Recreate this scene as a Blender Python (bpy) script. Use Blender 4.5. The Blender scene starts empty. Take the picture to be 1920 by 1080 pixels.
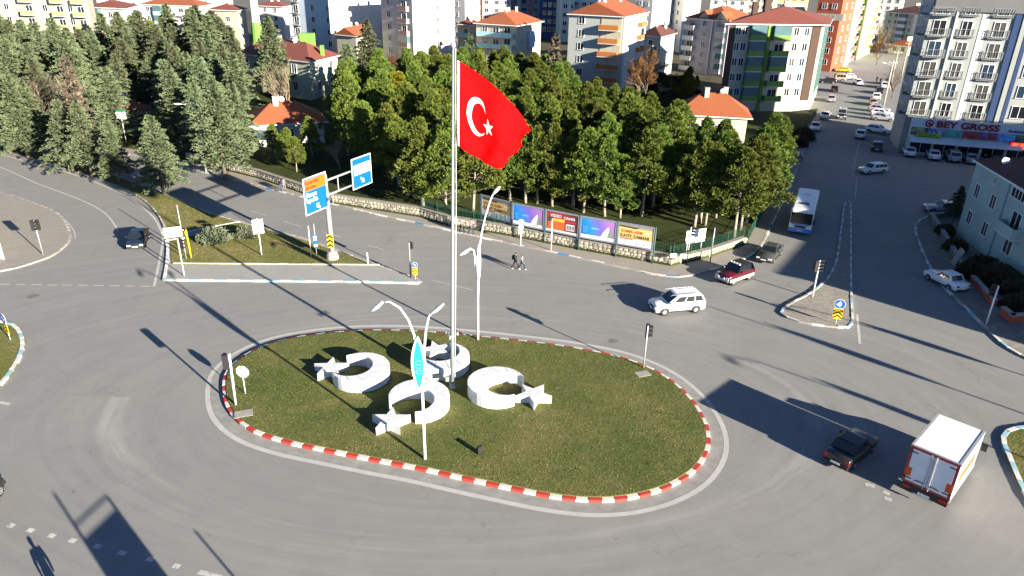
import bpy, bmesh, math, random
from mathutils import Vector, Matrix
R = math.radians
SC = bpy.context.scene
# ---------------------------------------------------------------- camera, sky, sun, exposure
cam_data = bpy.data.cameras.new('camera')
cam = bpy.data.objects.new('camera', cam_data); SC.collection.objects.link(cam)
cam_data.sensor_width = 36.0
cam_data.lens = 36.0 * 1350.0 / 1920.0
cam_data.clip_end = 4000
cam.matrix_world = (Matrix.Translation((0, 0, 26.5)) @ Matrix.Rotation(R(90 - 24.33), 4, 'X') @ Matrix.Rotation(R(1.1), 4, 'Z'))
SC.camera = cam
SUN_EL, SUN_AZ = R(14.6), R(46.0)      # the sun stands behind the camera, to the right
world = bpy.data.worlds.new('World'); SC.world = world; world.use_nodes = True
nt = world.node_tree
sky = nt.nodes.new('ShaderNodeTexSky'); sky.sky_type = 'NISHITA'; sky.sun_disc = False
sky.sun_elevation = SUN_EL
sky.altitude = 1100; sky.dust_density = 0.2; sky.air_density = 0.5; sky.ozone_density = 3.0
bg = nt.nodes['Background']; bg.inputs['Strength'].default_value = 0.06
nt.links.new(sky.outputs[0], bg.inputs['Color'])
sd = Vector((math.sin(SUN_AZ) * math.cos(SUN_EL), -math.cos(SUN_AZ) * math.cos(SUN_EL), math.sin(SUN_EL)))
sky.sun_rotation = math.atan2(sd.x, sd.y)
sun_d = bpy.data.lights.new('sun', 'SUN'); sun_d.energy = 5.0; sun_d.angle = R(0.5); sun_d.color = (1.0, 0.905, 0.75)
sun = bpy.data.objects.new('sun', sun_d); SC.collection.objects.link(sun)
sun.rotation_euler = sd.to_track_quat('Z', 'Y').to_euler(); sun.location = sd * 200
SC.view_settings.view_transform = 'Standard'; SC.view_settings.look = 'None'
SC.view_settings.gamma = 1.0; SC.view_settings.use_curve_mapping = False
SC.view_settings.exposure = 1.92
SC.cycles.max_bounces = 5; SC.cycles.diffuse_bounces = 2; SC.cycles.glossy_bounces = 2; SC.cycles.transparent_max_bounces = 8

# ---------------------------------------------------------------- helpers
COL = SC.collection
MATS = {}
def srgb(r, g, b):
    f = lambda c: (c / 255 / 12.92) if c <= 10 else ((c / 255 + 0.055) / 1.055) ** 2.4
    return (f(r), f(g), f(b))
def mat(name, col, rough=0.7, var=0.12, scale=2.0, bump=0.0, bscale=30.0, metal=0.0, rnd=0.0, emit=None, spec=0.4, coat=0.0, trans=0.0):
    if name in MATS: return MATS[name]
    m = bpy.data.materials.new(name); m.use_nodes = True; MATS[name] = m
    t = m.node_tree; n = t.nodes; p = n['Principled BSDF']
    p.inputs['Roughness'].default_value = rough; p.inputs['Metallic'].default_value = metal
    p.inputs['Specular IOR Level'].default_value = spec
    p.inputs['Coat Weight'].default_value = coat
    tc = n.new('ShaderNodeTexCoord')
    nz = n.new('ShaderNodeTexNoise'); nz.inputs['Scale'].default_value = scale; nz.inputs['Detail'].default_value = 6; nz.inputs['Roughness'].default_value = 0.65
    t.links.new(tc.outputs['Object'], nz.inputs['Vector'])
    mp = n.new('ShaderNodeMapRange'); mp.inputs[1].default_value = 0.3; mp.inputs[2].default_value = 0.7
    mp.inputs[3].default_value = 1 - var; mp.inputs[4].default_value = 1 + var
    t.links.new(nz.outputs['Fac'], mp.inputs[0])
    hs = n.new('ShaderNodeHueSaturation'); hs.inputs['Color'].default_value = (*col, 1)
    t.links.new(mp.outputs[0], hs.inputs['Value'])
    if rnd:
        oi = n.new('ShaderNodeObjectInfo')
        m2 = n.new('ShaderNodeMapRange'); m2.inputs[3].default_value = 1 - rnd; m2.inputs[4].default_value = 1 + rnd
        t.links.new(oi.outputs['Random'], m2.inputs[0])
        mu = n.new('ShaderNodeMath'); mu.operation = 'MULTIPLY'
        t.links.new(mp.outputs[0], mu.inputs[0]); t.links.new(m2.outputs[0], mu.inputs[1]); t.links.new(mu.outputs[0], hs.inputs['Value'])
    t.links.new(hs.outputs[0], p.inputs['Base Color'])
    if bump:
        n2 = n.new('ShaderNodeTexNoise'); n2.inputs['Scale'].default_value = bscale; n2.inputs['Detail'].default_value = 3
        t.links.new(tc.outputs['Object'], n2.inputs['Vector'])
        b = n.new('ShaderNodeBump'); b.inputs['Strength'].default_value = bump; b.inputs['Distance'].default_value = 0.03
        t.links.new(n2.outputs['Fac'], b.inputs['Height']); t.links.new(b.outputs[0], p.inputs['Normal'])
    if emit:
        p.inputs['Emission Color'].default_value = (*emit[0], 1); p.inputs['Emission Strength'].default_value = emit[1]
    return m
def paint(name, col, **k): return mat('paint_' + name, col, rough=0.28, var=0.04, scale=1.5, spec=0.5, coat=0.5, **k)

class MB:
    """collects faces (with a material slot each) into one mesh"""
    def __init__(s): s.v = []; s.f = []; s.m = []; s.slots = []
    def slot(s, m):
        if m not in s.slots: s.slots.append(m)
        return s.slots.index(m)
    def add(s, vs, fs, m):
        o = len(s.v); k = s.slot(m); s.v.extend([tuple(p) for p in vs])
        for f in fs: s.f.append([i + o for i in f]); s.m.append(k)
        return s
    def box(s, x0, x1, y0, y1, z0, z1, m, M=None):
        vs = [(x, y, z) for z in (z0, z1) for y in (y0, y1) for x in (x0, x1)]
        if M is not None: vs = [M @ Vector(p) for p in vs]
        return s.add(vs, [(0, 2, 3, 1), (4, 5, 7, 6), (0, 1, 5, 4), (2, 6, 7, 3), (0, 4, 6, 2), (1, 3, 7, 5)], m)
    def prism(s, pts, z0, z1, m, M=None, top=None, bottom=True):
        n = len(pts); vs = [(p[0], p[1], z0) for p in pts] + [(p[0], p[1], z1) for p in pts]
        if M is not None: vs = [M @ Vector(p) for p in vs]
        fs = [(i, (i + 1) % n, (i + 1) % n + n, i + n) for i in range(n)]
        s.add(vs, fs, m)
        o = len(s.v) - 2 * n; k = s.slot(top or m); k0 = s.slot(m)
        s.f.append([o + n + i for i in range(n)]); s.m.append(k)
        if bottom: s.f.append([o + n - 1 - i for i in range(n)]); s.m.append(k0)
        return s
    def tube(s, pts, rad, m, seg=8, caps=True):
        pts = [Vector(p) for p in pts]; n = len(pts)
        rad = rad if isinstance(rad, (list, tuple)) else [rad] * n
        vs = []; up = Vector((0.123, 0.456, 0.88)).normalized(); a = None
        for i, p in enumerate(pts):
            d = (pts[min(i + 1, n - 1)] - pts[max(i - 1, 0)]).normalized()
            a = d.cross(up).normalized() if a is None else (a - d * a.dot(d)).normalized()
            b = d.cross(a)
            for k in range(seg):
                t = 2 * math.pi * k / seg
                vs.append(p + (a * math.cos(t) + b * math.sin(t)) * rad[i])
        fs = [(i * seg + k, i * seg + (k + 1) % seg, (i + 1) * seg + (k + 1) % seg, (i + 1) * seg + k) for i in range(n - 1) for k in range(seg)]
        if caps: fs += [tuple(range(seg))[::-1], tuple((n - 1) * seg + k for k in range(seg))]
        return s.add(vs, fs, m)
    def loft(s, rings, m, closed=True, cap0=True, cap1=True):
        n = len(rings[0]); vs = [p for r in rings for p in r]; fs = []
        for i in range(len(rings) - 1):
            for k in range(n if closed else n - 1):
                fs.append((i * n + k, i * n + (k + 1) % n, (i + 1) * n + (k + 1) % n, (i + 1) * n + k))
        if cap0: fs.append(tuple(range(n))[::-1])
        if cap1: fs.append(tuple((len(rings) - 1) * n + k for k in range(n)))
        return s.add(vs, fs, m)
    def lathe(s, prof, m, seg=16, M=None):
        rings = []
        for r, z in prof: rings.append([(r * math.cos(2 * math.pi * k / seg), r * math.sin(2 * math.pi * k / seg), z) for k in range(seg)])
        if M is not None: rings = [[M @ Vector(p) for p in q] for q in rings]
        return s.loft(rings, m)
    def mesh(s, name, smooth=False):
        me = bpy.data.meshes.new(name); me.from_pydata(s.v, [], s.f)
        for m in s.slots: me.materials.append(m)
        me.polygons.foreach_set('material_index', s.m)
        if smooth: me.polygons.foreach_set('use_smooth', [True] * len(s.f))
        me.update()
        return me
    def build(s, name, parent=None, smooth=False, loc=None, rot=None):
        return link(name, s.mesh(name, smooth), parent, loc, rot)
def fixn(me):
    bm = bmesh.new(); bm.from_mesh(me); bmesh.ops.recalc_face_normals(bm, faces=bm.faces); bm.to_mesh(me); bm.free(); return me
def link(name, me, parent=None, loc=None, rot=None):
    o = bpy.data.objects.new(name, me); COL.objects.link(o)
    if parent: o.parent = parent
    if loc is not None: o.location = loc
    if rot is not None: o.rotation_euler = rot if isinstance(rot, (tuple, list)) else (0, 0, rot)
    return o
def tag(o, label=None, cat=None, group=None, kind=None):
    if label: o['label'] = label
    if cat: o['category'] = cat
    if group: o['group'] = group
    if kind: o['kind'] = kind
    return o
def thing(name, label, cat, loc=(0, 0, 0), rz=0.0, group=None):
    o = bpy.data.objects.new(name, None); COL.objects.link(o); o.empty_display_size = 0.3
    o.location = loc if len(loc) == 3 else (loc[0], loc[1], 0); o.rotation_euler = (0, 0, rz)
    return tag(o, label, cat, group)
def copy_tree(o, parent=None):
    c = o.copy(); COL.objects.link(c); c.parent = parent
    for ch in list(o.children): copy_tree(ch, c)
    return c
TEXT = {}
def text_mesh(s, size, m, ext=0.0, bold=0.0, shear=0.0, align='LEFT'):
    k = (s, size, m.name, ext, bold, shear, align)
    if k in TEXT: return TEXT[k]
    c = bpy.data.curves.new('t', 'FONT'); c.body = s; c.size = size; c.extrude = ext; c.offset = bold; c.shear = shear; c.align_x = align; c.resolution_u = 3
    o = bpy.data.objects.new('t', c); COL.objects.link(o)
    bpy.context.view_layer.update()
    me = bpy.data.meshes.new_from_object(o.evaluated_get(bpy.context.evaluated_depsgraph_get()))
    bpy.data.objects.remove(o); bpy.data.curves.remove(c)
    me.materials.clear(); me.materials.append(m); me.name = 'lettering'
    TEXT[k] = me
    return me
def catmull(pts, n=6, closed=False):
    out = []; N = len(pts)
    rng = range(N) if closed else range(N - 1)
    for i in rng:
        g = lambda k: Vector((*pts[k % N][:2], 0)) if closed else Vector((*pts[max(0, min(N - 1, k))][:2], 0))
        p0, p1, p2, p3 = g(i - 1), g(i), g(i + 1), g(i + 2)
        for j in range(n):
            t = j / n
            q = 0.5 * ((2 * p1) + (p2 - p0) * t + (2 * p0 - 5 * p1 + 4 * p2 - p3) * t * t + (3 * p1 - p0 - 3 * p2 + p3) * t ** 3)
            out.append((q.x, q.y))
    if not closed: out.append(tuple(pts[-1][:2]))
    return out
def resample(pts, step, closed=False):
    P = [Vector((p[0], p[1], 0)) for p in pts]
    if closed: P.append(P[0])
    d = [0]
    for a, b in zip(P, P[1:]): d.append(d[-1] + (b - a).length)
    n = max(1, round(d[-1] / step)); out = []; j = 0
    for i in range(n + (0 if closed else 1)):
        t = d[-1] * i / n
        while j < len(d) - 2 and d[j + 1] < t: j += 1
        k = (t - d[j]) / max(1e-9, d[j + 1] - d[j]); q = P[j].lerp(P[j + 1], k); out.append((q.x, q.y))
    return out
def offset(pts, d, closed=False):
    """moves a polyline sideways: positive d is to its left"""
    out = []; N = len(pts)
    for i in range(N):
        a = pts[(i - 1) % N] if closed else pts[max(0, i - 1)]; b = pts[(i + 1) % N] if closed else pts[min(N - 1, i + 1)]
        t = Vector((b[0] - a[0], b[1] - a[1])).normalized()
        out.append((pts[i][0] - t.y * d, pts[i][1] + t.x * d))
    return out
def area(p): return sum(p[i][0] * p[(i + 1) % len(p)][1] - p[(i + 1) % len(p)][0] * p[i][1] for i in range(len(p))) / 2
def ccw(p): return p if area(p) > 0 else p[::-1]
def inside(x, y, poly):
    c = False; j = len(poly) - 1
    for i in range(len(poly)):
        if (poly[i][1] > y) != (poly[j][1] > y) and x < (poly[j][0] - poly[i][0]) * (y - poly[i][1]) / (poly[j][1] - poly[i][1]) + poly[i][0]: c = not c
        j = i
    return c
def slab(name, poly, z0, z1, m, kind='structure', side=None):
    """a flat polygon with thickness, triangulated"""
    poly = ccw(poly)
    bm = bmesh.new()
    top = [bm.verts.new((p[0], p[1], z1)) for p in poly]
    bm.faces.new(top)
    if z1 - z0 > 0.02:
        bot = [bm.verts.new((p[0], p[1], z0)) for p in poly]; n = len(poly)
        for i in range(n): bm.faces.new((bot[i], bot[(i + 1) % n], top[(i + 1) % n], top[i])).material_index = 1
    bmesh.ops.triangulate(bm, faces=[f for f in bm.faces if len(f.verts) > 4])
    me = bpy.data.meshes.new(name); bm.to_mesh(me); bm.free()
    me.materials.append(m); me.materials.append(side or m)
    o = link(name, me); o['kind'] = kind
    return o
def ribbon(name, pts, w, z, m, parent, closed=False):
    a = offset(pts, w / 2, closed); b = offset(pts, -w / 2, closed); n = len(pts)
    vs = [(p[0], p[1], z) for p in a] + [(p[0], p[1], z) for p in b]
    fs = [(i, i + n, (i + 1) % n + n, (i + 1) % n) for i in range(n if closed else n - 1)]
    return MB().add(vs, fs, m).build(name, parent)
# ---------------------------------------------------------------- ground, roads, islands
def node_mat(name):
    m = bpy.data.materials.new(name); m.use_nodes = True; MATS[name] = m
    return m, m.node_tree, m.node_tree.nodes, m.node_tree.links, m.node_tree.nodes['Principled BSDF']
def noise(t, vec, scale, detail=5, rough=0.6, dist=0.0):
    n = t.nodes.new('ShaderNodeTexNoise'); n.inputs['Scale'].default_value = scale; n.inputs['Detail'].default_value = detail
    n.inputs['Roughness'].default_value = rough; n.inputs['Distortion'].default_value = dist
    if vec is not None: t.links.new(vec, n.inputs['Vector'])
    return n.outputs['Fac']
def ramp(t, fac, stops):
    r = t.nodes.new('ShaderNodeValToRGB'); e = r.color_ramp.elements
    while len(e) < len(stops): e.new(0.5)
    for k, (p, c) in enumerate(stops):
        e[k].position = p; e[k].color = (*c, 1) if len(c) == 3 else c
    t.links.new(fac, r.inputs[0]); return r.outputs[0]
def mixc(t, fac, a, b, mode='MIX'):
    n = t.nodes.new('ShaderNodeMix'); n.data_type = 'RGBA'; n.blend_type = mode
    if isinstance(fac, (int, float)): n.inputs[0].default_value = fac
    else: t.links.new(fac, n.inputs[0])
    for s, c in ((6, a), (7, b)):
        if isinstance(c, tuple): n.inputs[s].default_value = (*c, 1)
        else: t.links.new(c, n.inputs[s])
    return n.outputs[2]
def mth(t, op, a, b=None):
    n = t.nodes.new('ShaderNodeMath'); n.operation = op
    for k, v in enumerate((a, b)):
        if v is None: continue
        if isinstance(v, (int, float)): n.inputs[k].default_value = v
        else: t.links.new(v, n.inputs[k])
    return n.outputs[0]
def bumpn(t, h, p, strength=0.3, dist=0.02):
    b = t.nodes.new('ShaderNodeBump'); b.inputs['Strength'].default_value = strength; b.inputs['Distance'].default_value = dist
    t.links.new(h, b.inputs['Height']); t.links.new(b.outputs[0], p.inputs['Normal'])
CX, CY = -3.0, 40.0
def asphalt_mat():
    m, t, n, l, p = node_mat('asphalt')
    pos = n.new('ShaderNodeTexCoord').outputs['Object']
    sep = n.new('ShaderNodeSeparateXYZ'); l.new(pos, sep.inputs[0])
    dx = mth(t, 'SUBTRACT', sep.outputs[0], CX); dy = mth(t, 'MULTIPLY', mth(t, 'SUBTRACT', sep.outputs[1], CY), 1.75)
    r = mth(t, 'SQRT', mth(t, 'ADD', mth(t, 'MULTIPLY', dx, dx), mth(t, 'MULTIPLY', dy, dy)))
    ang = mth(t, 'ARCTAN2', dy, dx)
    comb = n.new('ShaderNodeCombineXYZ'); l.new(mth(t, 'MULTIPLY', r, 0.55), comb.inputs[0]); l.new(mth(t, 'MULTIPLY', ang, 0.9), comb.inputs[1])
    streak = noise(t, comb.outputs[0], 1.6, 6, 0.7)
    big = noise(t, pos, 0.03, 6, 0.62, 0.8); mid = noise(t, pos, 0.5, 6, 0.7); fine = noise(t, pos, 14.0, 4, 0.8); grit = noise(t, pos, 55.0, 2, 0.5)
    c = ramp(t, big, [(0.34, (0.178, 0.184, 0.180)), (0.5, (0.218, 0.221, 0.210)), (0.64, (0.285, 0.262, 0.226))])
    c = mixc(t, 0.58, c, ramp(t, streak, [(0.3, (0.160, 0.164, 0.160)), (0.7, (0.285, 0.280, 0.262))]))
    c = mixc(t, 0.3, c, ramp(t, mid, [(0.3, (0.17, 0.172, 0.167)), (0.7, (0.282, 0.276, 0.26))]))
    c = mixc(t, 0.22, c, ramp(t, fine, [(0.25, (0.13, 0.131, 0.128)), (0.75, (0.335, 0.33, 0.315))]))
    # pale ring of dust swept outwards by the turning traffic
    ringm = ramp(t, mth(t, 'DIVIDE', r, 60.0), [(0.345, (0, 0, 0)), (0.375, (1, 1, 1)), (0.40, (0.25, 0.25, 0.25)), (0.45, (0, 0, 0))])
    rn = ramp(t, noise(t, comb.outputs[0], 0.9, 7, 0.75), [(0.5, (0, 0, 0)), (0.66, (0.75, 0.75, 0.75))])
    c = mixc(t, mixc(t, 1.0, ringm, rn, 'MULTIPLY'), c, (0.35, 0.345, 0.325))
    # dark oil drips and tar patches
    spot = ramp(t, noise(t, pos, 1.9, 3, 0.5), [(0.73, (0, 0, 0)), (0.76, (0.6, 0.6, 0.6))])
    c = mixc(t, spot, c, (0.10, 0.096, 0.09))
    vor = n.new('ShaderNodeTexVoronoi'); vor.feature = 'DISTANCE_TO_EDGE'; vor.inputs['Scale'].default_value = 0.09
    wv = n.new('ShaderNodeVectorMath'); wv.operation = 'ADD'
    nv = n.new('ShaderNodeTexNoise'); nv.inputs['Scale'].default_value = 0.35; nv.inputs['Detail'].default_value = 6; l.new(pos, nv.inputs['Vector'])
    sv = n.new('ShaderNodeVectorMath'); sv.operation = 'SCALE'; sv.inputs['Scale'].default_value = 6.0; l.new(nv.outputs['Color'], sv.inputs[0])
    l.new(pos, wv.inputs[0]); l.new(sv.outputs[0], wv.inputs[1]); l.new(wv.outputs[0], vor.inputs['Vector'])
    crack = ramp(t, vor.outputs['Distance'], [(0.0, (0.45, 0.45, 0.45)), (0.0045, (0, 0, 0))])
    gate = ramp(t, noise(t, pos, 0.12, 3), [(0.44, (0, 0, 0)), (0.56, (1, 1, 1))])
    c = mixc(t, mixc(t, 1.0, crack, gate, 'MULTIPLY'), c, (0.11, 0.105, 0.10))
    l.new(c, p.inputs['Base Color']); p.inputs['Roughness'].default_value = 0.82; p.inputs['Specular IOR Level'].default_value = 0.3
    bumpn(t, mth(t, 'ADD', fine, grit), p, 0.25, 0.006)
    return m
def lawn_mat(name, a, b, c_):
    m, t, n, l, p = node_mat(name)
    pos = n.new('ShaderNodeTexCoord').outputs['Object']
    big = noise(t, pos, 0.22, 5, 0.65, 0.5); mid = noise(t, pos, 1.7, 6, 0.75); fine = noise(t, pos, 22, 4, 0.8)
    c = ramp(t, big, [(0.34, a), (0.52, b), (0.68, c_)])
    c = mixc(t, 0.45, c, ramp(t, mid, [(0.3, a), (0.5, b), (0.7, c_)]))
    c = mixc(t, 0.6, c, ramp(t, fine, [(0.3, (0.2, 0.2, 0.2)), (0.7, (0.7, 0.7, 0.66))]), 'OVERLAY')
    l.new(c, p.inputs['Base Color']); p.inputs['Roughness'].default_value = 0.95; p.inputs['Specular IOR Level'].default_value = 0.15
    bumpn(t, mth(t, 'ADD', fine, mid), p, 0.35, 0.05)
    return m
def paving_mat(name, c0, c1, sx=0.4, joint=(0.07, 0.065, 0.06)):
    m, t, n, l, p = node_mat(name)
    pos = n.new('ShaderNodeTexCoord').outputs['Object']
    br = n.new('ShaderNodeTexBrick'); br.inputs['Scale'].default_value = 1.0; br.inputs['Brick Width'].default_value = sx; br.inputs['Row Height'].default_value = sx * 0.5
    br.inputs['Mortar Size'].default_value = 0.012; br.inputs['Color1'].default_value = (*c0, 1); br.inputs['Color2'].default_value = (*c1, 1); br.inputs['Mortar'].default_value = (*joint, 1)
    l.new(pos, br.inputs['Vector'])
    c = mixc(t, 0.4, br.outputs['Color'], ramp(t, noise(t, pos, 0.6, 6, 0.7), [(0.3, c0), (0.7, c1)]))
    l.new(c, p.inputs['Base Color']); p.inputs['Roughness'].default_value = 0.85
    bumpn(t, br.outputs['Fac'], p, -0.3, 0.01)
    return m
def gravel_mat():
    m, t, n, l, p = node_mat('gravel')
    pos = n.new('ShaderNodeTexCoord').outputs['Object']
    v = n.new('ShaderNodeTexVoronoi'); v.inputs['Scale'].default_value = 9.0; l.new(pos, v.inputs['Vector'])
    c = ramp(t, noise(t, v.outputs['Position'], 3.0, 2), [(0.3, (0.16, 0.148, 0.125)), (0.7, (0.34, 0.32, 0.275))])
    c = mixc(t, 0.4, c, ramp(t, noise(t, pos, 0.7, 5), [(0.3, (0.2, 0.175, 0.14)), (0.7, (0.29, 0.265, 0.225))]))
    l.new(c, p.inputs['Base Color']); p.inputs['Roughness'].default_value = 0.95
    bumpn(t, v.outputs['Distance'], p, -0.8, 0.06)
    return m
ASPH = asphalt_mat()
LAWN = lawn_mat('lawn_soil', (0.068, 0.092, 0.025), (0.115, 0.125, 0.04), (0.21, 0.165, 0.075))
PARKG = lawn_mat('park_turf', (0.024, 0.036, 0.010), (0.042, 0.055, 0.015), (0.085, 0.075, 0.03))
PAVE = paving_mat('paving', (0.25, 0.23, 0.20), (0.31, 0.285, 0.245))
PAVE2 = paving_mat('paving_grey', (0.28, 0.275, 0.26), (0.33, 0.325, 0.305), 0.5)
GRAV = gravel_mat()
DIRT = mat('town_ground', (0.13, 0.115, 0.095), 0.95, 0.3, 0.08, 0.4, 1.0)
CONC = mat('concrete', (0.30, 0.29, 0.265), 0.85, 0.18, 1.5, 0.2, 12)
CONCD = mat('concrete_dark', (0.17, 0.16, 0.145), 0.9, 0.2, 1.2, 0.2, 12)
def worn(name, col, under=(0.26, 0.25, 0.23), amt=0.5):
    m, t, n, l, p = node_mat(name)
    pos = n.new('ShaderNodeTexCoord').outputs['Object']
    f = ramp(t, noise(t, pos, 5.0, 7, 0.75), [(amt, (0, 0, 0)), (amt + 0.12, (1, 1, 1))])
    c = mixc(t, f, col, under)
    c = mixc(t, 0.5, c, ramp(t, noise(t, pos, 0.8, 4), [(0.3, (0.7, 0.7, 0.7)), (0.7, (1, 1, 1))]), 'MULTIPLY')
    l.new(c, p.inputs['Base Color']); p.inputs['Roughness'].default_value = 0.7
    return m
K_WHITE = worn('kerb_white', (0.62, 0.61, 0.57), amt=0.6); K_RED = worn('kerb_red', (0.42, 0.045, 0.03), amt=0.64)
K_BLUE = worn('kerb_pale_blue', (0.30, 0.50, 0.56), amt=0.57); K_STONE = mat('kerb_stone', (0.33, 0.31, 0.27), 0.85, 0.2, 1.5, 0.2, 15, rnd=0.2)
K_DBLUE = worn('kerb_blue', (0.06, 0.22, 0.46), amt=0.62)
LINE = worn('road_paint', (0.52, 0.515, 0.49), (0.26, 0.255, 0.24), 0.5)
LINE2 = worn('road_paint_worn', (0.46, 0.45, 0.42), (0.24, 0.23, 0.21), 0.5)

tag(MB().add([(-2500, -600, -0.06), (2500, -600, -0.06), (2500, 4000, -0.06), (-2500, 4000, -0.06)], [(0, 1, 2, 3)], DIRT).build('ground'), kind='structure')
road = slab('road', [(-260, -40), (220, -40), (220, 120), (170, 330), (90, 330), (-260, 230)], -0.05, 0.0, ASPH)

rndk = random.Random(5)
def kerb(parent, pts, closed, mats, w=0.28, h=0.14, step=0.95, gap=0.015, z0=0.0, jit=0.012, smooth=6, name='kerb_stone', inward=1):
    """one stone after another along a line; inward=+1: the stones lie to the left of the line"""
    q = catmull(pts, smooth, closed) if smooth else pts
    a = resample(q, step, closed); n = len(a)
    b = offset(a, w * inward, closed)
    for i in range(n if closed else n - 1):
        j = (i + 1) % n
        A, B, C, D = (Vector((*p, 0)) for p in (a[i], a[j], b[j], b[i]))
        ga = (B - A).normalized() * gap; c0 = (A + B) / 2
        dz = rndk.uniform(-jit, jit); sh = (D - A).normalized() * rndk.uniform(-jit, jit)
        quad = [A + ga + sh, B - ga + sh, C - ga + sh, D + ga + sh]
        if area(quad) < 0: quad = quad[::-1]
        quad = [v - c0 for v in quad]; ins = [v * 0.94 for v in quad]
        m = mats(i) if callable(mats) else mats[i % len(mats)]
        vs = [(v.x, v.y, z0) for v in quad] + [(v.x, v.y, z0 + h + dz - 0.02) for v in quad] + [(v.x, v.y, z0 + h + dz) for v in ins]
        fs = [(k, (k + 1) % 4, (k + 1) % 4 + 4, k + 4) for k in range(4)] + [(k + 4, (k + 1) % 4 + 4, (k + 1) % 4 + 8, k + 8) for k in range(4)] + [(8, 9, 10, 11)]
        MB().add(vs, fs, m).build(name, parent, loc=c0)

# roundabout
RB = catmull([(-19.07, 40.52), (-19.83, 42.86), (-19.71, 44.69), (-18.86, 46.52), (-17.32, 47.98), (-14.77, 49.11), (-11.6, 49.77), (-8.29, 49.91), (-4.5, 49.53), (-0.33, 48.83), (3.73, 47.98), (7.24, 46.81), (9.41, 45.49), (11.02, 43.7), (12.04, 41.48), (12.5, 39.1), (12.46, 37.08), (11.91, 35.2), (10.78, 33.44), (9.3, 32.14), (7.51, 31.21), (5.7, 30.74), (3.97, 30.69), (1.96, 31.01), (-0.38, 31.64), (-2.78, 32.34), (-5.28, 33.1), (-7.83, 33.74), (-10.47, 34.46), (-13.21, 35.24), (-15.43, 36.19), (-16.99, 37.36), (-18.18, 38.79)], 4, True)
RB = ccw(RB)
RBI = offset(RB, 0.26, True)
isl = slab('roundabout_lawn', RBI, 0.0, 0.22, LAWN)
kerb(isl, RB, True, lambda i: (K_RED, K_WHITE)[i % 2], w=0.27, h=0.17, step=0.72, smooth=0)
ribbon('concrete_gutter', resample(offset(RB, -0.40, True), 0.7, True), 0.74, 0.004, mat('gutter', (0.245, 0.243, 0.228), 0.9, 0.2, 1.5), road, True)
ribbon('edge_line', resample(offset(RB, -0.95, True), 0.7, True), 0.32, 0.008, worn('edge_band', (0.46, 0.45, 0.42), (0.34, 0.33, 0.30), 0.55), road, True)

# long triangular island on the left, with the strip of cedars running away from it
TRI_LO = [(-31.24, 58.66), (-32.99, 63.23), (-35.12, 68.13), (-37.56, 72.84), (-40.36, 77.18), (-44.35, 82.15), (-49.63, 86.93), (-57.46, 92.61), (-68.02, 99.44), (-75.45, 103.89), (-92.52, 114.31)]
TRI_HI = [(-99.56, 123.86), (-79.54, 110.12), (-71.56, 105.19), (-64.2, 100.65), (-54.59, 93.88), (-45.34, 86.75), (-41.6, 83.83), (-34.99, 78.08), (-29.79, 74.69), (-22.34, 70.39), (-17.46, 66.84), (-12.43, 62.94), (-9.34, 60.67), (-8.24, 59.75), (-8.36, 59.15)]
TRI_BOT = [(-8.35, 59.03), (-12.48, 59.08), (-17.25, 58.97), (-22, 58.86), (-26.74, 58.75), (-31.24, 58.66)]
tri_poly = catmull(TRI_LO, 4) + catmull(TRI_HI, 4)
tri = slab('traffic_island', tri_poly, 0.0, 0.10, PAVE2)
tl_poly = [(-31.99, 62.23), (-34.8, 68.15), (-37.28, 72.86), (-40.06, 77.2), (-44.26, 82.36), (-49.62, 87.16), (-57.74, 93.12), (-68.38, 100.02), (-75.86, 104.51), (-91.72, 114.38), (-96.86, 121.42), (-78.64, 108.76), (-70.79, 103.93), (-63.53, 99.48), (-54.06, 92.85), (-44.93, 85.85), (-41.22, 82.99), (-34.7, 77.34), (-29.55, 74), (-22.16, 69.77), (-17.33, 66.26), (-13.83, 63.67), (-12.55, 62.8), (-23.17, 62.54)]
tlawn = slab('island_lawn', tl_poly, 0.0, 0.14, lawn_mat('island_turf', (0.10, 0.115, 0.03), (0.155, 0.15, 0.05), (0.23, 0.185, 0.085)))
kerb(tri, TRI_BOT, False, lambda i: (K_WHITE, K_BLUE)[i % 2] , step=1.15, w=0.3, h=0.15, inward=-1, smooth=1)
kerb(tri, TRI_LO, False, lambda i: K_STONE if i > 12 else K_WHITE, step=1.1, w=0.25, inward=-1)
kerb(tri, TRI_HI, False, lambda i: K_STONE, step=1.1, w=0.22, inward=-1)
kerb(tlawn, [(-31.95, 62.36), (-23.19, 62.6), (-12.58, 62.93)], False, (K_WHITE,), step=1.1, w=0.22, h=0.2, z0=0.0, smooth=1)
kerb(tlawn, [(-31.94, 72.82), (-29.85, 74.51)], False, (K_WHITE,), step=1.0, w=0.22, h=0.2, smooth=1)
kerb(tlawn, [(-34, 71.04), (-32.86, 72.09)], False, (K_WHITE,), step=1.0, w=0.22, h=0.2, smooth=1)
slab('footpath', [(-33.64, 69.77), (-34.21, 70.86), (-32.32, 72.46), (-31.35, 70.7)], 0.0, 0.147, PAVE2)

# median island on the right, loose gravel
MED = [(27.7, 52.22), (25.99, 52.06), (24.78, 52.29), (23.29, 52.99), (22.59, 54.04), (22.76, 54.95), (24.14, 56.48), (26.76, 58.81), (29.51, 62.17), (32.06, 66.54), (35.69, 74.43), (39.08, 81.99), (40.93, 85.84), (41.87, 87), (41.62, 85.46), (38.59, 78.13), (33.14, 65.21), (30.03, 57.72)]
MEDc = catmull(MED, 3, True)
med = slab('median_island', offset(ccw(MEDc), 0.15, True), 0.0, 0.11, GRAV)
kerb(med, ccw(MEDc), True, lambda i: (K_WHITE, K_STONE, K_WHITE, K_BLUE, K_STONE, K_WHITE, K_STONE)[i % 7], step=1.0, w=0.2, h=0.15, smooth=0)

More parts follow.
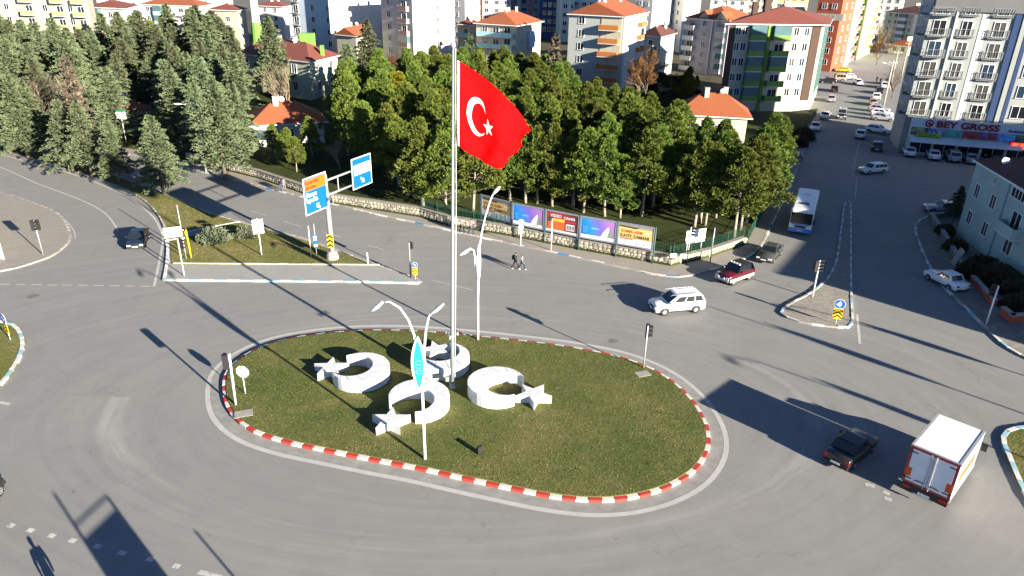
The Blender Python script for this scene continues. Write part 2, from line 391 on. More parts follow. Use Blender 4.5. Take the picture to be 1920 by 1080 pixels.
# pavement along the park, the corner and the side street
PK = [(-98.93, 123.01), (-82.85, 115.17), (-65.84, 107.71), (-55.12, 102.29), (-44.86, 96.24), (-31.11, 87.47), (-19.57, 80.4), (-16, 78.27), (-7.26, 73.38), (-4.98, 72), (-0.2, 69.4), (2.94, 67.76), (6.16, 66.06), (9.38, 64.3), (11.62, 63.09), (12.85, 62.25), (14.75, 61.71), (16.44, 61.92), (18.67, 63.3), (20.73, 64.59), (23.29, 66.65), (25.2, 69.08), (27.74, 73.99), (31.38, 81.52), (34.94, 88.81), (39.34, 98.44), (45.78, 112.94), (52.25, 127.16)]
WB = [(-102.15, 127.38), (-85.91, 119.83), (-68.13, 111.84), (-56.95, 106.04), (-46.52, 100.18), (-33.65, 91.7), (-21.56, 81.71), (-10.57, 77.28), (-7.14, 74.59), (-0.16, 71.61), (6.63, 68.1), (13.71, 64.92), (15.28, 64.19), (19.46, 66.6), (24.21, 70.4), (27.63, 77.49), (33.21, 89.16), (40.31, 104.32), (49.33, 124.77)]
pv = slab('park_pavement', catmull(PK, 4) + catmull(WB, 1)[::-1], 0.0, 0.11, PAVE)
kerb(pv, PK, False, lambda i: K_DBLUE if rndk.random() < 0.08 else (K_STONE if rndk.random() < 0.5 else K_WHITE), step=1.25, w=0.26, h=0.13, inward=1)
# right pavement by the teal house
RK = [(51.94, 82.76), (48.88, 81.19), (46.79, 79.53), (44.81, 76.32), (42.58, 70.76), (40.31, 63.97), (39.39, 59.62), (38.93, 55.66), (38.45, 51.92), (38.24, 49.34), (38.66, 47.54), (40.15, 45.06)]
rp = slab('corner_pavement', catmull(RK, 4) + [(62, 48), (70, 70), (56, 82)], 0.0, 0.11, mat('old_paving', (0.19, 0.175, 0.15), 0.9, 0.25, 0.6, 0.3, 6))
kerb(rp, RK, False, lambda i: (K_WHITE, K_STONE, K_STONE, K_WHITE, K_BLUE)[i % 5], step=1.1, w=0.26, h=0.14, inward=1)
slab('gravel_patch', [(38.31, 52.57), (39.5, 52.81), (38.91, 50.23), (39.85, 49.4), (39.19, 48.37), (38.52, 49.52)], 0.0, 0.118, GRAV)
# corner pavement on the far left, kerbed lawn islands at the picture's sides
LK = [(-68.43, 87.07), (-62.41, 84.01), (-56.27, 80.34), (-50.83, 76.36), (-47.04, 71.79), (-45.31, 69.12), (-44.46, 66.87), (-44.17, 64.02), (-44.77, 62.24), (-45.69, 60.77), (-46.64, 59.97), (-48.48, 58.43)]
lp = slab('left_pavement', catmull(LK, 4), 0.0, 0.11, PAVE)
kerb(lp, LK, False, lambda i: K_STONE, step=1.1, w=0.24, h=0.12, inward=-1)
LI = catmull([(-43.58, 51.39), (-40.3, 50.3), (-38.62, 49.64), (-37.03, 48.03), (-35.69, 46.02), (-34.64, 43.39), (-34.05, 40.77), (-33.55, 36.99)], 4)
li = slab('left_lawn_island', LI, 0.0, 0.12, MATS['island_turf'])
kerb(li, LI, False, lambda i: (K_WHITE, K_BLUE, K_WHITE)[i % 3], step=1.0, w=0.28, h=0.15, smooth=0, inward=-1)
RI = catmull([(35.8, 39.28), (33.5, 38.67), (32.13, 38.4), (31.11, 37.85), (30.42, 36.94), (29.77, 35.24), (29.13, 33.51), (28.65, 31.9), (28.07, 28.64)], 4)
ri = slab('right_lawn_island', RI, 0.0, 0.12, MATS['island_turf'])
kerb(ri, RI, False, lambda i: (K_WHITE, K_BLUE)[i % 2], step=0.9, w=0.28, h=0.15, smooth=0, inward=1)
# park ground
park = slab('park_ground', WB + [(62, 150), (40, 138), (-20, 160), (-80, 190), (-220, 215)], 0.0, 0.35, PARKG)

slab('town_yards', [(-260, 232), (-220, 216), (-80, 191), (-20, 161), (40, 139), (55, 146), (74, 196), (90, 260), (60, 420), (-260, 420)], 0.0, 0.012, lawn_mat('yard_soil', (0.05, 0.05, 0.028), (0.085, 0.078, 0.05), (0.14, 0.12, 0.085)))
# painted lines
def line(px, w=0.14, m=None, dash=None, smooth=4):
    q = catmull(px, smooth) if smooth > 1 else px
    if not dash: ribbon('lane_line', q, w, 0.006, m or LINE2, road); return
    q = resample(q, dash[0] / 4); k = 0; s = 0
    per = int(round((dash[0] + dash[1]) / (dash[0] / 4)))
    while k + 4 < len(q): ribbon('lane_dash', q[k:k + 5], w, 0.006, m or LINE2, road); k += per
line([(-80.72, 102.49), (-69.78, 95.24), (-60.56, 88.09), (-51.7, 81.89), (-46.42, 77.39), (-43.11, 73.39), (-41.6, 71.1)], 0.16, LINE)
line([(-82.34, 107.04), (-68.88, 98.77), (-57.1, 91.59), (-47.15, 83.69), (-41, 77.14), (-37.47, 72), (-35.36, 67.81), (-31.46, 57.48)], 0.22, LINE)
line([(-67.96, 86.39), (-61.86, 83.17), (-55.54, 79.37), (-50.3, 75.65), (-46.48, 71.49), (-44.77, 68.84)], 0.14)
line([(-44.9, 57.31), (-37.93, 57.41), (-31.55, 57.48)], 0.16, LINE2, (0.9, 0.5))
for a in ([(-25.41, 75.3), (-22.96, 73.68)], [(-20.42, 72.3), (-17.94, 70.63)], [(-14.74, 68.47), (-12.93, 67.37)], [(-7.35, 60.04), (-3.44, 57.99)], [(-30.18, 78.76), (-27.84, 77.18)]): line(a, 0.13, LINE2, smooth=1)
line([(29.08, 54.52), (27.06, 49.32)], 0.22, LINE, smooth=1)
line([(47.56, 99.02), (53.57, 111.82), (58.77, 122.7)], 0.13, LINE2); line([(43.32, 88.21), (47.5, 97.65)], 0.13, LINE2)
for a in ([(-25.36, 28.2), (-25.03, 28.09)], [(-24.2, 27.89), (-23.84, 27.78)], [(-22.94, 27.55), (-22.57, 27.45)], [(-21.74, 27.25), (-21.36, 27.15)], [(-20.32, 26.89), (-19.93, 26.8)], [(-18.9, 26.51), (-18.51, 26.41)], [(-17.37, 26.13), (-16.99, 26.04)], [(-15.91, 25.73), (-15.56, 25.64)], [(-14.56, 25.37), (-13.36, 25.04)]):
    line([(a[0][0], a[0][1]), (a[1][0], a[1][1])], 0.28, LINE, smooth=1)
for a in ([(20.15, 32.64), (20.61, 32.47)], [(20.88, 32.08), (21.15, 31.82)], [(20.72, 31.55), (21.04, 31.34)]): line(a, 0.3, LINE2, smooth=1)
line([(51.7, 123.73), (55.29, 122.4)], 0.12, LINE2, smooth=1); line([(-32.98, 39.14), (-32.22, 38.92)], 0.25, LINE, smooth=1)

for p, r_ in (((-40.56, 54.96), 0.42), ((7.9, 48.99), 0.3)):
    mh = MB().lathe([(r_ + 0.1, 0.0), (r_ + 0.1, 0.005)], CONCD, 20).build('manhole_rim', road, loc=(*p, 0.001)); MB().lathe([(r_, 0.0055), (r_, 0.009), (r_ * 0.8, 0.012)], mat('cast_iron', (0.15, 0.147, 0.14), 0.8, 0.2, 8, 0.5, 30), 20).build('manhole_cover', mh)
# ---------------------------------------------------------------- street furniture
WHITE = mat('white_metal', (0.72, 0.72, 0.70), 0.4, 0.06, 1.0, spec=0.5)
GALV = mat('galvanised_steel', (0.42, 0.43, 0.43), 0.45, 0.14, 2.5, metal=0.35)
BLACK = mat('black_plastic', (0.018, 0.018, 0.02), 0.45, 0.1)
BLACKM = mat('black_mark', (0.015, 0.015, 0.015), 0.6, 0.05)
YEL = mat('sign_yellow', (0.75, 0.52, 0.02), 0.45, 0.06); SBLUE = mat('sign_blue', (0.003, 0.095, 0.36), 0.4, 0.05); RBLUE = mat('round_sign_blue', (0.01, 0.09, 0.45), 0.4, 0.05)
SWHITE = mat('sign_white', (0.78, 0.78, 0.78), 0.45, 0.05); ORANGE = mat('sign_orange', (0.60, 0.12, 0.006), 0.45, 0.08); RED = mat('sign_red', (0.55, 0.02, 0.015), 0.45, 0.05)
SIGNBACK = mat('sign_back', (0.40, 0.46, 0.45), 0.5, 0.08)
def marble_mat():
    m, t, n, l, p = node_mat('white_marble')
    pos = n.new('ShaderNodeTexCoord').outputs['Object']
    c = ramp(t, noise(t, pos, 1.3, 8, 0.7, 1.2), [(0.32, (0.50, 0.52, 0.53)), (0.5, (0.66, 0.67, 0.67)), (0.7, (0.72, 0.72, 0.71))])
    l.new(c, p.inputs['Base Color']); p.inputs['Roughness'].default_value = 0.35
    return m
MARBLE = marble_mat()
def arc(cx, cy, r, a0, a1, n): return [(cx + r * math.cos(a0 + (a1 - a0) * k / n), cy + r * math.sin(a0 + (a1 - a0) * k / n)) for k in range(n + 1)]
def crescent_pts(Rr=1.0, r=0.73, off=0.36, n=30):
    x = (Rr * Rr - r * r + off * off) / (2 * off); y = math.sqrt(Rr * Rr - x * x)
    a = math.atan2(y, x); b = math.atan2(y, x - off)
    return arc(0, 0, Rr, a, 2 * math.pi - a, n), arc(off, 0, r, 2 * math.pi - b, b, n)
def star_pts(r, k=0.42, a0=0.0): return [((r if i % 2 == 0 else r * k) * math.cos(a0 + i * math.pi / 5), (r if i % 2 == 0 else r * k) * math.sin(a0 + i * math.pi / 5)) for i in range(10)]
def crescent_mesh(Rr, h):
    o, i = crescent_pts(Rr, 0.73 * Rr, 0.36 * Rr); i = i[::-1]      # outer and inner run side by side
    mb = MB(); n = len(o)
    vs = [(p[0], p[1], 0) for p in o] + [(p[0], p[1], 0) for p in i] + [(p[0], p[1], h) for p in o] + [(p[0], p[1], h) for p in i]
    fs = []
    for k in range(n - 1):
        fs += [(k, k + 1, 2 * n + k + 1, 2 * n + k), (n + k + 1, n + k, 3 * n + k, 3 * n + k + 1), (2 * n + k, 2 * n + k + 1, 3 * n + k + 1, 3 * n + k)]
    mb.add(vs, fs, MARBLE); me = fixn(mb.mesh('crescent'))
    return me
def slab_meshes(Rr, h, per=3):
    """the crescent as a ring of upright marble slabs with open joints"""
    o, i = crescent_pts(Rr, 0.73 * Rr, 0.36 * Rr); i = i[::-1]; out = []; n = len(o)
    for k0 in range(0, n - 1, per):
        k1 = min(k0 + per, n - 1); ring = o[k0:k1 + 1] + i[k0:k1 + 1][::-1]
        cx = sum(p[0] for p in ring) / len(ring); cy = sum(p[1] for p in ring) / len(ring)
        q = []
        for p in ring:
            d = Vector((p[0] - cx, p[1] - cy)); l = max(d.length, 1e-6); q.append((cx + d.x * (1 - 0.012 / l), cy + d.y * (1 - 0.012 / l)) if l > 0.05 else p)
        ins = [(cx + (p[0] - cx) * 0.97, cy + (p[1] - cy) * 0.97) for p in q]; m = len(q)
        vs = [(*p, 0) for p in q] + [(*p, h - 0.02) for p in q] + [(*p, h) for p in ins]
        fs = [(j, (j + 1) % m, (j + 1) % m + m, j + m) for j in range(m)] + [(j + m, (j + 1) % m + m, (j + 1) % m + 2 * m, j + 2 * m) for j in range(m)] + [tuple(range(2 * m, 3 * m))]
        out.append(fixn(MB().add(vs, fs, MARBLE).mesh('marble_slab')))
    return out
CM = slab_meshes(1.95, 0.95)
for (c, s, lab) in (((-0.91, 41.04, 0.95), (1.54, 40.28, 0.7), ('right of the flagpole, opening towards the wide lawn', 'white marble star at the right end of the four emblems')),
                    ((-5.83, 39.25, 0.95), (-7.34, 37.07, 0.7), ('nearest the front kerb, behind the curved lamp post', 'white marble star nearest the red and white front kerb')),
                    ((-10.24, 42.63, 0.95), (-12.48, 43.18, 0.7), ('left of the flagpole, opening towards the left end', 'white marble star at the left end of the four emblems')),
                    ((-4.85, 44.37, 0.95), (-5.44, 45.95, 0.7), ('behind the flagpole, half hidden by the lamp banner', 'white marble star behind the lamp banner, at the back'))):
    a = math.atan2(s[1] - c[1], s[0] - c[0])
    t = thing('marble_crescent', 'low white marble crescent ' + lab[0], 'monument', (c[0], c[1], 0.17), a, 'marble emblems on the roundabout')
    for me in CM: link('marble_slab', me, t)
    st = MB().prism(star_pts(1.25, 0.40), 0.0, 0.62, MARBLE).build('marble_star', None, loc=(s[0], s[1], 0.17), rot=a)
    tag(st, lab[1], 'monument', 'marble emblems on the roundabout')

# flagpole and flag
POLEM = mat('flagpole_steel', (0.27, 0.31, 0.32), 0.45, 0.12, 1.5, metal=0.25)
fb = (-3.92, 41.64); FH = 22.0
t = thing('flagpole', 'tall galvanised flagpole rising from the middle of the roundabout', 'flagpole', (*fb, 0.12))
MB().tube([(0, 0, 0), (0.13, 0, 7.0), (0.42, 0, FH)], [0.135, 0.115, 0.06], POLEM, 14).build('pole', t, True)
MB().lathe([(0.36, 0), (0.36, 0.05), (0.2, 0.12), (0.18, 0.4)], GALV, 12).build('base_plate', t)
MB().lathe([(0.03, 0), (0.12, 0.05), (0.17, 0.16), (0.12, 0.28), (0.02, 0.34)], GALV, 12, Matrix.Translation((0.42, 0, FH))).build('finial', t, True)
mb = MB().lathe([(0.22, 0), (0.22, 0.12)], GALV, 12, Matrix.Translation((0, 0, 4.0)))
for k in range(3):
    a = k * 2.1 + 0.4; mb.tube([(0, 0, 4.05), (0.45 * math.cos(a), 0.45 * math.sin(a), 4.12)], 0.03, GALV, 6); mb.tube([(0.45 * math.cos(a), 0.45 * math.sin(a), 4.0), (0.45 * math.cos(a), 0.45 * math.sin(a), 4.25)], 0.05, GALV, 6)
mb.build('collar', t)
MB().tube([(0.2, 0, 0.9), (0.36, 0, 8), (0.47, 0, 14), (0.55, 0, FH)], 0.02, mat('rope', (0.6, 0.6, 0.58), 0.9), 5).build('halyard', t)
MB().box(-0.42, -0.2, -0.12, 0.1, 0.6, 0.95, GALV).build('control_box', t)
# flag: corners measured on the photograph, folds in depth
FLAGR = mat('flag_red', (0.80, 0.003, 0.004), 0.9, 0.03, 1.0, spec=0.03); FLAGW = mat('flag_white', (0.72, 0.70, 0.70), 0.75, 0.03, spec=0.2)
fr = Vector((fb[0] + 0.58, fb[1], 0))
ZT = 21.49
def flag_pt(u, v, off=0.0):
    top = Vector((0, 0, ZT)).lerp(Vector((4.3, 1.1, ZT - 4.0)), u); bot = Vector((0, 0, ZT - 4.75)).lerp(Vector((2.9, 0.3, ZT - 6.15)), u)
    p = top.lerp(bot, v)
    p.z += 0.55 * math.sin(u * math.pi) * (1 - v) * 0.5 - 0.35 * math.sin(u * math.pi) * v
    p.x += 0.22 * math.sin(u * 3.1 + 0.3) * (1 - 0.4 * v)
    am = 0.12 + 0.62 * u
    p.y += am * (math.sin(u * 8.5 - v * 2.2 + 0.6) * 0.6 + math.sin(u * 4.2 + v * 5.5) * 0.42 + 0.16 * math.sin(u * 19 + v * 7))
    p.x += 0.16 * u * math.sin(v * 9 + u * 3) + 0.05 * u * math.sin(v * 31)
    return p + fr + Vector((0, off, 0))
fl = thing('turkish_flag', 'red flag with white crescent and star flying from the tall flagpole', 'flag', fr)
nu, nv = 72, 52
vs = [flag_pt(i / nu, j / nv) - fr for j in range(nv + 1) for i in range(nu + 1)]
fs = [(j * (nu + 1) + i, j * (nu + 1) + i + 1, (j + 1) * (nu + 1) + i + 1, (j + 1) * (nu + 1) + i) for j in range(nv) for i in range(nu)]
MB().add(vs, fs, FLAGR).build('cloth', fl, True)
vs = [flag_pt(i * 0.022 / 2, j / 30, d) - fr for d in (-0.012,) for j in range(31) for i in range(3)]
MB().add(vs, [(j * 3 + i, j * 3 + i + 1, (j + 1) * 3 + i + 1, (j + 1) * 3 + i) for j in range(30) for i in range(2)], FLAGW).build('hoist_band', fl, True)
def flag_patch(name, quads):
    mb = MB()
    for d in (-0.03, 0.03):
        for q in quads: mb.add([flag_pt(a / 1.5, b, d) - fr for a, b in q], [(0, 1, 2, 3) if len(q) == 4 else (0, 1, 2)], FLAGW)
    mb.build(name, fl)
o1, i1 = crescent_pts(0.225, 0.18, 0.056, 40); i1 = i1[::-1]
qs = []
for k in range(len(o1) - 1):
    for w in range(4):
        L = lambda p, q, f: (p[0] + (q[0] - p[0]) * f, p[1] + (q[1] - p[1]) * f)
        qs.append([tuple(map(sum, zip(L(o1[a], i1[a], f), (0.42, 0.5)))) for a, f in ((k, w / 4), (k + 1, w / 4), (k + 1, (w + 1) / 4), (k, (w + 1) / 4))])
flag_patch('crescent', qs)
sp = star_pts(0.118, 0.38, math.pi)
flag_patch('star', [[(0.69, 0.52), (sp[k][0] + 0.69, sp[k][1] + 0.52), (sp[(k + 1) % 10][0] + 0.69, sp[(k + 1) % 10][1] + 0.52)] for k in range(10)])

# curved twin-arm lamp posts
def lamp_head(parent, p, d, name='lamp_head'):
    d = Vector(d).normalized(); side = d.cross(Vector((0, 0, 1))).normalized(); up = side.cross(d)
    rings = []
    for t_, w, h in ((0, 0.05, 0.05), (0.15, 0.12, 0.09), (0.45, 0.21, 0.12), (0.75, 0.19, 0.10), (0.98, 0.09, 0.05), (1.02, 0.02, 0.02)):
        c = Vector(p) + d * t_ * 0.95
        rings.append([c + side * w * math.cos(2 * math.pi * k / 10) + up * h * math.sin(2 * math.pi * k / 10) for k in range(10)])
    MB().loft(rings, WHITE).build(name, parent, True)
CYAN = mat('banner_cyan', (0.02, 0.55, 0.78), 0.4, 0.05)
def oval(mb, a, b, half, m, off=0.0, n=16):
    """flat pointed oval between heights a and b in the post's local xz plane"""
    pts = [(half * math.sin(math.pi * k / n) ** 0.8, a + (b - a) * k / n) for k in range(n + 1)]
    L = [(-x, z) for x, z in pts[1:-1]][::-1]; ring = pts + L
    vs = [(x, -0.03 + off, z) for x, z in ring] + [(x, 0.03 - off, z) for x, z in ring]; N = len(ring)
    fs = [tuple(range(N))[::-1], tuple(range(N, 2 * N))] + [(k, (k + 1) % N, (k + 1) % N + N, k + N) for k in range(N)]
    return mb.add(vs, fs, m)
# front lamp
b = (-4.85, 33.88)
t = thing('street_lamp', 'white twin-arm lamp post with a pale blue oval banner, front of the lawn', 'street lamp', (*b, 0.1), R(-8), 'curved twin-arm lamps')
MB().lathe([(0.2, 0), (0.2, 0.04), (0.11, 0.1)], WHITE, 10).build('base_plate', t)
MB().tube([(0, 0, 0), (0.0, 0, 3.5), (0.0, 0, 5.7)], [0.10, 0.085, 0.075], WHITE, 10).build('post', t, True)
MB().tube([(0, 0, 5.6), (-0.13, 0, 6.5), (-0.22, 0, 7.3), (-0.34, 0.02, 8.2), (-0.62, 0.04, 9.05), (-1.05, 0.06, 9.7), (-1.6, 0.1, 10.0), (-2.0, 0.1, 9.95)], [0.085, 0.08, 0.075, 0.07, 0.06, 0.055, 0.05, 0.05], WHITE, 8).build('arm', t, True)
MB().tube([(0, 0, 5.6), (0.16, 0, 6.6), (0.22, 0, 7.6), (0.33, 0.0, 8.6), (0.5, 0.0, 9.35), (0.66, 0, 9.6)], [0.085, 0.08, 0.07, 0.065, 0.055, 0.05], WHITE, 8).build('arm', t, True)
lamp_head(t, (-1.95, 0.1, 9.98), (-0.72, 0.0, -0.62)); lamp_head(t, (0.62, 0, 9.55), (0.45, 0.0, 0.4))
mb = MB(); oval(mb, 4.75, 8.2, 0.42, WHITE); bn = mb.build('banner_frame', t); bn.location = (-0.12, -0.08, 0)
mb = MB(); oval(mb, 4.95, 7.95, 0.27, CYAN, -0.012); q = mb.build('banner_panel', bn)
for k, z in enumerate((6.0, 6.35, 6.6)):
    mb = MB().tube([(0.16 * math.cos(a * 0.4) , -0.05, z + 0.12 * math.sin(a * 0.4)) for a in range(1, 15)], 0.014, mat('banner_mark', (0.25, 0.75, 0.9), 0.5), 4); mb.build('banner_mark', bn)
# rear lamp
b = (-2.53, 48.48)
t = thing('street_lamp', 'white lamp post with one tall and one short arm at the far kerb', 'street lamp', (*b, 0.1), 0, 'curved twin-arm lamps')
MB().lathe([(0.2, 0), (0.2, 0.04), (0.11, 0.1)], WHITE, 10).build('base_plate', t)
MB().tube([(0, 0, 0), (0, 0, 3.5), (0.05, 0, 5.2)], [0.10, 0.085, 0.08], WHITE, 10).build('post', t, True)
MB().tube([(0.03, 0, 5.1), (0.14, 0.0, 6.2), (0.12, 0.05, 7.6), (0.25, 0.1, 8.6), (0.5, 0.2, 9.8), (0.85, 0.3, 11.0), (1.1, 0.4, 11.6)], [0.08, 0.075, 0.075, 0.07, 0.06, 0.055, 0.05], WHITE, 8).build('arm', t, True)
MB().tube([(0.0, 0, 5.1), (-0.15, -0.1, 6.0), (-0.2, -0.2, 7.0), (-0.28, -0.35, 7.55), (-0.5, -0.6, 7.75)], [0.08, 0.075, 0.07, 0.06, 0.05], WHITE, 8).build('arm', t, True)
lamp_head(t, (1.05, 0.4, 11.5), (0.35, -0.3, 0.5)); lamp_head(t, (-0.45, -0.55, 7.78), (-0.75, -0.45, -0.35))
mb = MB(); oval(mb, 4.9, 7.9, 0.34, WHITE); bn = mb.build('banner_frame', t); bn.location = (0.08, 0, 0); bn.rotation_euler = (0, 0, R(70))
# lamps of the same kind standing just outside the picture: their shadows cross the junction
for k, (bx, by, rz, h) in enumerate(((50.5, 32.0, 40, 9.5), (46.0, 20.5, 60, 10.5), (50.0, 24.5, 20, 12.5))):
    t = thing('street_lamp', ('tall white lamp post with an arched arm beyond the right lawn island', 'white lamp post with an arched arm, nearest to the truck', 'tallest white lamp post with an arched arm by the right road')[k], 'street lamp', (bx, by, 0), R(rz), 'curved twin-arm lamps')
    MB().tube([(0, 0, 0), (0, 0, h * 0.55)], [0.10, 0.08], WHITE, 8).build('post', t, True)
    MB().tube([(0, 0, h * 0.55), (-0.3, 0, h * 0.8), (-0.8, 0, h * 0.95), (-1.7, 0, h)], [0.08, 0.07, 0.06, 0.05], WHITE, 8).build('arm', t, True)
    lamp_head(t, (-1.6, 0, h), (-0.9, 0, -0.2))
    mb = MB(); oval(mb, h * 0.55, h * 0.85, 0.4, WHITE); mb.build('banner_frame', t).rotation_euler = (0, 0, R(30))

# traffic lights
LENS = [mat('lens_red', (0.12, 0.006, 0.006), 0.2, 0.02), mat('lens_amber', (0.13, 0.05, 0.003), 0.2, 0.02), mat('lens_green', (0.005, 0.09, 0.05), 0.2, 0.02)]
def traffic_light(loc, face, label, h=3.45, side=0.2, two=False, black_low=0.0, r=0.055, polem=None, lean=0.0, size=1.0):
    t = thing('traffic_light', label, 'traffic light', (*loc, 0.1), R(face), 'signal posts round the junction')
    pm = polem or WHITE
    MB().tube([(0, 0, black_low), (lean, 0, h)], [r, r], pm, 8).build('pole', t, True)
    if black_low: MB().tube([(0, 0, 0), (0, 0, black_low)], [r * 1.03, r * 1.03], BLACK, 8).build('painted_base', t, True)
    for k in range(2 if two else 1):
        M0 = Matrix.Translation((0, 0, h - 0.52 * size)) @ Matrix.Rotation(R(180 * k if two else 0), 4, 'Z') @ Matrix.Translation((side, 0, 0)) @ Matrix.Scale(size, 4)
        hd = MB().box(-0.17, 0.17, -0.12, 0.12, -0.5, 0.5, BLACK, M0).build('signal_head', t)
        for j in range(3):
            M1 = M0 @ Matrix.Translation((0, -0.12, 0.32 - 0.32 * j)) @ Matrix.Rotation(R(90), 4, 'X')
            MB().lathe([(0.115, 0.0), (0.105, 0.02), (0.06, 0.035)], LENS[j], 12, M1).build('lens', hd)
            mb = MB(); seg = 8; vs = []
            for z in (0.0, 0.26):
                for q in range(seg + 1):
                    a = R(-20) + R(220) * q / seg; vs.append(M1 @ Vector((0.14 * math.cos(a), 0.14 * math.sin(a), z)))
            mb.add(vs, [(q, q + 1, q + seg + 2, q + seg + 1) for q in range(seg)], BLACK).build('visor', hd)
        MB().box(-side + 0.04, -0.15, -0.03, 0.03, -0.3, 0.3, BLACK, M0).build('bracket', hd)
    return t
traffic_light((-17.66, 39.05), 200, 'leaning signal post with dark narrow head at the lawn\'s left end', 3.85, 0.2, r=0.075, lean=-0.1)
traffic_light((9.53, 44.74), 80, 'signal post on the right rim of the roundabout lawn', 3.5, 0.2, polem=GALV)
traffic_light((26.52, 57.79), 15, 'signal post with two heads on the gravel median', 3.45, 0.24, True, r=0.07)
traffic_light((38.93, 52.88), -60, 'signal post at the edge of the gravel patch on the right', 3.5, -0.28, r=0.07)
traffic_light((19.31, 65.34), 70, 'signal post with a black foot before the right end of the stone wall', 3.6, 0.22, black_low=1.3, polem=GALV)
traffic_light((16.84, 64.53), 70, 'signal post standing in front of the white board by the park corner', 3.9, 0.22, black_low=1.6)
traffic_light((-9.29, 60.31), 70, 'signal post at the sharp tip of the long traffic island', 3.4, 0.22, black_low=1.3, polem=GALV, size=0.7)
traffic_light((-29.72, 59.69), 75, 'signal post on the grey paving beside the sign board', 3.5, 0.22)
traffic_light((-45.19, 64.11), 20, 'signal post on the corner pavement at the far left', 3.5, 0.2, True, polem=GALV)
# stop sign seen from behind
t = thing('octagonal_sign', 'grey back of an octagonal sign by the left end of the lawn', 'road sign', (*(-17.49, 40.38), 0.1), R(-8))
MB().tube([(0, 0, 0), (0, 0, 2.2)], 0.035, WHITE, 8).build('post', t, True)
M1 = Matrix.Translation((0, 0.05, 1.75)) @ Matrix.Rotation(R(90), 4, 'X')
MB().prism([(0.47 * math.cos(R(22.5 + 45 * k)), 0.47 * math.sin(R(22.5 + 45 * k))) for k in range(8)], -0.012, 0.012, SIGNBACK, M1).build('plate', t)
MB().prism([(0.45 * math.cos(R(22.5 + 45 * k)), 0.45 * math.sin(R(22.5 + 45 * k))) for k in range(8)], -0.02, -0.013, RED, M1).build('face', t)

# chevron boards and round arrow signs
def chevrons(parent, w, h, z, y=-0.02, n=3, yb=False):
    pl = MB().box(-w / 2, w / 2, y - 0.012, y + 0.012, z, z + h, YEL).build('chevron_board', parent)
    st = h / n
    for k in range(n):
        z0 = z + k * st; a = w * 0.36
        pts = [(-w / 2, z0), (0, z0 + a), (w / 2, z0), (w / 2, z0 + st * 0.45), (0, min(z0 + a + st * 0.45, z + h)), (-w / 2, z0 + st * 0.45)]
        vs = [(p[0] * 0.97, y - 0.016, min(max(p[1], z + 0.01), z + h - 0.01)) for p in pts]
        MB().add(vs, [(0, 1, 4, 5), (1, 2, 3, 4)], BLACKM).build('chevron', pl)
def arrow_sign(parent, z, r, kind='right', y=-0.03):
    M1 = Matrix.Translation((0, y, z)) @ Matrix.Rotation(R(90), 4, 'X')
    f = MB().lathe([(r, 0), (r, 0.02)], SWHITE, 20, M1).build('round_sign', parent)
    MB().lathe([(r * 0.93, 0.021), (r * 0.93, 0.026)], RBLUE, 20, M1).build('sign_face', f)
    a = {'right': R(-45), 'up': R(90)}.get(kind, R(90))
    M2 = M1 @ Matrix.Translation((0, 0, 0.03)) @ Matrix.Rotation(a, 4, 'Z')
    ar = [(-0.6, -0.13), (0.1, -0.13), (0.1, -0.38), (0.65, 0), (0.1, 0.38), (0.1, 0.13), (-0.6, 0.13)]
    mb = MB().add([M2 @ Vector((p[0] * r, p[1] * r, 0)) for p in ar], [(0, 1, 5, 6), (2, 3, 4)], SWHITE)
    if kind == 'fork':
        M3 = M1 @ Matrix.Translation((0, -0.1 * r, 0.031)) @ Matrix.Rotation(R(180), 4, 'Z')
        mb.add([M3 @ Vector((p[0] * r * 0.8 + 0.15 * r, p[1] * r * 0.8, 0)) for p in ar], [(0, 1, 5, 6), (2, 3, 4)], SWHITE)
    mb.build('arrow', f)
def chevron_post(loc, rz, label, w, h, z, r, kind):
    t = thing('chevron_sign', label, 'road sign', (*loc, 0.1), R(rz))
    MB().tube([(0, 0.02, 0), (0, 0.02, z + h + r * 1.6)], 0.03, WHITE, 8).build('post', t, True)
    chevrons(t, w, h, z); arrow_sign(t, z + h + r * 0.98, r, kind)
    return t
chevron_post((26.41, 52.45), -20, 'yellow chevron board under a blue forked arrow disc on the gravel', 0.72, 0.92, 0.5, 0.42, 'fork')
chevron_post((-8.79, 59.85), -5, 'small chevron board under a blue disc at the island tip', 0.45, 0.75, 0.45, 0.26, 'right')
chevron_post((-37.45, 47.17), -35, 'chevron board under a pale blue disc on the far left lawn', 0.55, 0.8, 0.6, 0.42, 'right')

# direction sign gantry
gb = (-17.38, 64.44); gA = Vector((*(-19.94, 61.89), 0)); gB = Vector((*(-15.7, 71.14), 0))
gdir = (gB - gA).normalized(); grz = math.atan2(gdir.y, gdir.x)
t = thing('sign_gantry', 'grey T-shaped gantry carrying two blue direction boards over the island', 'road sign', (*gb, 0.1), grz)
inv = Matrix.Rotation(-grz, 4, 'Z')
la = inv @ (gA - Vector((*gb, 0))); lb = inv @ (gB - Vector((*gb, 0)))
MB().lathe([(0.62, 0), (0.55, 0.5), (0.42, 0.8), (0.2, 0.82)], CONC, 12).build('footing', t)
MB().tube([(0, 0, 0.8), (-0.02, 0, 4.5), (-0.05, 0, 8.35)], [0.26, 0.22, 0.18], GALV, 12).build('pole', t, True)
for z in (7.75, 6.35):
    MB().tube([(la.x + 0.3, 0, z), (0, 0, z), (lb.x - 0.4, 0, z)], [0.09, 0.11, 0.09], GALV, 8).build('arm', t, True)
for x in (1.75,): MB().tube([(x, 0, 6.35), (x, 0, 7.75)], 0.06, GALV, 6).build('strut', t)
W1 = (Vector((*(-18.46, 64.68), 0)) - gA).length; W2 = (gB - Vector((*(-16.99, 68.26), 0))).length
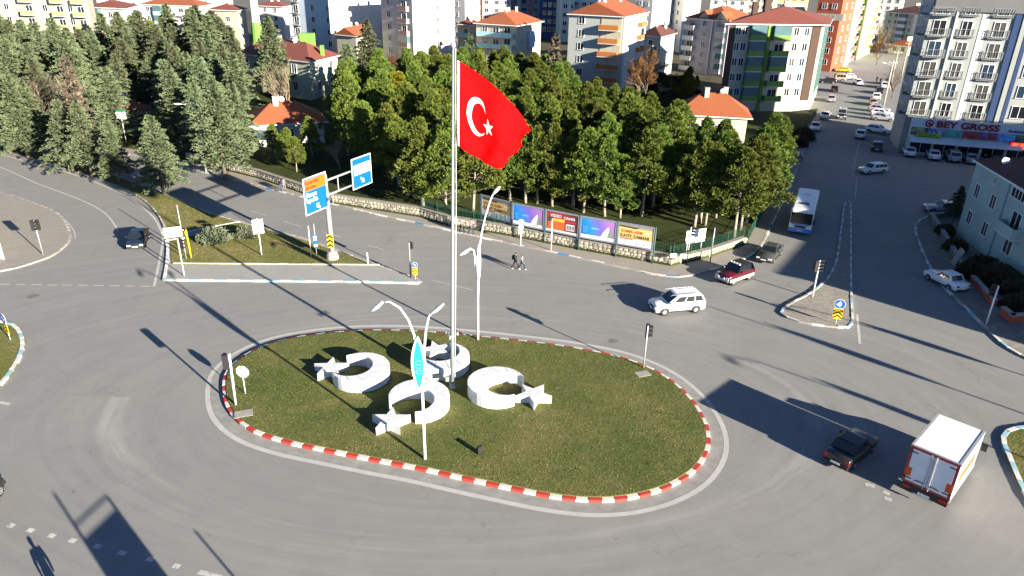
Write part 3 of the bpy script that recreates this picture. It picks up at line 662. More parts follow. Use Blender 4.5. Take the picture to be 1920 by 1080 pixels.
for k, (x0, w, z0, z1) in enumerate(((la.x, W1, 5.35, 8.75), (lb.x - W2, W2, 5.9, 8.95))):
    y = -0.24
    p = MB().box(x0, x0 + w, y - 0.02, y + 0.04, z0, z1, GALV).build('direction_board', t)
    MB().box(x0 + 0.01, x0 + w - 0.01, y - 0.028, y - 0.021, z0 + 0.01, z1 - 0.01, SWHITE).build('border', p)
    MB().box(x0 + 0.1, x0 + w - 0.1, y - 0.036, y - 0.029, z0 + 0.1, z1 - 0.1, SBLUE).build('blue_face', p)
    rx = (R(90), 0, 0)
    if k == 0:
        MB().box(x0 + 0.16, x0 + w - 0.16, y - 0.044, y - 0.037, z1 - 1.22, z1 - 0.2, ORANGE).build('orange_panel', p)
        for s, zz, sz, mm in (('Karayollari', z1 - 0.62, 0.44, BLACKM), ('38 Sube', z1 - 1.10, 0.44, BLACKM), ('Konya', z1 - 1.78, 0.56, SWHITE), ('Isparta', z1 - 2.28, 0.56, SWHITE)):
            link('lettering', text_mesh(s, sz, mm, 0, 0.014), p, (x0 + 0.24, y - 0.05, zz), rx)
        ac, aa = (x0 + w * 0.55, z0 + 0.55), R(135)
    else:
        MB().box(x0 + 0.32, x0 + w - 0.3, y - 0.044, y - 0.037, z0 + 1.35, z0 + 2.35, SWHITE).build('white_patch', p)
        ac, aa = (x0 + w * 0.5, z0 + 0.7), R(-45)
    M2 = Matrix.Translation((ac[0], y - 0.05, ac[1])) @ Matrix.Rotation(R(90), 4, 'X') @ Matrix.Rotation(aa, 4, 'Z')
    ar = [(-0.6, -0.16), (0.05, -0.16), (0.05, -0.42), (0.6, 0), (0.05, 0.42), (0.05, 0.16), (-0.6, 0.16)]
    MB().add([M2 @ Vector((q[0] * 0.62, q[1] * 0.62, 0)) for q in ar], [(0, 1, 5, 6), (2, 3, 4)], SWHITE).build('arrow', p)
q = thing('chevron_plate', 'yellow chevron plate strapped to the gantry pole', 'road sign', (gb[0], gb[1] - 0.3, 0.0), R(-10))
chevrons(q, 0.62, 1.35, 1.35)
# white finger sign
t = thing('finger_sign', 'white signpost with four slanting name boards on the island lawn', 'road sign', (*(-24.44, 65.04), 0.1), R(24))
MB().tube([(0, 0, 0), (0, 0, 3.75)], 0.06, WHITE, 8).build('post', t, True)
for k in range(4): MB().box(-0.5, 0.5, -0.09, -0.06, 2.25 + 0.38 * k, 2.53 + 0.38 * k, SWHITE).build('name_board', t)
# board seen from behind on posts
t = thing('sign_board', 'pale grey sign board on steel posts seen from behind, left island lawn', 'sign board', (*(-31.85, 63.29), 0.1), R(25))
for x, h in ((-0.75, 3.4), (0.75, 3.3)): MB().tube([(x, 0, 0), (x, 0, h)], 0.05, GALV, 8).build('post', t, True)
MB().box(-0.72, 0.7, -0.06, -0.03, 2.35, 3.35, SIGNBACK).build('board', t)
for z in (2.1, 2.9): MB().box(-0.95, 0.95, -0.02, 0.03, z, z + 0.07, WHITE).build('cross_bar', t)
t = thing('sign_post', 'bright yellow steel post beside the pale sign board', 'post', (*(-30.82, 63.89), 0.1)); MB().tube([(0, 0, 0), (-0.05, 0, 2.9)], 0.07, YEL, 8).build('post', t, True); MB().box(-0.14, 0.0, -0.1, 0.1, 2.3, 2.75, YEL).build('junction_box', t)
t = thing('sign_post', 'tall thin grey pole rising behind the pale sign board', 'post', (*(-32.35, 66.05), 0.1)); MB().tube([(0, 0, 0), (0, 0, 4.6)], 0.05, GALV, 8).build('post', t, True); MB().lathe([(0.1, 0), (0.1, 0.03)], GALV, 8).build('base_plate', t)
t = thing('sign_post', 'bare grey post left of the gantry on the lawn', 'post', (*(-19.52, 64.74), 0.1)); MB().tube([(0, 0, 0), (0, 0, 3.2)], 0.045, WHITE, 8).build('post', t, True); MB().lathe([(0.1, 0), (0.1, 0.03)], GALV, 8).build('base_plate', t)
t = thing('information_sign', 'blue and white upright panel on a post near the gantry', 'road sign', (*(-19.19, 65.45), 0.1), R(15)); MB().tube([(0, 0, 0), (0, 0, 3.2)], 0.045, GALV, 8).build('post', t, True)
p = MB().box(-0.2, 0.2, -0.08, -0.05, 0.75, 2.1, SBLUE).build('panel', t); MB().box(-0.15, 0.15, -0.088, -0.082, 1.5, 1.95, SWHITE).build('pictogram', p); MB().box(-0.15, 0.15, -0.088, -0.082, 0.85, 1.1, SWHITE).build('pictogram', p); MB().box(-0.08, 0.08, -0.094, -0.089, 1.6, 1.85, RED).build('pictogram', p)
t = thing('bollard', 'short white bollard at the right end of the island lawn', 'bollard', (*(-13.73, 63.14), 0.1)); MB().tube([(0, 0, 0), (0, 0, 1.2)], 0.06, WHITE, 8).build('post', t, True); MB().lathe([(0.065, 0), (0.04, 0.05)], WHITE, 8, Matrix.Translation((0, 0, 1.2))).build('cap', t)
# bus stop disc and pole on the park pavement
t = thing('round_signpost', 'white post with three stacked discs before the billboards', 'road sign', (*(0.79, 69), 0.1), R(0))
MB().tube([(0, 0, 0), (0, 0, 2.7)], 0.05, WHITE, 8).build('post', t, True)
for z, r in ((2.55, 0.3), (2.0, 0.26), (1.5, 0.24)): MB().lathe([(r, 0), (r, 0.03)], SWHITE, 18, Matrix.Translation((0, -0.06, z)) @ Matrix.Rotation(R(90), 4, 'X')).build('disc', t)
t = thing('sign_post', 'plain pale post standing before the red billboard', 'post', (*(3.86, 67.81), 0.1)); MB().tube([(0, 0, 0), (0, 0, 3.3)], 0.06, WHITE, 8).build('post', t, True); MB().lathe([(0.07, 0), (0.04, 0.05)], WHITE, 8, Matrix.Translation((0, 0, 3.3))).build('cap', t)
# floodlight box and concrete pads on the lawn
t = thing('floodlight', 'small dark floodlight box standing in the grass', 'floodlight', (*(-1.72, 34.47), 0.12), R(40))
MB().box(-0.16, 0.16, -0.07, 0.07, 0.12, 0.62, BLACK).build('housing', t); MB().box(-0.13, 0.13, -0.08, -0.071, 0.2, 0.56, mat('glass_dark', (0.03, 0.03, 0.03), 0.1)).build('lens', t); MB().box(-0.03, 0.03, -0.03, 0.03, -0.02, 0.12, GALV).build('stake', t)
for p, lab, w in (((-16.8, 38.06), 'flat concrete cable cover in the grass at the left end', 0.55), ((9.35, 43.86), 'flat concrete cable cover beside the right signal post', 0.5)):
    tag(MB().prism([(-w, -w * 0.7), (w, -w * 0.7), (w, w * 0.7), (-w, w * 0.7)], 0, 0.03, CONC).build('cable_cover', None, loc=(*p, 0.21), rot=R(20)), lab, 'cover', 'cable covers')
# things just behind the camera whose shadows reach into the picture's lower left
bt = Vector((*(-22.03, 28.25), 0)); bu = Vector((*(-21.56, 30.47), 0)); e = bu - bt; wv = e.length; ez = math.atan2(e.y, e.x)
sv = Vector((-math.sin(SUN_AZ), math.cos(SUN_AZ), 0)) / math.tan(SUN_EL)
hb = 5.6; p0 = bt - sv * hb
t = thing('roadside_billboard', 'steel framed billboard standing on the near pavement', 'billboard', p0, ez)
MB().box(0.1, wv - 0.1, -0.03, 0.03, 2.9, hb - 0.35, SIGNBACK).build('panel', t)
for x in (0, wv): MB().tube([(x, 0, 0), (x, 0, hb + (0.9 if x == 0 else 0))], 0.07, GALV, 8).build('post', t, True)
for z in (hb, 2.4): MB().tube([(0, 0, z), (wv, 0, z)], 0.05, GALV, 6).build('rail', t)
q = Vector((*(-15.83, 28.04), 0)) - sv * 4.8
t = thing('sign_post', 'thin pole on the near pavement casting a lone shadow', 'post', q); MB().tube([(0, 0, 0), (0, 0, 4.8)], 0.06, GALV, 8).build('post', t, True); MB().lathe([(0.12, 0), (0.12, 0.03)], GALV, 8).build('base_plate', t)
# ---------------------------------------------------------------- vehicles
GLASS = mat('car_glass', (0.012, 0.016, 0.02), 0.06, 0.02, spec=0.8); TYRE = mat('tyre', (0.018, 0.018, 0.018), 0.85, 0.1); RIM = mat('rim', (0.45, 0.46, 0.47), 0.35, 0.05, metal=0.6)
TRIM = mat('black_trim', (0.02, 0.02, 0.021), 0.6, 0.1); LAMPW = mat('headlamp', (0.75, 0.77, 0.8), 0.12, 0.02, spec=0.9); LAMPR = mat('tail_lamp', (0.45, 0.012, 0.01), 0.2, 0.03)
PLATE = mat('number_plate', (0.75, 0.75, 0.73), 0.4, 0.03); CHROME = mat('chrome', (0.6, 0.6, 0.6), 0.2, 0.05, metal=0.9)
P_WHITE = paint('white', (0.72, 0.73, 0.74)); P_CREAM = paint('cream', (0.66, 0.64, 0.58)); P_SILVER = paint('silver', (0.38, 0.39, 0.41), metal=0.3); P_DARK = paint('dark_blue', (0.014, 0.02, 0.032)); P_BLACK = paint('black', (0.012, 0.013, 0.014))
P_GREY = paint('dark_grey', (0.055, 0.055, 0.05)); P_MAROON = paint('maroon', (0.075, 0.006, 0.014)); P_BEIGE = paint('beige', (0.30, 0.25, 0.18)); P_YEL = paint('yellow', (0.7, 0.45, 0.02)); P_BLUE = paint('bus_blue', (0.03, 0.22, 0.6)); P_RED = paint('box_red', (0.28, 0.008, 0.02)); P_GREEN = paint('dark_green', (0.03, 0.045, 0.035))
KIND = {  # length, width, height, hood, belt, deck, windscreen base/top, roof end, rear glass base (from the front), wheelbase, wheel radius, ground clearance, side windows
    'sedan':  (4.30, 1.66, 1.40, 0.84, 0.90, 0.93, 1.28, 1.85, 3.05, 3.55, 2.50, 0.29, 0.22, 2),
    'boxy':   (4.00, 1.62, 1.42, 0.84, 0.88, 0.94, 1.22, 1.70, 2.95, 3.30, 2.42, 0.28, 0.22, 2),
    'hatch':  (4.10, 1.72, 1.48, 0.90, 0.96, 0.98, 1.10, 1.85, 3.45, 4.02, 2.55, 0.31, 0.20, 2),
    'wagon':  (4.30, 1.62, 1.44, 0.84, 0.88, 0.90, 1.22, 1.75, 3.85, 4.22, 2.50, 0.29, 0.22, 3),
    'mpv':    (4.50, 1.76, 1.66, 0.98, 1.04, 1.06, 0.98, 1.85, 4.10, 4.46, 2.80, 0.33, 0.24, 3),
    'suv':    (3.75, 1.68, 1.66, 1.04, 1.08, 1.08, 1.20, 1.60, 3.30, 3.62, 2.25, 0.36, 0.36, 2),
    'jeep':   (4.20, 1.76, 1.90, 1.08, 1.12, 1.12, 1.30, 1.60, 4.00, 4.16, 2.40, 0.37, 0.38, 3)}
PROTO = {}
def car_proto(kind):
    if kind in PROTO: return PROTO[kind]
    L, W, H, hh, hb, hd, ws0, ws1, rr1, rg0, wb, wr, gc, nwin = KIND[kind]
    X = lambda f: L / 2 - f; w = W / 2; parts = []
    def ring(f, k, zb, zt, kt=0.9):
        ww = w * k; zm = zb + (zt - zb) * 0.55
        half = [(ww * 0.86, zb), (ww * 0.97, zb + 0.07), (ww, zm), (ww * 0.975, zt - 0.09), (ww * kt, zt - 0.015)]
        pts = half + [(0, zt + 0.015)] + [(-a, b) for a, b in half[::-1]]
        return [(X(f), a, b) for a, b in pts]
    st = [ring(0.0, 0.86, gc + 0.1, hh * 0.62), ring(0.05, 0.93, gc + 0.03, hh * 0.86), ring(0.22, 0.975, gc, hh * 0.94), ring(0.6, 1.0, gc, hh * 0.985), ring(ws0, 1.0, gc, hh + 0.01), ring(ws0 + 0.25, 1.0, gc, hb), ring((ws0 + rg0) / 2, 1.0, gc, hb),
          ring(max(rg0 - 0.3, L * 0.6), 1.0, gc, hb + 0.01), ring(min(rg0, L - 0.12), 0.995, gc, hd), ring(L - 0.1, 0.96, gc + 0.02, hd * 0.99), ring(L - 0.02, 0.93, gc + 0.06, hd * 0.92), ring(L, 0.86, gc + 0.12, hd * 0.7)]
    mb = MB().loft(st, P_WHITE); parts.append(('body', fixn(mb.mesh('body', True)), None, True))
    # cabin
    wb_, wr_ = w * 0.93, w * (0.79 if kind not in ('suv', 'jeep', 'mpv') else 0.83); zr = H - 0.05
    def rect(f0, f1, ww, z): return [(X(f0), ww, z), (X(f0), -ww, z), (X(f1), -ww, z), (X(f1), ww, z)]
    b0 = rect(ws0, rg0, wb_, hb - 0.05); b1 = rect(ws1, rr1, wr_, zr)
    xm0 = 0.12; top = rect(ws1 + 0.14, rr1 - 0.12, wr_ * 0.84, H)
    mb = MB().loft([b0, b1, top], P_WHITE, cap0=False); parts.append(('cabin', fixn(mb.mesh('cabin')), None, True))
    def panel(a, b, c, d, m0, m1, n0, n1, push, nm):
        """glass panel in the face a(bottom first) b(bottom last) c(top last) d(top first)"""
        a, b, c, d = map(Vector, (a, b, c, d)); nrm = (b - a).cross(d - a).normalized()
        ctr = (a + b + c + d) / 4
        if nrm.dot(ctr - Vector((0, 0, hb))) < 0: nrm = -nrm
        P = lambda u, v: (a.lerp(b, u)).lerp(d.lerp(c, u), v) + nrm * push
        q = [P(m0, n0), P(m1, n0), P(m1, n1), P(m0, n1)]
        vs = q + [p - nrm * 0.03 for p in q]
        parts.append((nm, MB().add(vs, [(0, 1, 2, 3), (0, 4, 5, 1), (1, 5, 6, 2), (2, 6, 7, 3), (3, 7, 4, 0)], GLASS).mesh(nm), 1, False))
    panel(b0[0], b0[1], b1[1], b1[0], 0.06, 0.94, 0.14, 0.93, 0.012, 'windscreen')
    panel(b0[3], b0[2], b1[2], b1[3], 0.08, 0.92, 0.2 if rg0 < L - 0.2 else 0.12, 0.92, 0.012, 'rear_window')
    for s in (0, 1):
        A, B, C, D = (b0[0], b0[3], b1[3], b1[0]) if s == 0 else (b0[1], b0[2], b1[2], b1[1])
        cuts = {2: [(0.13, 0.50), (0.54, 0.90)], 3: [(0.14, 0.42), (0.45, 0.70), (0.73, 0.95)]}[nwin]
        for u0, u1 in cuts: panel(A, B, C, D, u0, u1, 0.18, 0.90, 0.012, 'side_window')
    # bumpers, lamps, grille, plates, mirrors
    parts.append(('bumper', MB().box(X(0.16), X(-0.06), -w * 0.9, w * 0.9, gc + 0.04, gc + 0.2, TRIM).mesh('bumper'), None, False))
    parts.append(('bumper', MB().box(X(L + 0.06), X(L - 0.16), -w * 0.9, w * 0.9, gc + 0.06, gc + 0.22, TRIM).mesh('bumper'), None, False))
    parts.append(('grille', MB().box(X(0.12), X(-0.015), -w * 0.42, w * 0.42, hh * 0.56, hh * 0.74, TRIM).mesh('grille'), None, False))
    for s in (-1, 1):
        y0, y1 = sorted((s * w * 0.48, s * w * 0.86))
        parts.append(('headlight', MB().box(X(0.2), X(-0.01), y0, y1, hh * 0.62, hh * 0.80, LAMPW).mesh('headlight'), None, False))
        parts.append(('tail_light', MB().box(X(L + 0.012), X(L - 0.15), *sorted((s * w * 0.60, s * w * 0.92)), hd * 0.66, hd * 0.84, LAMPR).mesh('tail_light'), None, False))
        yy = s * (w + 0.02); parts.append(('mirror', MB().box(X(ws0 + 0.42), X(ws0 + 0.28), *sorted((yy, yy + s * 0.17)), hb + 0.02, hb + 0.16, P_WHITE).mesh('mirror'), None, True))
        parts.append(('sill', MB().box(X(L / 2 + wb / 2 - wr - 0.08), X(L / 2 - wb / 2 + wr + 0.08), *sorted((s * (w - 0.05), s * (w + 0.012))), gc + 0.02, gc + 0.14, TRIM).mesh('sill'), None, False))
    for f in (-0.075, L + 0.075): parts.append(('number_plate', MB().box(X(f) - 0.012, X(f) + 0.012, -0.26, 0.26, gc + 0.2, gc + 0.32, PLATE).mesh('number_plate'), None, False))
    # wheels
    for f in (L / 2 - wb / 2, L / 2 + wb / 2):
        for s in (-1, 1):
            M0 = Matrix.Translation((X(f) + 0.05, s * (w - 0.10), wr)) @ Matrix.Rotation(R(-90 * s), 4, 'X')
            k = len(parts)
            parts.append(('wheel', MB().lathe([(wr * 0.7, -0.1), (wr, -0.08), (wr, 0.09), (wr * 0.9, 0.115), (wr * 0.62, 0.118)], TYRE, 18, M0).mesh('wheel', True), None, False))
            mb = MB().lathe([(wr * 0.62, 0.105), (wr * 0.60, 0.122), (wr * 0.2, 0.128)], RIM, 12, M0)
            for q in range(5):
                mb.box(wr * 0.22, wr * 0.52, -0.028, 0.028, 0.125, 0.131, TRIM, M0 @ Matrix.Rotation(R(36 + 72 * q), 4, 'Z'))
            parts.append(('rim', mb.mesh('rim'), k, False))
            seg = 14; vs = []
            for r_ in (wr * 1.0, wr * 1.22):
                for q in range(seg + 1):
                    a = R(-8) + R(196) * q / seg; vs.append((X(f) + 0.05 + r_ * math.cos(a), s * (w + 0.006), wr + r_ * math.sin(a)))
            parts.append(('wheel_arch', MB().add(vs, [(q, q + 1, q + seg + 2, q + seg + 1) for q in range(seg)], TRIM).mesh('wheel_arch'), None, False))
    PROTO[kind] = parts
    return parts
def car(kind, pm, loc, ang, label, name='car', cat='car', group=None, two=None):
    t = thing(name, label, cat, (*loc[:2], 0.004), ang, group); objs = []
    for nm, me, par, paintable in car_proto(kind):
        o = link(nm, me, t if par is None else objs[par]); objs.append(o)
        if paintable:
            o.material_slots[0].link = 'OBJECT'; o.material_slots[0].material = (two if two and nm == 'cabin' else pm)
    return t, objs
def near_side(kind, front, rear, side):
    """car centre and heading from the ground points under its two near wheels; side=+1: those are its left wheels"""
    a, b = Vector(front), Vector(rear); d = (a - b).normalized(); n = Vector((-d.y, d.x)) * side
    W = KIND[kind][1]; c = (a + b) / 2 - n * (W / 2 - 0.03) - d * 0.0
    return (c.x, c.y), math.atan2(d.y, d.x)
def heading(a, b): return math.atan2(b[1] - a[1], b[0] - a[0])
ST = R(65.7)      # direction of the side street
c, a = near_side('mpv', (12.75, 53.61), (15.41, 54.23), 1)
t, ob = car('mpv', P_WHITE, c, a, 'white people carrier with roof rails turning into the junction')
for s in (-1, 1): MB().tube([(0.95, s * 0.66, 1.66), (0.8, s * 0.66, 1.74), (-1.5, s * 0.66, 1.74), (-1.65, s * 0.66, 1.66)], 0.025, RIM, 6).build('roof_rail', t)
c, a = near_side('suv', (20.18, 60.08), (22.03, 61.44), 1)
t, ob = car('suv', P_MAROON, c, a, 'small maroon off-roader with spare lamps and silver lower body', two=P_BLACK)
for s in (-1, 1): MB().box(-1.75, 1.75, *sorted((s * 0.80, s * 0.865)), 0.40, 0.66, P_CREAM).build('side_cladding', t)
MB().box(1.75, 2.0, -0.75, 0.75, 0.45, 0.66, P_SILVER).build('bull_bar', t)
mb = MB().box(-1.2, 0.3, -0.6, 0.6, 1.69, 1.71, TRIM)
for k in range(4): mb.box(0.22, 0.36, -0.55 + 0.32 * k, -0.37 + 0.32 * k, 1.71, 1.84, LAMPW)
mb.build('roof_rack', t)
for y in (-0.3, 0.3): MB().lathe([(0.09, 0), (0.09, 0.06)], LAMPW, 10, Matrix.Translation((2.0, y, 0.72)) @ Matrix.Rotation(R(90), 4, 'Y')).build('spot_lamp', t)
MB().lathe([(0.33, 0), (0.33, 0.2)], TYRE, 16, Matrix.Translation((-1.88, 0.1, 0.98)) @ Matrix.Rotation(R(-90), 4, 'Y')).build('spare_wheel', t)
car('sedan', P_GREY, (25.7, 67.2), heading((27.63, 69.82), (24.44, 65.05)), 'dark grey saloon car waiting behind the maroon off-roader')
c, a = near_side('wagon', (50.14, 99.76), (52.59, 100.65), 1)
car('wagon', P_CREAM, c, a, 'cream estate car crossing the shaded side street')
c, a = near_side('hatch', (64.85, 126.98), (62.82, 128.76), -1)
car('hatch', P_WHITE, c, a, 'white hatchback parked nose to the right at the street corner')
car('boxy', P_WHITE, (59.51, 124.4), heading((62.24, 130.27), (58.58, 122.68)) + math.pi, 'small boxy white car beside the white hatchback')
car('boxy', P_GREEN, (58.27, 115.37), ST, 'dark green old saloon parked in front of the white hatchback')
for (px, kind, pm, lab) in (((61.83, 112.13), 'boxy', P_WHITE, 'white boxy car, first of the row before the market'), ((64.65, 110.32), 'sedan', P_WHITE, 'white saloon, second of the row before the market'), ((67.19, 109.52), 'mpv', P_SILVER, 'silver people carrier, third of the row before the market'), ((69.24, 108.38), 'sedan', P_SILVER, 'silver saloon, fourth of the row before the market'), ((72.27, 107.34), 'hatch', P_BLACK, 'black hatchback, last of the row before the market')):
    car(kind, pm, px, R(70), lab, group='cars parked before the market')
car('boxy', P_WHITE, (53.87, 129.97), ST + math.pi, 'white boxy car with a dark grille by the pavement shrubs', group='cars along the side street')
car('sedan', P_WHITE, (59.96, 141.25), ST, 'white saloon seen from behind beside the green apartment block', group='cars along the side street')
car('jeep', P_BLACK, (63.3, 141.57), ST + math.pi, 'black jeep with lit headlamps driving down the side street', two=P_SILVER)
car('hatch', P_SILVER, (69.05, 161.08), ST, 'silver hatchback parked at the foot of the green block', group='cars along the side street')
car('sedan', P_GREY, (75.51, 175.46), ST, 'dark grey saloon parked beyond the silver hatchback', group='cars along the side street')
car('boxy', P_WHITE, (85.84, 186.56), ST + math.pi + 0.25, 'white boxy car driving in the sunlit stretch of street')
c, a = near_side('jeep', (81.15, 191.29), (83.8, 190.72), 1); car('jeep', P_BEIGE, c, a, 'beige off-roader standing across the street end')
car('hatch', P_WHITE, (c[0] + 4.5, c[1] + 4.5), a + 0.1, 'white hatchback behind the beige off-roader')
car('sedan', P_YEL, (91.97, 210.62), a, 'yellow taxi at the far end of the street', cat='taxi')
car('hatch', P_BLACK, (78.89, 188.31), a, 'black car half hidden behind the beige off-roader')
for (px, kind, pm, ang, lab) in (((70.65, 140.2), 'hatch', P_SILVER, R(-25), 'silver hatchback parked at an angle, nearest of three'), ((72.47, 144.61), 'hatch', P_WHITE, R(-25), 'white hatchback parked at an angle, middle of three'), ((74.05, 149.24), 'hatch', P_SILVER, R(-25), 'silver hatchback parked at an angle, farthest of three'),
                       ((76.49, 157.34), 'boxy', P_BEIGE, ST, 'dull beige car at the near end of the right kerb row'), ((80.67, 165.07), 'hatch', P_WHITE, ST, 'white car in the right kerb row under the first pole'), ((85.26, 173.54), 'sedan', P_DARK, ST, 'dark blue car in the right kerb row'), ((90.45, 182.05), 'mpv', P_WHITE, ST, 'white van in the shaded right kerb row'), ((94.24, 188.47), 'hatch', P_GREY, ST, 'dark car at the far end of the right kerb row')):
    car(kind, pm, px, ang, lab, group='cars along the side street')
car('sedan', P_DARK, (-37.67, 67.69), R(-72), 'dark blue saloon coming down the left road')
car('boxy', P_BLACK, (20.39, 35.31), R(42), 'old black saloon driving beside the white box truck')
car('boxy', P_WHITE, (40.04, 61.19), R(105), 'white old saloon parked on the kerb of the right pavement')
c, a = near_side('hatch', (50.53, 82.28), (52.15, 81.98), 1); car('hatch', P_SILVER, c, a, 'silver hatchback parked behind the small conifer by the teal house')
car('hatch', P_BLACK, (-27.7, 28.9), R(100), 'black car cut off by the left edge of the picture')
# bus
fc = Vector((*(31.05, 74), 0)); d = Vector((math.cos(ST), math.sin(ST), 0)); BL = 9.0
t = thing('bus', 'white city bus with a blue front bumper driving down the side street', 'bus', fc + d * (BL / 2), ST + math.pi)
def rring(x, w, z0, z1, r): return [(x, -w, z0), (x, -w, z1 - r), (x, -w + r * 0.4, z1 - r * 0.35), (x, -w + r, z1), (x, w - r, z1), (x, w - r * 0.4, z1 - r * 0.35), (x, w, z1 - r), (x, w, z0)]
h = BL / 2
MB().loft([rring(-h, 1.1, 0.5, 2.8, 0.2), rring(-h + 0.15, 1.2, 0.4, 2.9, 0.2), rring(h - 0.35, 1.2, 0.4, 2.9, 0.2), rring(h, 1.14, 0.4, 2.55, 0.2)], P_WHITE).build('body', t)
MB().loft([[(h - 0.36, -1.1, 2.72), (h - 0.36, 1.1, 2.72), (h - 0.36, 1.1, 2.65), (h - 0.36, -1.1, 2.65)], [(h + 0.03, -1.08, 2.5), (h + 0.03, 1.08, 2.5), (h + 0.03, 1.08, 1.3), (h + 0.03, -1.08, 1.3)]], GLASS).build('windscreen', t)
MB().box(h - 0.4, h + 0.05, -1.18, 1.18, 0.35, 0.78, P_BLUE).build('bumper', t); MB().box(h - 0.1, h + 0.06, -0.55, 0.55, 0.85, 1.08, BLACK).build('grille', t)
for s in (-1, 1):
    MB().box(h - 0.1, h + 0.045, *sorted((s * 0.65, s * 1.05)), 0.88, 1.08, LAMPW).build('headlight', t)
    MB().box(h - 0.1, h + 0.3, *sorted((s * 1.22, s * 1.42)), 1.5, 2.0, BLACK).build('mirror', t)
    for k in range(5): MB().box(-h + 0.5 + k * 1.62, -h + 1.98 + k * 1.62, *sorted((s * 1.19, s * 1.215)), 1.35, 2.3, GLASS).build('side_window', t)
    MB().box(-h + 0.2, h - 0.45, *sorted((s * 1.19, s * 1.212)), 0.45, 0.75, P_BLUE).build('stripe', t)
    for x in (-h + 2.3, h - 2.1):
        M0 = Matrix.Translation((x, s * 1.1, 0.45)) @ Matrix.Rotation(R(-90 * s), 4, 'X'); wl = MB().lathe([(0.3, -0.12), (0.45, -0.1), (0.45, 0.1), (0.3, 0.14)], TYRE, 16, M0).build('wheel', t); MB().lathe([(0.28, 0.13), (0.26, 0.15)], RIM, 12, M0).build('rim', wl)
MB().box(1.8, 2.5, -0.45, 0.45, 2.9, 2.98, BLACK).build('roof_hatch', t); MB().box(-2.2, -1.4, -0.4, 0.4, 2.9, 2.94, SWHITE).build('roof_hatch', t)
MB().box(h - 0.1, h + 0.047, -0.9, 0.9, 1.14, 1.26, P_BLUE).build('name_strip', t); MB().box(h + 0.04, h + 0.06, -0.26, 0.26, 0.5, 0.62, PLATE).build('number_plate', t)
# box truck
ra = Vector((*(21.55, 31.92), 0)); rb = Vector((*(23.43, 30.26), 0)); rc = (ra + rb) / 2; ta = R(45.0); td = Vector((math.cos(ta), math.sin(ta), 0))
t = thing('box_truck', 'white box truck with a dark red rear frame, seen from behind', 'truck', (*(rc + td * 2.1)[:2], 0.004), ta)
BW = 1.2; x0, x1 = -2.1, 2.15; zb, zt = 0.95, 3.25
PANEL = mat('box_panel', (0.62, 0.66, 0.70), 0.4, 0.05, 1.2)
MB().box(x0 + 0.03, x1, -BW, BW, zb, zt, PANEL).build('box_body', t)
rf = MB().box(x0 + 0.02, x1 + 0.02, -BW + 0.1, BW - 0.1, zt, zt + 0.025, mat('truck_roof', (0.68, 0.72, 0.74), 0.5, 0.06, 0.8)).build('roof', t)
for s in (-1, 1):
    MB().box(x0, x1 + 0.03, *sorted((s * (BW - 0.1), s * (BW + 0.03))), zt - 0.08, zt + 0.05, GALV).build('edge_profile', t); MB().box(x0, x1 + 0.03, *sorted((s * (BW - 0.02), s * (BW + 0.03))), zb - 0.05, zb + 0.1, GALV).build('edge_profile', t)
MB().box(x0 - 0.01, x0 + 0.1, -BW + 0.1, BW - 0.1, zt - 0.02, zt + 0.045, GALV).build('edge_profile', t)
fr_ = MB()
for s in (-1, 1): fr_.box(x0 - 0.03, x0 + 0.05, *sorted((s * (BW - 0.14), s * BW)), zb, zt, P_RED)
fr_.box(x0 - 0.03, x0 + 0.05, -BW + 0.14, BW - 0.14, zt - 0.13, zt - 0.01, P_RED).box(x0 - 0.03, x0 + 0.05, -BW + 0.14, BW - 0.14, zb, zb + 0.14, P_RED).build('rear_frame', t)
for s in (-1, 1):
    dr = MB().box(x0 - 0.045, x0 + 0.0, *sorted((s * 0.03, s * (BW - 0.15))), zb + 0.15, zt - 0.14, PANEL).build('rear_door', t)
    MB().tube([(x0 - 0.08, s * 0.13, zb + 0.02), (x0 - 0.08, s * 0.13, zt - 0.05)], 0.025, GALV, 6).build('lock_bar', dr)
    MB().tube([(x0 - 0.09, s * 0.13, zb + 0.38), (x0 - 0.1, s * 0.55, zb + 0.36), (x0 - 0.1, s * 0.62, zb + 0.32)], 0.025, BLACK, 6).build('handle', dr)
    for z in (zb + 0.3, zt - 0.35): MB().box(x0 - 0.06, x0 - 0.046, *sorted((s * (BW - 0.42), s * (BW - 0.02))), z, z + 0.07, BLACK).build('hinge', dr)
    hz = MB().box(x0 - 0.05, x0 - 0.032, *sorted((s * (BW - 0.34), s * (BW - 0.06))), zb + 0.45, zb + 1.0, ORANGE).build('hazard_plate', t)
    for k in range(3): MB().add([(x0 - 0.053, s * (BW - 0.34), zb + 0.47 + k * 0.18), (x0 - 0.053, s * (BW - 0.06), zb + 0.55 + k * 0.18), (x0 - 0.053, s * (BW - 0.06), zb + 0.62 + k * 0.18), (x0 - 0.053, s * (BW - 0.34), zb + 0.54 + k * 0.18)], [(0, 1, 2, 3)], RED).build('hazard_stripe', hz)
    MB().box(x0 + 0.0, x0 + 0.08, *sorted((s * 0.72, s * 1.12)), 0.62, 0.76, LAMPR).build('tail_light', t)
    for x in (-1.1, 2.75):
        M0 = Matrix.Translation((x, s * (0.95 if x < 0 else 0.92), 0.4)) @ Matrix.Rotation(R(-90 * s), 4, 'X'); wl = MB().lathe([(0.28, -0.14), (0.4, -0.12), (0.4, 0.12), (0.28, 0.15)], TYRE, 16, M0).build('wheel', t); MB().lathe([(0.26, 0.14), (0.24, 0.16)], RIM, 12, M0).build('rim', wl)
    MB().box(-0.6, 1.6, *sorted((s * 1.0, s * 1.06)), 0.45, 0.8, GALV).build('side_guard', t)
    MB().box(3.3, 3.42, *sorted((s * 1.12, s * 1.42)), 1.4, 1.85, BLACK).build('mirror', t)
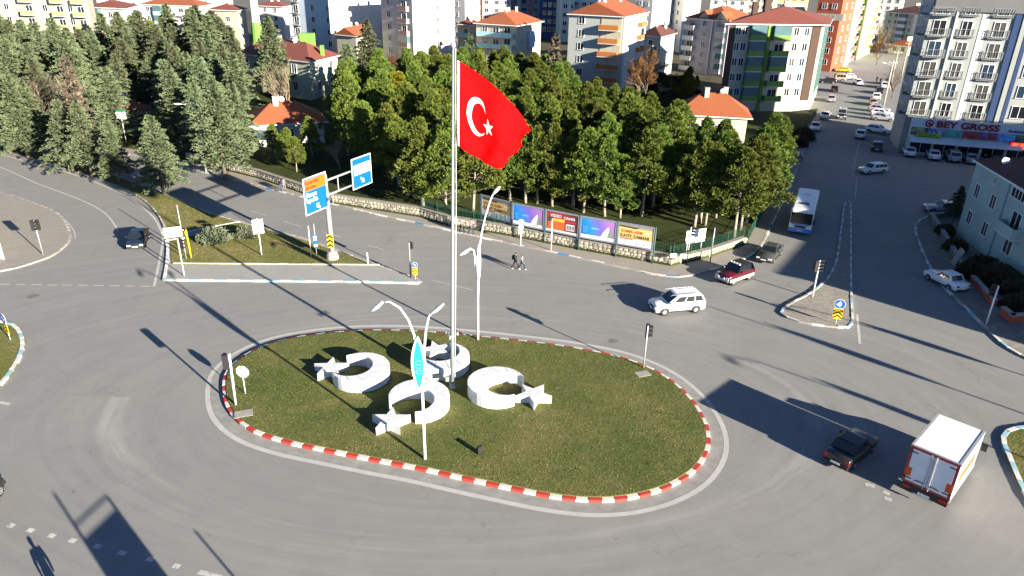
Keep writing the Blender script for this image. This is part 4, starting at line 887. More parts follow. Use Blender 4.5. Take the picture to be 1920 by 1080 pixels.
MB().box(x0 + 0.1, x1 + 1.0, -0.5, 0.5, 0.55, 0.95, BLACK).box(x0 + 0.02, x0 + 0.12, -1.15, 1.15, 0.45, 0.9, BLACK).build('chassis', t)
MB().box(x0 - 0.005, x0 + 0.02, -0.3, 0.3, 0.5, 0.64, PLATE).build('number_plate', t); MB().box(x0 - 0.06, x0 + 0.05, -0.55, 0.55, 0.42, 0.47, GALV).build('step', t)
def crg(x, w, z0, z1): return [(x, -w, z0), (x, -w, z1 - 0.15), (x, -w * 0.86, z1), (x, w * 0.86, z1), (x, w, z1 - 0.15), (x, w, z0)]
MB().loft([crg(2.25, 1.05, 0.5, 2.35), crg(2.9, 1.05, 0.5, 2.35), crg(3.55, 1.02, 0.5, 1.5), crg(4.15, 0.95, 0.5, 1.15), crg(4.25, 0.85, 0.5, 0.9)], P_WHITE).build('cab', t)
for s in (-1, 1): MB().box(2.45, 3.05, *sorted((s * 1.04, s * 1.065)), 1.45, 2.1, GLASS).build('side_window', t)
MB().add([(2.98, -0.9, 2.28), (2.98, 0.9, 2.28), (3.62, 0.9, 1.5), (3.62, -0.9, 1.5)], [(0, 1, 2, 3)], GLASS).build('windscreen', t)
MB().box(-1.4, 1.6, -BW - 0.012, -BW - 0.004, 1.6, 2.3, mat('box_side_print', (0.6, 0.12, 0.05), 0.5, 0.3, 1.5)).build('side_print', t)
# ---------------------------------------------------------------- buildings
def tile_mat(name, c0, c1):
    m, t, n, l, p = node_mat(name)
    pos = n.new('ShaderNodeTexCoord').outputs['Object']
    w = n.new('ShaderNodeTexWave'); w.bands_direction = 'Z'; w.inputs['Scale'].default_value = 2.6; w.inputs['Distortion'].default_value = 0.6; w.inputs['Detail'].default_value = 2; l.new(pos, w.inputs['Vector'])
    c = ramp(t, noise(t, pos, 2.2, 6, 0.8), [(0.3, c0), (0.7, c1)])
    c = mixc(t, 0.35, c, ramp(t, w.outputs['Fac'], [(0.0, tuple(x * 0.55 for x in c0)), (0.45, c1)]))
    l.new(c, p.inputs['Base Color']); p.inputs['Roughness'].default_value = 0.85
    bumpn(t, w.outputs['Fac'], p, 0.5, 0.05)
    return m
T_OR = tile_mat('roof_tile_orange', (0.23, 0.058, 0.019), (0.34, 0.098, 0.035)); T_RED = tile_mat('roof_tile_red', (0.14, 0.034, 0.023), (0.21, 0.058, 0.042)); T_BR = tile_mat('roof_tile_brown', (0.075, 0.024, 0.019), (0.125, 0.042, 0.034))
def wallm(name, col): return mat('wall_' + name, col, 0.9, 0.09, 0.35, 0.15, 6)
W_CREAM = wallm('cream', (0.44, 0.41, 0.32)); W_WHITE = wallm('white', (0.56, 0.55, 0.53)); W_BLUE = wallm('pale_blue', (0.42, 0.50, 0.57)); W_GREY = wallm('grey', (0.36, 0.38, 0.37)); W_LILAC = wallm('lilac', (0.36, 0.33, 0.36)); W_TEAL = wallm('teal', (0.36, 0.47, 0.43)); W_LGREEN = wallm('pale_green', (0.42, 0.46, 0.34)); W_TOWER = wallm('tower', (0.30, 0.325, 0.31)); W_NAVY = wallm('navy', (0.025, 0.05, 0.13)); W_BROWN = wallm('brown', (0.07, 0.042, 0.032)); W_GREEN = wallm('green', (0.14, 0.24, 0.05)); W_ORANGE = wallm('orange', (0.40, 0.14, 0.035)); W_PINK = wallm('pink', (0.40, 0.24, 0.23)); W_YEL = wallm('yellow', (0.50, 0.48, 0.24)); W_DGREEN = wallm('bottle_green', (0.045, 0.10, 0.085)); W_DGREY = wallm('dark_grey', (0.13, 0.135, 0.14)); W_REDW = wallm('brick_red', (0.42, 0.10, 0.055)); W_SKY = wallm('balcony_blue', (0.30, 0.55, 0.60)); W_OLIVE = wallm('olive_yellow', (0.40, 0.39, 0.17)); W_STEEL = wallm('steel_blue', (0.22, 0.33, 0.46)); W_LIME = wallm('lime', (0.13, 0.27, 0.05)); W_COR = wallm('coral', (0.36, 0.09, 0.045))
FRAME = mat('window_frame', (0.74, 0.74, 0.73), 0.5, 0.04); FRAMED = mat('window_frame_dark', (0.06, 0.05, 0.05), 0.5, 0.05)
PANES = [mat('pane_dark', (0.012, 0.015, 0.02), 0.1, 0.05, spec=0.5), mat('pane_curtain', (0.06, 0.058, 0.056), 0.2, 0.4, 1.5, spec=0.4), mat('pane_blue', (0.02, 0.04, 0.065), 0.1, 0.05, spec=0.5)]
GLZ = mat('balcony_glass', (0.085, 0.15, 0.165), 0.08, 0.15, 0.8, spec=0.8); RAIL = mat('balcony_rail', (0.26, 0.275, 0.28), 0.5, 0.05)
EL = {}; rb = random.Random(11)
def cached(key, fn):
    if key not in EL: EL[key] = fn()
    return EL[key]
def win_mesh(w, h, fm, two):
    mb = MB(); f = 0.07; d = -0.10
    mb.box(-w / 2 - f, w / 2 + f, d, 0.02, h, h + f, fm).box(-w / 2 - f, -w / 2, d, 0.02, 0, h, fm).box(w / 2, w / 2 + f, d, 0.02, 0, h, fm)
    mb.box(-w / 2 - f - 0.05, w / 2 + f + 0.05, d - 0.08, 0.02, -f, 0, fm)
    for k in range(1, two): mb.box(-w / 2 + w * k / two - 0.035, -w / 2 + w * k / two + 0.035, d + 0.02, 0.0, 0, h, fm)
    return mb.mesh('window')
def pane_mesh(w, h, m): return MB().box(-w / 2, w / 2, -0.045, 0.0, 0, h, m).mesh('pane')
def add_window(par, M0, w, h, fm=None, two=2, pm=None):
    fm = fm or FRAME; o = link('window', cached(('w', w, h, fm.name, two), lambda: win_mesh(w, h, fm, two)), par); o.matrix_local = M0
    pm = pm or rb.choice(PANES); link('pane', cached(('p', w, h, pm.name), lambda: pane_mesh(w, h, pm)), o)
    return o
def balc_mesh(w, d, m, slabm):
    mb = MB(); z = 0.98
    mb.box(-w / 2, w / 2, -d, 0.01, -0.16, 0.0, slabm)
    mb.box(-w / 2, w / 2, -d, -d + 0.1, 0.003, z, m).box(-w / 2, -w / 2 + 0.1, -d + 0.103, 0.01, 0.003, z, m).box(w / 2 - 0.1, w / 2, -d + 0.103, 0.01, 0.003, z, m)
    return mb.mesh('balcony')
def rail_mesh(w, d):
    mb = MB()
    for z in (0.98, 0.12): mb.box(-w / 2, w / 2, -d, -d + 0.05, z, z + 0.05, RAIL)
    n = max(3, int(w / 0.3))
    for k in range(n + 1): mb.box(-w / 2 + w * k / n - 0.012, -w / 2 + w * k / n + 0.012, -d + 0.01, -d + 0.04, 0.17, 0.98, RAIL)
    for s in (-1, 1):
        mb.box(*sorted((s * w / 2, s * (w / 2 - 0.05))), -d + 0.055, 0.0, 0.98, 1.03, RAIL)
        for k in range(3): mb.box(*sorted((s * (w / 2 - 0.01), s * (w / 2 - 0.04))), -d * (k + 0.7) / 4, -d * (k + 0.7) / 4 + 0.03, 0.0, 0.98, RAIL)
    return mb.mesh('railing')
def facade(root, A, B, z0, floors, fh, cols, wallmat):
    A = Vector((*A, 0)); B = Vector((*B, 0)); d = (B - A); L = d.length; ang = math.atan2(d.y, d.x)
    base = Matrix.Translation(A - root.location) @ Matrix.Rotation(ang, 4, 'Z')
    for c in cols:
        kind, x, w = c[0], c[1] * (L if c[1] <= 1.0 else 1), c[2]; opt = c[3] if len(c) > 3 else {}
        f0, f1 = opt.get('f', (0, floors)); h = opt.get('h', 1.35); sill = opt.get('sill', 0.95)
        if kind == 'p':
            za = opt.get('z', (z0 * 0.0, z0 + floors * fh)); m = opt['m']
            o = MB().box(-w / 2, w / 2, -opt.get('d', 0.12), 0.0, za[0], za[1], m).build('facade_panel', root); o.matrix_local = base @ Matrix.Translation((x, 0, 0)); continue
        for f in range(f0, f1):
            z = z0 + f * fh; M0 = base @ Matrix.Translation((x, 0, z))
            if kind == 'w': add_window(root, M0 @ Matrix.Translation((0, 0, sill)), w, h, opt.get('fm'), opt.get('n', 2), opt.get('pm'))
            elif kind in 'bgr':
                dp = opt.get('d', 1.15); m = opt.get('m', wallmat)
                if kind == 'r':
                    o = link('balcony', cached(('bs', w, dp), lambda: MB().box(-w / 2, w / 2, -dp, 0.01, -0.2, 0.0, W_DGREY).mesh('balcony')), root); o.matrix_local = M0
                    link('railing', cached(('rl', w, dp), lambda: rail_mesh(w, dp)), o)
                else:
                    o = link('balcony', cached(('b', w, dp, m.name), lambda: balc_mesh(w, dp, m, W_WHITE)), root); o.matrix_local = M0
                gl = kind == 'g' and (f in opt.get('only', range(99)))
                if gl: link('glazing', cached(('gl', w, dp, fh), lambda: MB().box(-w / 2 + 0.03, w / 2 - 0.03, -dp + 0.03, 0.0, 0.985, fh - 0.19, GLZ).mesh('glazing')), o)
                else: add_window(root, M0 @ Matrix.Translation((0.0, 0, 0.1)), min(w * 0.55, 1.7), 2.0, opt.get('fm'), 2)
def roof_mesh(poly, z, kind, hgt, ov, m, fm):
    P = [Vector((*p, 0)) for p in poly]; c = sum(P, Vector()) / 4
    Q = [p + (p - c).normalized() * ov * 1.4 for p in P]
    a, b, cc, d = Q; mb = MB()
    l01 = (b - a).length; l12 = (cc - b).length
    if l01 >= l12: m0, m1, ends = (a + d) / 2, (b + cc) / 2, 0
    else: m0, m1, ends = (a + b) / 2, (cc + d) / 2, 1
    ins = 0.0 if kind == 'gable' else min(l01, l12) * 0.42
    dr = (m1 - m0).normalized(); r0 = m0 + dr * ins; r1 = m1 - dr * ins
    up = Vector((0, 0, z + hgt)); zz = Vector((0, 0, z + 0.12)); lo = Vector((0, 0, z - 0.06))
    vs = [q + zz for q in Q] + [r0 + up, r1 + up] + [q + lo for q in Q]
    if ends == 0: fs = [(0, 1, 5, 4), (2, 3, 4, 5), (1, 2, 5), (3, 0, 4)]
    else: fs = [(1, 2, 5, 4), (3, 0, 4, 5), (0, 1, 4), (2, 3, 5)]
    mb.add(vs, fs, m); o = len(mb.v) - 10; k = mb.slot(fm)
    for f in [(6, 7, 1, 0), (7, 8, 2, 1), (8, 9, 3, 2), (9, 6, 0, 3), (9, 8, 7, 6)]: mb.f.append([i + o for i in f]); mb.m.append(k)
    return mb, (r0 + up, r1 + up)
def building(label, poly, z0, floors, fh, wall, cols, roof=('hip', None, 2.0, 0.6), cat='building', name='apartment_building', group='town buildings', chim=0, wallcols=None, basem=None, top=None):
    poly = ccw(list(poly)); root = thing(name, label, cat, (*poly[0], 0), 0, group)
    off = Vector((*poly[0], 0)); loc = [(p[0] - off.x, p[1] - off.y) for p in poly]
    H_ = top or (z0 + floors * fh)
    MB().prism(loc, 0, H_, wall, bottom=False).build('wall', root)
    if basem: MB().prism([tuple(p) for p in offset(loc, -0.05, True)], 0, z0 - 0.2, basem, bottom=False).build('ground_floor', root)
    for e, cl in cols.items():
        A, B = poly[e % len(poly)], poly[(e + 1) % len(poly)]
        facade(root, A, B, z0, floors, fh, cl, wall)
    kind, rm, hgt, ov = roof
    if kind == 'flat':
        mb = MB(); n = len(loc); inn = offset(loc, 0.25, True)
        for i in range(n):
            j = (i + 1) % n; mb.prism([loc[i], loc[j], inn[j], inn[i]], H_, H_ + 0.7, wall)
        rf = mb.build('parapet', root); MB().prism(offset(loc, 0.02, True), H_, H_ + 0.03, CONCD).build('roof', root)
    else:
        mb, (r0, r1) = roof_mesh(loc, H_, kind, hgt, ov, rm, FRAME); rf = mb.build('roof', root)
        MB().tube([r0, r1], 0.11, rm, 6).build('ridge_tiles', rf)
        if kind == 'gable':
            c = sum((Vector((*p, 0)) for p in loc), Vector()) / 4
        if chim == 0: chim = rb.choice((1, 2, 2))
        qd = r0.lerp(r1, rb.uniform(0.2, 0.8)); Md = Matrix.Translation(qd + Vector((0.4, -0.5, 0.5)))
        MB().lathe([(0.02, 0.12), (0.4, 0.0), (0.4, 0.02), (0.02, 0.14)], SWHITE, 12, Md @ Matrix.Rotation(R(60), 4, 'X') @ Matrix.Rotation(R(rb.uniform(-40, 40)), 4, 'Y')).build('satellite_dish', rf); MB().tube([qd, qd + Vector((0.4, -0.4, 0.6))], 0.03, GALV, 5).build('dish_arm', rf)
        for k in range(chim):
            q = r0.lerp(r1, (k + 0.5) / chim) + Vector((rb.uniform(-1, 1), rb.uniform(-1.5, 0.8), 0))
            MB().box(q.x - 0.35, q.x + 0.35, q.y - 0.35, q.y + 0.35, H_ + 0.3, q.z + 0.9, wall).box(q.x - 0.42, q.x + 0.42, q.y - 0.42, q.y + 0.42, q.z + 0.9, q.z + 1.0, CONC).build('chimney', rf)
    return root, poly, H_, rf
def rectp(A, B, d):
    a, b = Vector(A), Vector(B); n = Vector((-(b - a).y, (b - a).x)).normalized() * d
    return [tuple(a), tuple(b), tuple(b + n), tuple(a + n)]
def cornerp(Lp, K, Rp):
    l, k, r = Vector(Lp), Vector(K), Vector(Rp); return [tuple(l), tuple(k), tuple(r), tuple(l + r - k)]
def solar(rf, x, y, z, rz=0.0):
    M0 = Matrix.Translation((x, y, z)) @ Matrix.Rotation(rz, 4, 'Z')
    s = MB().box(-0.9, 0.9, -0.03, 0.03, -0.9, 0.9, GLASS, M0 @ Matrix.Translation((0, 0, 0.8)) @ Matrix.Rotation(R(-45), 4, 'X')).build('solar_panel', rf)
    MB().lathe([(0.28, -0.8), (0.28, 0.8)], SWHITE, 10, M0 @ Matrix.Translation((0, 0.75, 1.7)) @ Matrix.Rotation(R(90), 4, 'Y')).build('water_tank', s)
    MB().box(-0.8, -0.74, 0.6, 0.66, 0, 1.5, GALV, M0).box(0.74, 0.8, 0.6, 0.66, 0, 1.5, GALV, M0).build('frame', s)
W = lambda x, w=1.2, **k: ('w', x, w, k)
# green and white block at the street corner
A, B = (40.62, 146.51), (59.55, 148.53); sv_ = Vector((math.cos(ST), math.sin(ST))) * 21
P = [A, B, (B[0] + sv_.x, B[1] + sv_.y), (A[0] + sv_.x, A[1] + sv_.y)]
r_, P, hh_, rf = building('five-storey white block with green balconies and brown panels at the street corner', P, 2.2, 5, 2.86, W_CREAM,
    {0: [('p', 0.035, 1.3, {'m': W_BROWN}), W(0.10, 0.95), W(0.17, 0.95), ('g', 0.30, 3.1, {'m': W_GREEN}), ('p', 0.425, 0.7, {'m': W_GREEN, 'd': 0.4}), ('g', 0.55, 3.5, {'m': W_GREEN, 'only': (2, 4)}), W(0.715, 0.9), ('p', 0.772, 0.3, {'m': W_STEEL, 'd': 0.08}), W(0.825, 0.9), ('p', 0.925, 1.7, {'m': W_BROWN, 'z': (2.2, 16.5)})],
     1: [('p', 0.02, 0.7, {'m': W_WHITE, 'd': 0.1}), ('p', 0.5, 18.5, {'m': W_DGREEN, 'd': 0.15, 'z': (3.0, 16.4)}), W(0.3, 1.0), W(0.7, 1.0)]}, ('hip', T_RED, 3.0, 0.9), basem=W_CREAM)
o_ = Vector(P[0]); MB().box(8.2, 9.4, 6, 7.4, hh_ + 0.8, hh_ + 4.4, W_BROWN).build('chimney', rf); MB().box(6.2, 7.2, 7, 8, hh_ + 0.8, hh_ + 3.7, W_BROWN).build('chimney', rf)
for k in range(3): solar(rf, 13.5 + k * 2.2, 9 + k * 1.8, hh_ + 1.3, 0.3)
# tall block with the market
A = (61.19, 114.44); TD = Vector((0.945, -0.326)); B = (A[0] + TD.x * 19.5, A[1] + TD.y * 19.5)
P = rectp(A, B, 10.5)
tower, P, hh_, rf = building('tall pale apartment tower above the market with shade painted as dark blue vertical stripes', P, 5.9, 6, 2.95, W_TOWER,
    {0: [('r', 1.6, 2.9, {'d': 0.9}), ('p', 3.55, 0.25, {'m': W_WHITE, 'd': 0.25, 'z': (5.7, 23.4)}), ('r', 5.2, 2.2, {'d': 0.4}), ('p', 7.3, 0.9, {'m': W_WHITE, 'd': 0.05, 'z': (5.7, 20.8)}), ('r', 9.4, 2.6, {'d': 0.4}), ('p', 11.4, 0.8, {'m': W_NAVY, 'd': 0.2, 'z': (5.7, 23.4)}), ('p', 12.3, 0.6, {'m': W_TOWER, 'd': 0.3, 'z': (5.7, 23.4)}), ('p', 13.0, 0.5, {'m': W_NAVY, 'd': 0.2, 'z': (5.7, 23.4)}), W(14.9, 1.9, h=1.7, sill=0.6, f=(0, 4)), ('r', 14.9, 2.4, {'f': (4, 6), 'd': 0.4}), ('r', 18.0, 2.6, {'d': 0.4})],  # navy strips: shade beside the balconies put into the wall colour
     3: [('r', 0.75, 2.4, {'d': 0.9}), W(0.3, 1.3), W(0.5, 1.3)]}, ('flat', None, 0, 0))
MB().box(0.35, 18.9, -0.35, 0.0, 21.1, 23.9, W_DGREY, Matrix.Rotation(math.atan2(TD.y, TD.x), 4, 'Z')).build('top_band', tower)
tn = Vector((TD.y, -TD.x))     # outwards
# market front
ma = math.atan2(TD.y, TD.x); M0_ = Vector(A) + TD * 0.9 - tn * 2.9
mk_ = thing('market_front', 'white supermarket front with red letters and a row of food pictures', 'shop', (M0_.x, M0_.y, 0), ma)
MB().prism([(0, -4.2), (19, -4.2), (19, -0.05), (0, -0.05)], 0, 5.5, W_WHITE).build('wall', mk_)
fa = MB().box(-0.05, 19.1, -4.5, -4.2, 4.35, 5.75, mat('fascia_white', (0.62, 0.66, 0.70), 0.5, 0.05)).build('fascia', mk_)
RL = mat('letter_red', (0.30, 0.006, 0.012), 0.4, 0.05)
link('lettering', text_mesh('BEY GROSS', 1.35, RL, 0.06, 0.035), fa, (3.3, -4.62, 4.6), (R(90), 0, 0)).scale = (1.25, 1, 1)
link('lettering', text_mesh('Farkimiz', 0.62, mat('letter_navy', (0.02, 0.03, 0.2), 0.4), 0.02, 0.01, 0.3), fa, (12.9, -4.56, 4.62), (R(90), 0, 0))
em = MB().lathe([(0.56, 0), (0.56, 0.08)], RL, 20, Matrix.Translation((2.35, -4.52, 5.05)) @ Matrix.Rotation(R(90), 4, 'X')).build('round_emblem', fa); MB().tube([(2.35 + 0.3 * math.cos(a * 0.45), -4.62, 5.05 + 0.3 * math.sin(a * 0.45)) for a in range(12)], 0.05, SWHITE, 5).build('emblem_mark', em)
PIC = [((0.05, 0.06, 0.03), (0.4, 0.42, 0.25)), ((0.05, 0.12, 0.35), (0.5, 0.5, 0.55)), ((0.05, 0.3, 0.3), (0.15, 0.45, 0.4)), ((0.25, 0.01, 0.02), (0.4, 0.1, 0.1)), ((0.35, 0.03, 0.04), (0.15, 0.15, 0.45)), ((0.05, 0.25, 0.65), (0.3, 0.5, 0.8)), ((0.06, 0.1, 0.12), (0.2, 0.25, 0.15)), ((0.3, 0.25, 0.1), (0.1, 0.2, 0.1))]
for k, (c0, c1) in enumerate(PIC):
    m, t_, n, l, p = node_mat('food_picture_%d' % k); pos = n.new('ShaderNodeTexCoord').outputs['Object']
    l.new(ramp(t_, noise(t_, pos, 1.6, 3, 0.5), [(0.42, c0), (0.58, c1)]), p.inputs['Base Color']); p.inputs['Roughness'].default_value = 0.4
    MB().box(0.15 + k * 2.36, 2.35 + k * 2.36, -4.42, -4.2, 3.2, 4.3, m).build('picture_panel', mk_)
MB().add([(0, -4.25, 3.1), (15.2, -4.25, 3.1), (15.2, -5.9, 2.35), (0, -5.9, 2.35), (0, -4.25, 3.02), (15.2, -4.25, 3.02), (15.2, -5.9, 2.27), (0, -5.9, 2.27)], [(0, 3, 2, 1), (4, 5, 6, 7), (3, 7, 6, 2), (0, 4, 7, 3), (1, 2, 6, 5)], mat('awning', (0.55, 0.60, 0.62), 0.7, 0.12, 0.6)).build('awning', mk_)
for k in range(5): o = add_window(mk_, Matrix.Translation((1.9 + k * 3.3, -4.2, 0.5)), 2.9, 1.75, FRAME, 2, PANES[0])
for k in range(6): MB().box(0.15 + k * 3.3, 0.32 + k * 3.3, -4.5, -4.2, 0, 3.1, FRAME).build('pillar', mk_)
yb_ = MB().box(0.9, 4.4, -4.75, -4.68, 2.75, 3.55, mat('banner_green', (0.35, 0.50, 0.05), 0.6, 0.2, 3)).build('green_banner', mk_)
MB().box(1.1, 4.1, -4.765, -4.755, 3.0, 3.15, mat('banner_text', (0.06, 0.12, 0.02), 0.6)).build('banner_stripe', yb_); MB().box(1.1, 3.6, -4.765, -4.755, 3.28, 3.4, MATS['banner_text']).build('banner_stripe', yb_)
led = thing('led_sign', 'glowing red text display hung at the right end of the market', 'sign', (M0_.x + TD.x * 13.6 + tn.x * 4.7, M0_.y + TD.y * 13.6 + tn.y * 4.7, 0), ma)
MB().box(0, 4.2, -0.15, 0.1, 2.2, 3.35, BLACK).build('case', led)
LR = mat('led_red', (0.4, 0.0, 0.0), 0.5, 0.0, emit=((1.0, 0.015, 0.01), 0.55)); LY = mat('led_text', (0.5, 0.05, 0.0), 0.5, 0.0, emit=((1.0, 0.12, 0.05), 0.9))
MB().box(0.1, 4.1, -0.17, -0.151, 2.3, 3.25, LR).build('screen', led)
link('lettering', text_mesh('BEY GROSS', 0.5, LY, 0, 0.01), led, (0.35, -0.18, 2.82), (R(90), 0, 0)); link('lettering', text_mesh('HOSGELDINIZ', 0.5, LY, 0, 0.01), led, (0.2, -0.18, 2.38), (R(90), 0, 0))
# teal house by the right road
A, B = (49.17, 75.7), (46.2, 57.5)
r_, P, hh_, rf = building('teal three-storey house with a red roof beside the right road', rectp(A, B, 13), 0.9, 2, 2.9, W_TEAL,
    {0: [W(0.11, 1.0), W(0.32, 1.1), ('b', 0.60, 3.4, {'f': (1, 2), 'd': 0.9}), W(0.60, 1.4, f=(0, 1)), W(0.86, 1.2), ('p', 0.44, 0.14, {'m': W_STEEL, 'd': 0.12, 'z': (0, 8)}), ('w', 0.28, 0.55, {'f': (2, 3), 'h': 0.7, 'sill': 0.35}), ('w', 0.55, 2.6, {'f': (2, 3), 'h': 0.85, 'sill': 0.3, 'n': 4}), ('w', 0.85, 1.2, {'f': (2, 3), 'h': 0.8, 'sill': 0.3})],
     3: [W(0.3, 1.0), W(0.7, 1.0)]}, ('hip', T_BR, 2.4, 0.35), name='house', cat='house', top=8.1)
MB().lathe([(0.0, 0.14), (0.45, 0.02), (0.45, 0.0), (0.0, 0.12)], SWHITE, 16, Matrix.Translation((0.9, -3.2, 8.9)) @ Matrix.Rotation(R(60), 4, 'X')).tube([(0.9, -3.2, 8.0), (0.9, -3.1, 8.9)], 0.04, GALV, 6).build('satellite_dish', rf)
# off-frame neighbours on the right whose shadows lie over the side street
building('plain cream block beyond the right edge by the yard', [(53.5, 36.5), (72, 26.5), (84, 48), (64, 52)], 1.0, 3, 3.0, W_CREAM, {0: [W(0.3), W(0.7)], 3: [W(0.2), W(0.5), W(0.8)]}, ('hip', T_RED, 1.2, 0.5))
building('plain grey block behind the teal house', [(82, 50), (112, 42), (120, 74), (88, 82)], 1.0, 6, 2.8, W_GREY, {3: [W(0.2), W(0.5), W(0.8)]}, ('hip', T_RED, 1.5, 0.5))
# town behind the park, from left to right
building('long cream block with pale yellow balconies behind the cedars', cornerp((-131.21, 186), (-100.41, 180), (-107.95, 196)), 1.5, 7, 2.9, W_CREAM, {0: [W(0.15), W(0.28), ('b', 0.48, 3.6, {'m': W_OLIVE}), W(0.62), ('b', 0.75, 3.2, {'m': W_OLIVE}), ('b', 0.93, 3.2, {'m': W_OLIVE}), W(0.84)]}, ('flat', None, 0, 0))
building('white row house with a red roof beside the cream block', cornerp((-112.21, 200), (-100.16, 196), (-103.84, 210)), 1.0, 4, 14.09*0.23, W_WHITE, {0: [('g', 0.25, 3.0, {'m': W_PINK}), W(0.6), ('b', 0.82, 2.5, {'m': W_PINK})], 1: [W(0.3), W(0.7)]}, ('hip', T_RED, 1.6, 0.6))
building('white house with an orange roof left of the minaret', cornerp((-119.59, 245), (-99.84, 240), (-100.14, 252)), 1.0, 4, 12.78*0.22, W_WHITE, {0: [W(0.1), ('g', 0.3, 3, {'m': W_SKY}), W(0.5), ('b', 0.7, 3, {'m': W_WHITE}), W(0.9)], 1: [W(0.5)]}, ('hip', T_OR, 2.0, 0.6))
building('cream house with an orange roof just left of the minaret', cornerp((-90.16, 225), (-81.09, 222), (-82.05, 232)), 1.0, 3, 13.49*0.28, W_CREAM, {0: [W(0.25), ('b', 0.65, 2.6, {'m': W_CREAM})], 1: [W(0.5)]}, ('hip', T_RED, 1.6, 0.6))
building('pale house with an orange roof right of the minaret', cornerp((-87.71, 260), (-78.21, 256), (-77.87, 266)), 1.0, 4, 12.11*0.22, W_WHITE, {0: [W(0.3), W(0.7)], 1: [W(0.5)]}, ('hip', T_RED, 1.6, 0.6))
building('block with dark balcony rails, shadow side coloured pale blue, bright side white', cornerp((-60.49, 206), (-46.33, 198), (-34.81, 216)), 1.5, 7, 2.9, W_BLUE, {0: [('r', 0.10, 3.2, {'d': 1.3}), W(0.47, 1.1), W(0.80, 1.1)], 1: [('p', 0.5, 27.2, {'m': W_WHITE, 'd': 0.06}), ('b', 0.12, 3.4, {'m': W_WHITE}), W(0.36, 0.7), ('b', 0.85, 3.4, {'m': W_WHITE}), W(0.6, 1.0)]}, ('flat', None, 0, 0))  # shade and sun put into the wall colours: blue shadow side, white lit side
building('small pale house with a gabled orange roof between two tall blocks', cornerp((-44.19, 186), (-38.64, 182), (-36.9, 192)), 1.0, 2, 10.3*0.42, W_CREAM, {0: [W(0.5, 1.6)], 1: [W(0.5)]}, ('gable', T_OR, 1.8, 0.5), name='house', cat='house')
building('tall grey-white block with glazed balconies left of the flag', cornerp((-33.97, 192), (-25.13, 184), (-16.23, 198)), 1.5, 6, 2.8, W_GREY, {0: [W(0.25, 1.2), ('g', 0.74, 3.6, {'m': W_PINK, 'd': 0.9, 'only': (0, 1, 2)})], 1: [('p', 0.5, 16.6, {'m': W_WHITE, 'd': 0.06}), W(0.15, 1.0), W(0.42, 1.0), ('b', 0.62, 2.2, {'m': W_PINK, 'd': 0.7}), W(0.86, 1.0)]}, ('gable', T_OR, 2.2, 0.5))
building('far white block behind the flagpole top', cornerp((-20.94, 236), (-15.75, 232), (-11.92, 246)), 1.5, 8, 2.9, W_WHITE, {0: [W(0.5)], 1: [W(0.3), ('b', 0.7, 2.6, {'m': W_PINK})]}, ('flat', None, 0, 0))
building('cream house with an orange hipped roof and blue balconies', cornerp((-10.47, 196), (-0.13, 190), (6.47, 206)), 1.0, 4, 12.08*0.23, W_CREAM, {0: [('b', 0.5, 10.6, {'m': W_SKY, 'd': 1.0}), W(0.22, 1.5), W(0.78, 1.7)], 1: [('p', 0.62, 7.0, {'m': W_BLUE, 'd': 0.7, 'z': (6.2, 10.2)}), W(0.2, 0.9)]}, ('hip', T_OR, 2.8, 0.7), chim=3)
building('low annex with a blue balcony left of the orange-roofed house', cornerp((-16.68, 214), (-11.71, 211), (-10.57, 218)), 1.0, 3, 10.85*0.29, W_CREAM, {0: [('b', 0.5, 4.6, {'m': W_SKY}), W(0.5)]}, ('hip', T_RED, 1.4, 0.5))
for i, (x0, x1, Y0, wm, lab, cl) in enumerate(((893, 958, 300, W_LILAC, 'far grey tower with white and purple stripes', [('p', 0.1, 2.0, {'m': W_BROWN}), W(0.3, 1.4), ('p', 0.45, 1.0, {'m': W_WHITE}), W(0.6, 1.4), ('p', 0.75, 1.2, {'m': W_WHITE}), W(0.88, 1.6)]), (952, 1014, 310, W_STEEL, 'far tower with blue glass and brown stripe', [W(0.15, 2.0, pm=PANES[2]), ('p', 0.35, 1.4, {'m': W_WHITE}), W(0.5, 2.0), ('p', 0.7, 2.0, {'m': W_PINK}), W(0.86, 1.4)]), (1012, 1052, 290, W_NAVY, 'far dark blue tower', [W(0.25, 1.2), W(0.5, 1.2, pm=PANES[2]), W(0.75, 1.2)]), (1046, 1078, 280, W_TEAL, 'far narrow tower with teal and white stripes', [('p', 0.2, 0.8, {'m': W_WHITE}), W(0.45, 1.4, pm=PANES[2]), ('p', 0.7, 0.8, {'m': W_WHITE}), W(0.85, 0.9)]), (1072, 1120, 300, W_STEEL, 'far grey-blue tower behind the grey gable block', [W(0.2, 1.6, pm=PANES[2]), W(0.5, 1.6), W(0.8, 1.6)]))):
    building(lab, rectp(({893: (-15.98, 300), 952: (-3.94, 310), 1012: (8.3, 290), 1046: (14.59, 280), 1072: (20.96, 300)})[x0], ({958: (-2.55, 298), 1014: (9.16, 306), 1052: (16.18, 288), 1078: (20.76, 280), 1120: (30.66, 298)})[x1], 14), 2, 10, 2.9, wm, {0: cl}, ('flat', None, 0, 0), group='far towers')
r_, P, hh_, rf = building('grey and white gabled block with orange balconies in the middle', cornerp((11.08, 164), (22.13, 158), (29.7, 176)), 0.8, 6, 16.72*0.158, W_GREY, {0: [W(0.24, 1.3), ('p', 0.78, 4.6, {'m': W_CREAM, 'd': 0.1}), ('b', 0.76, 4.4, {'m': W_ORANGE, 'd': 1.2})], 1: [('p', 0.5, 17.4, {'m': W_WHITE, 'd': 0.06}), W(0.14, 1.0), W(0.38, 1.0), ('b', 0.68, 4.0, {'m': W_ORANGE, 'd': 1.0}), W(0.92, 0.9)]}, ('gable', T_OR, 2.6, 0.5), chim=2)
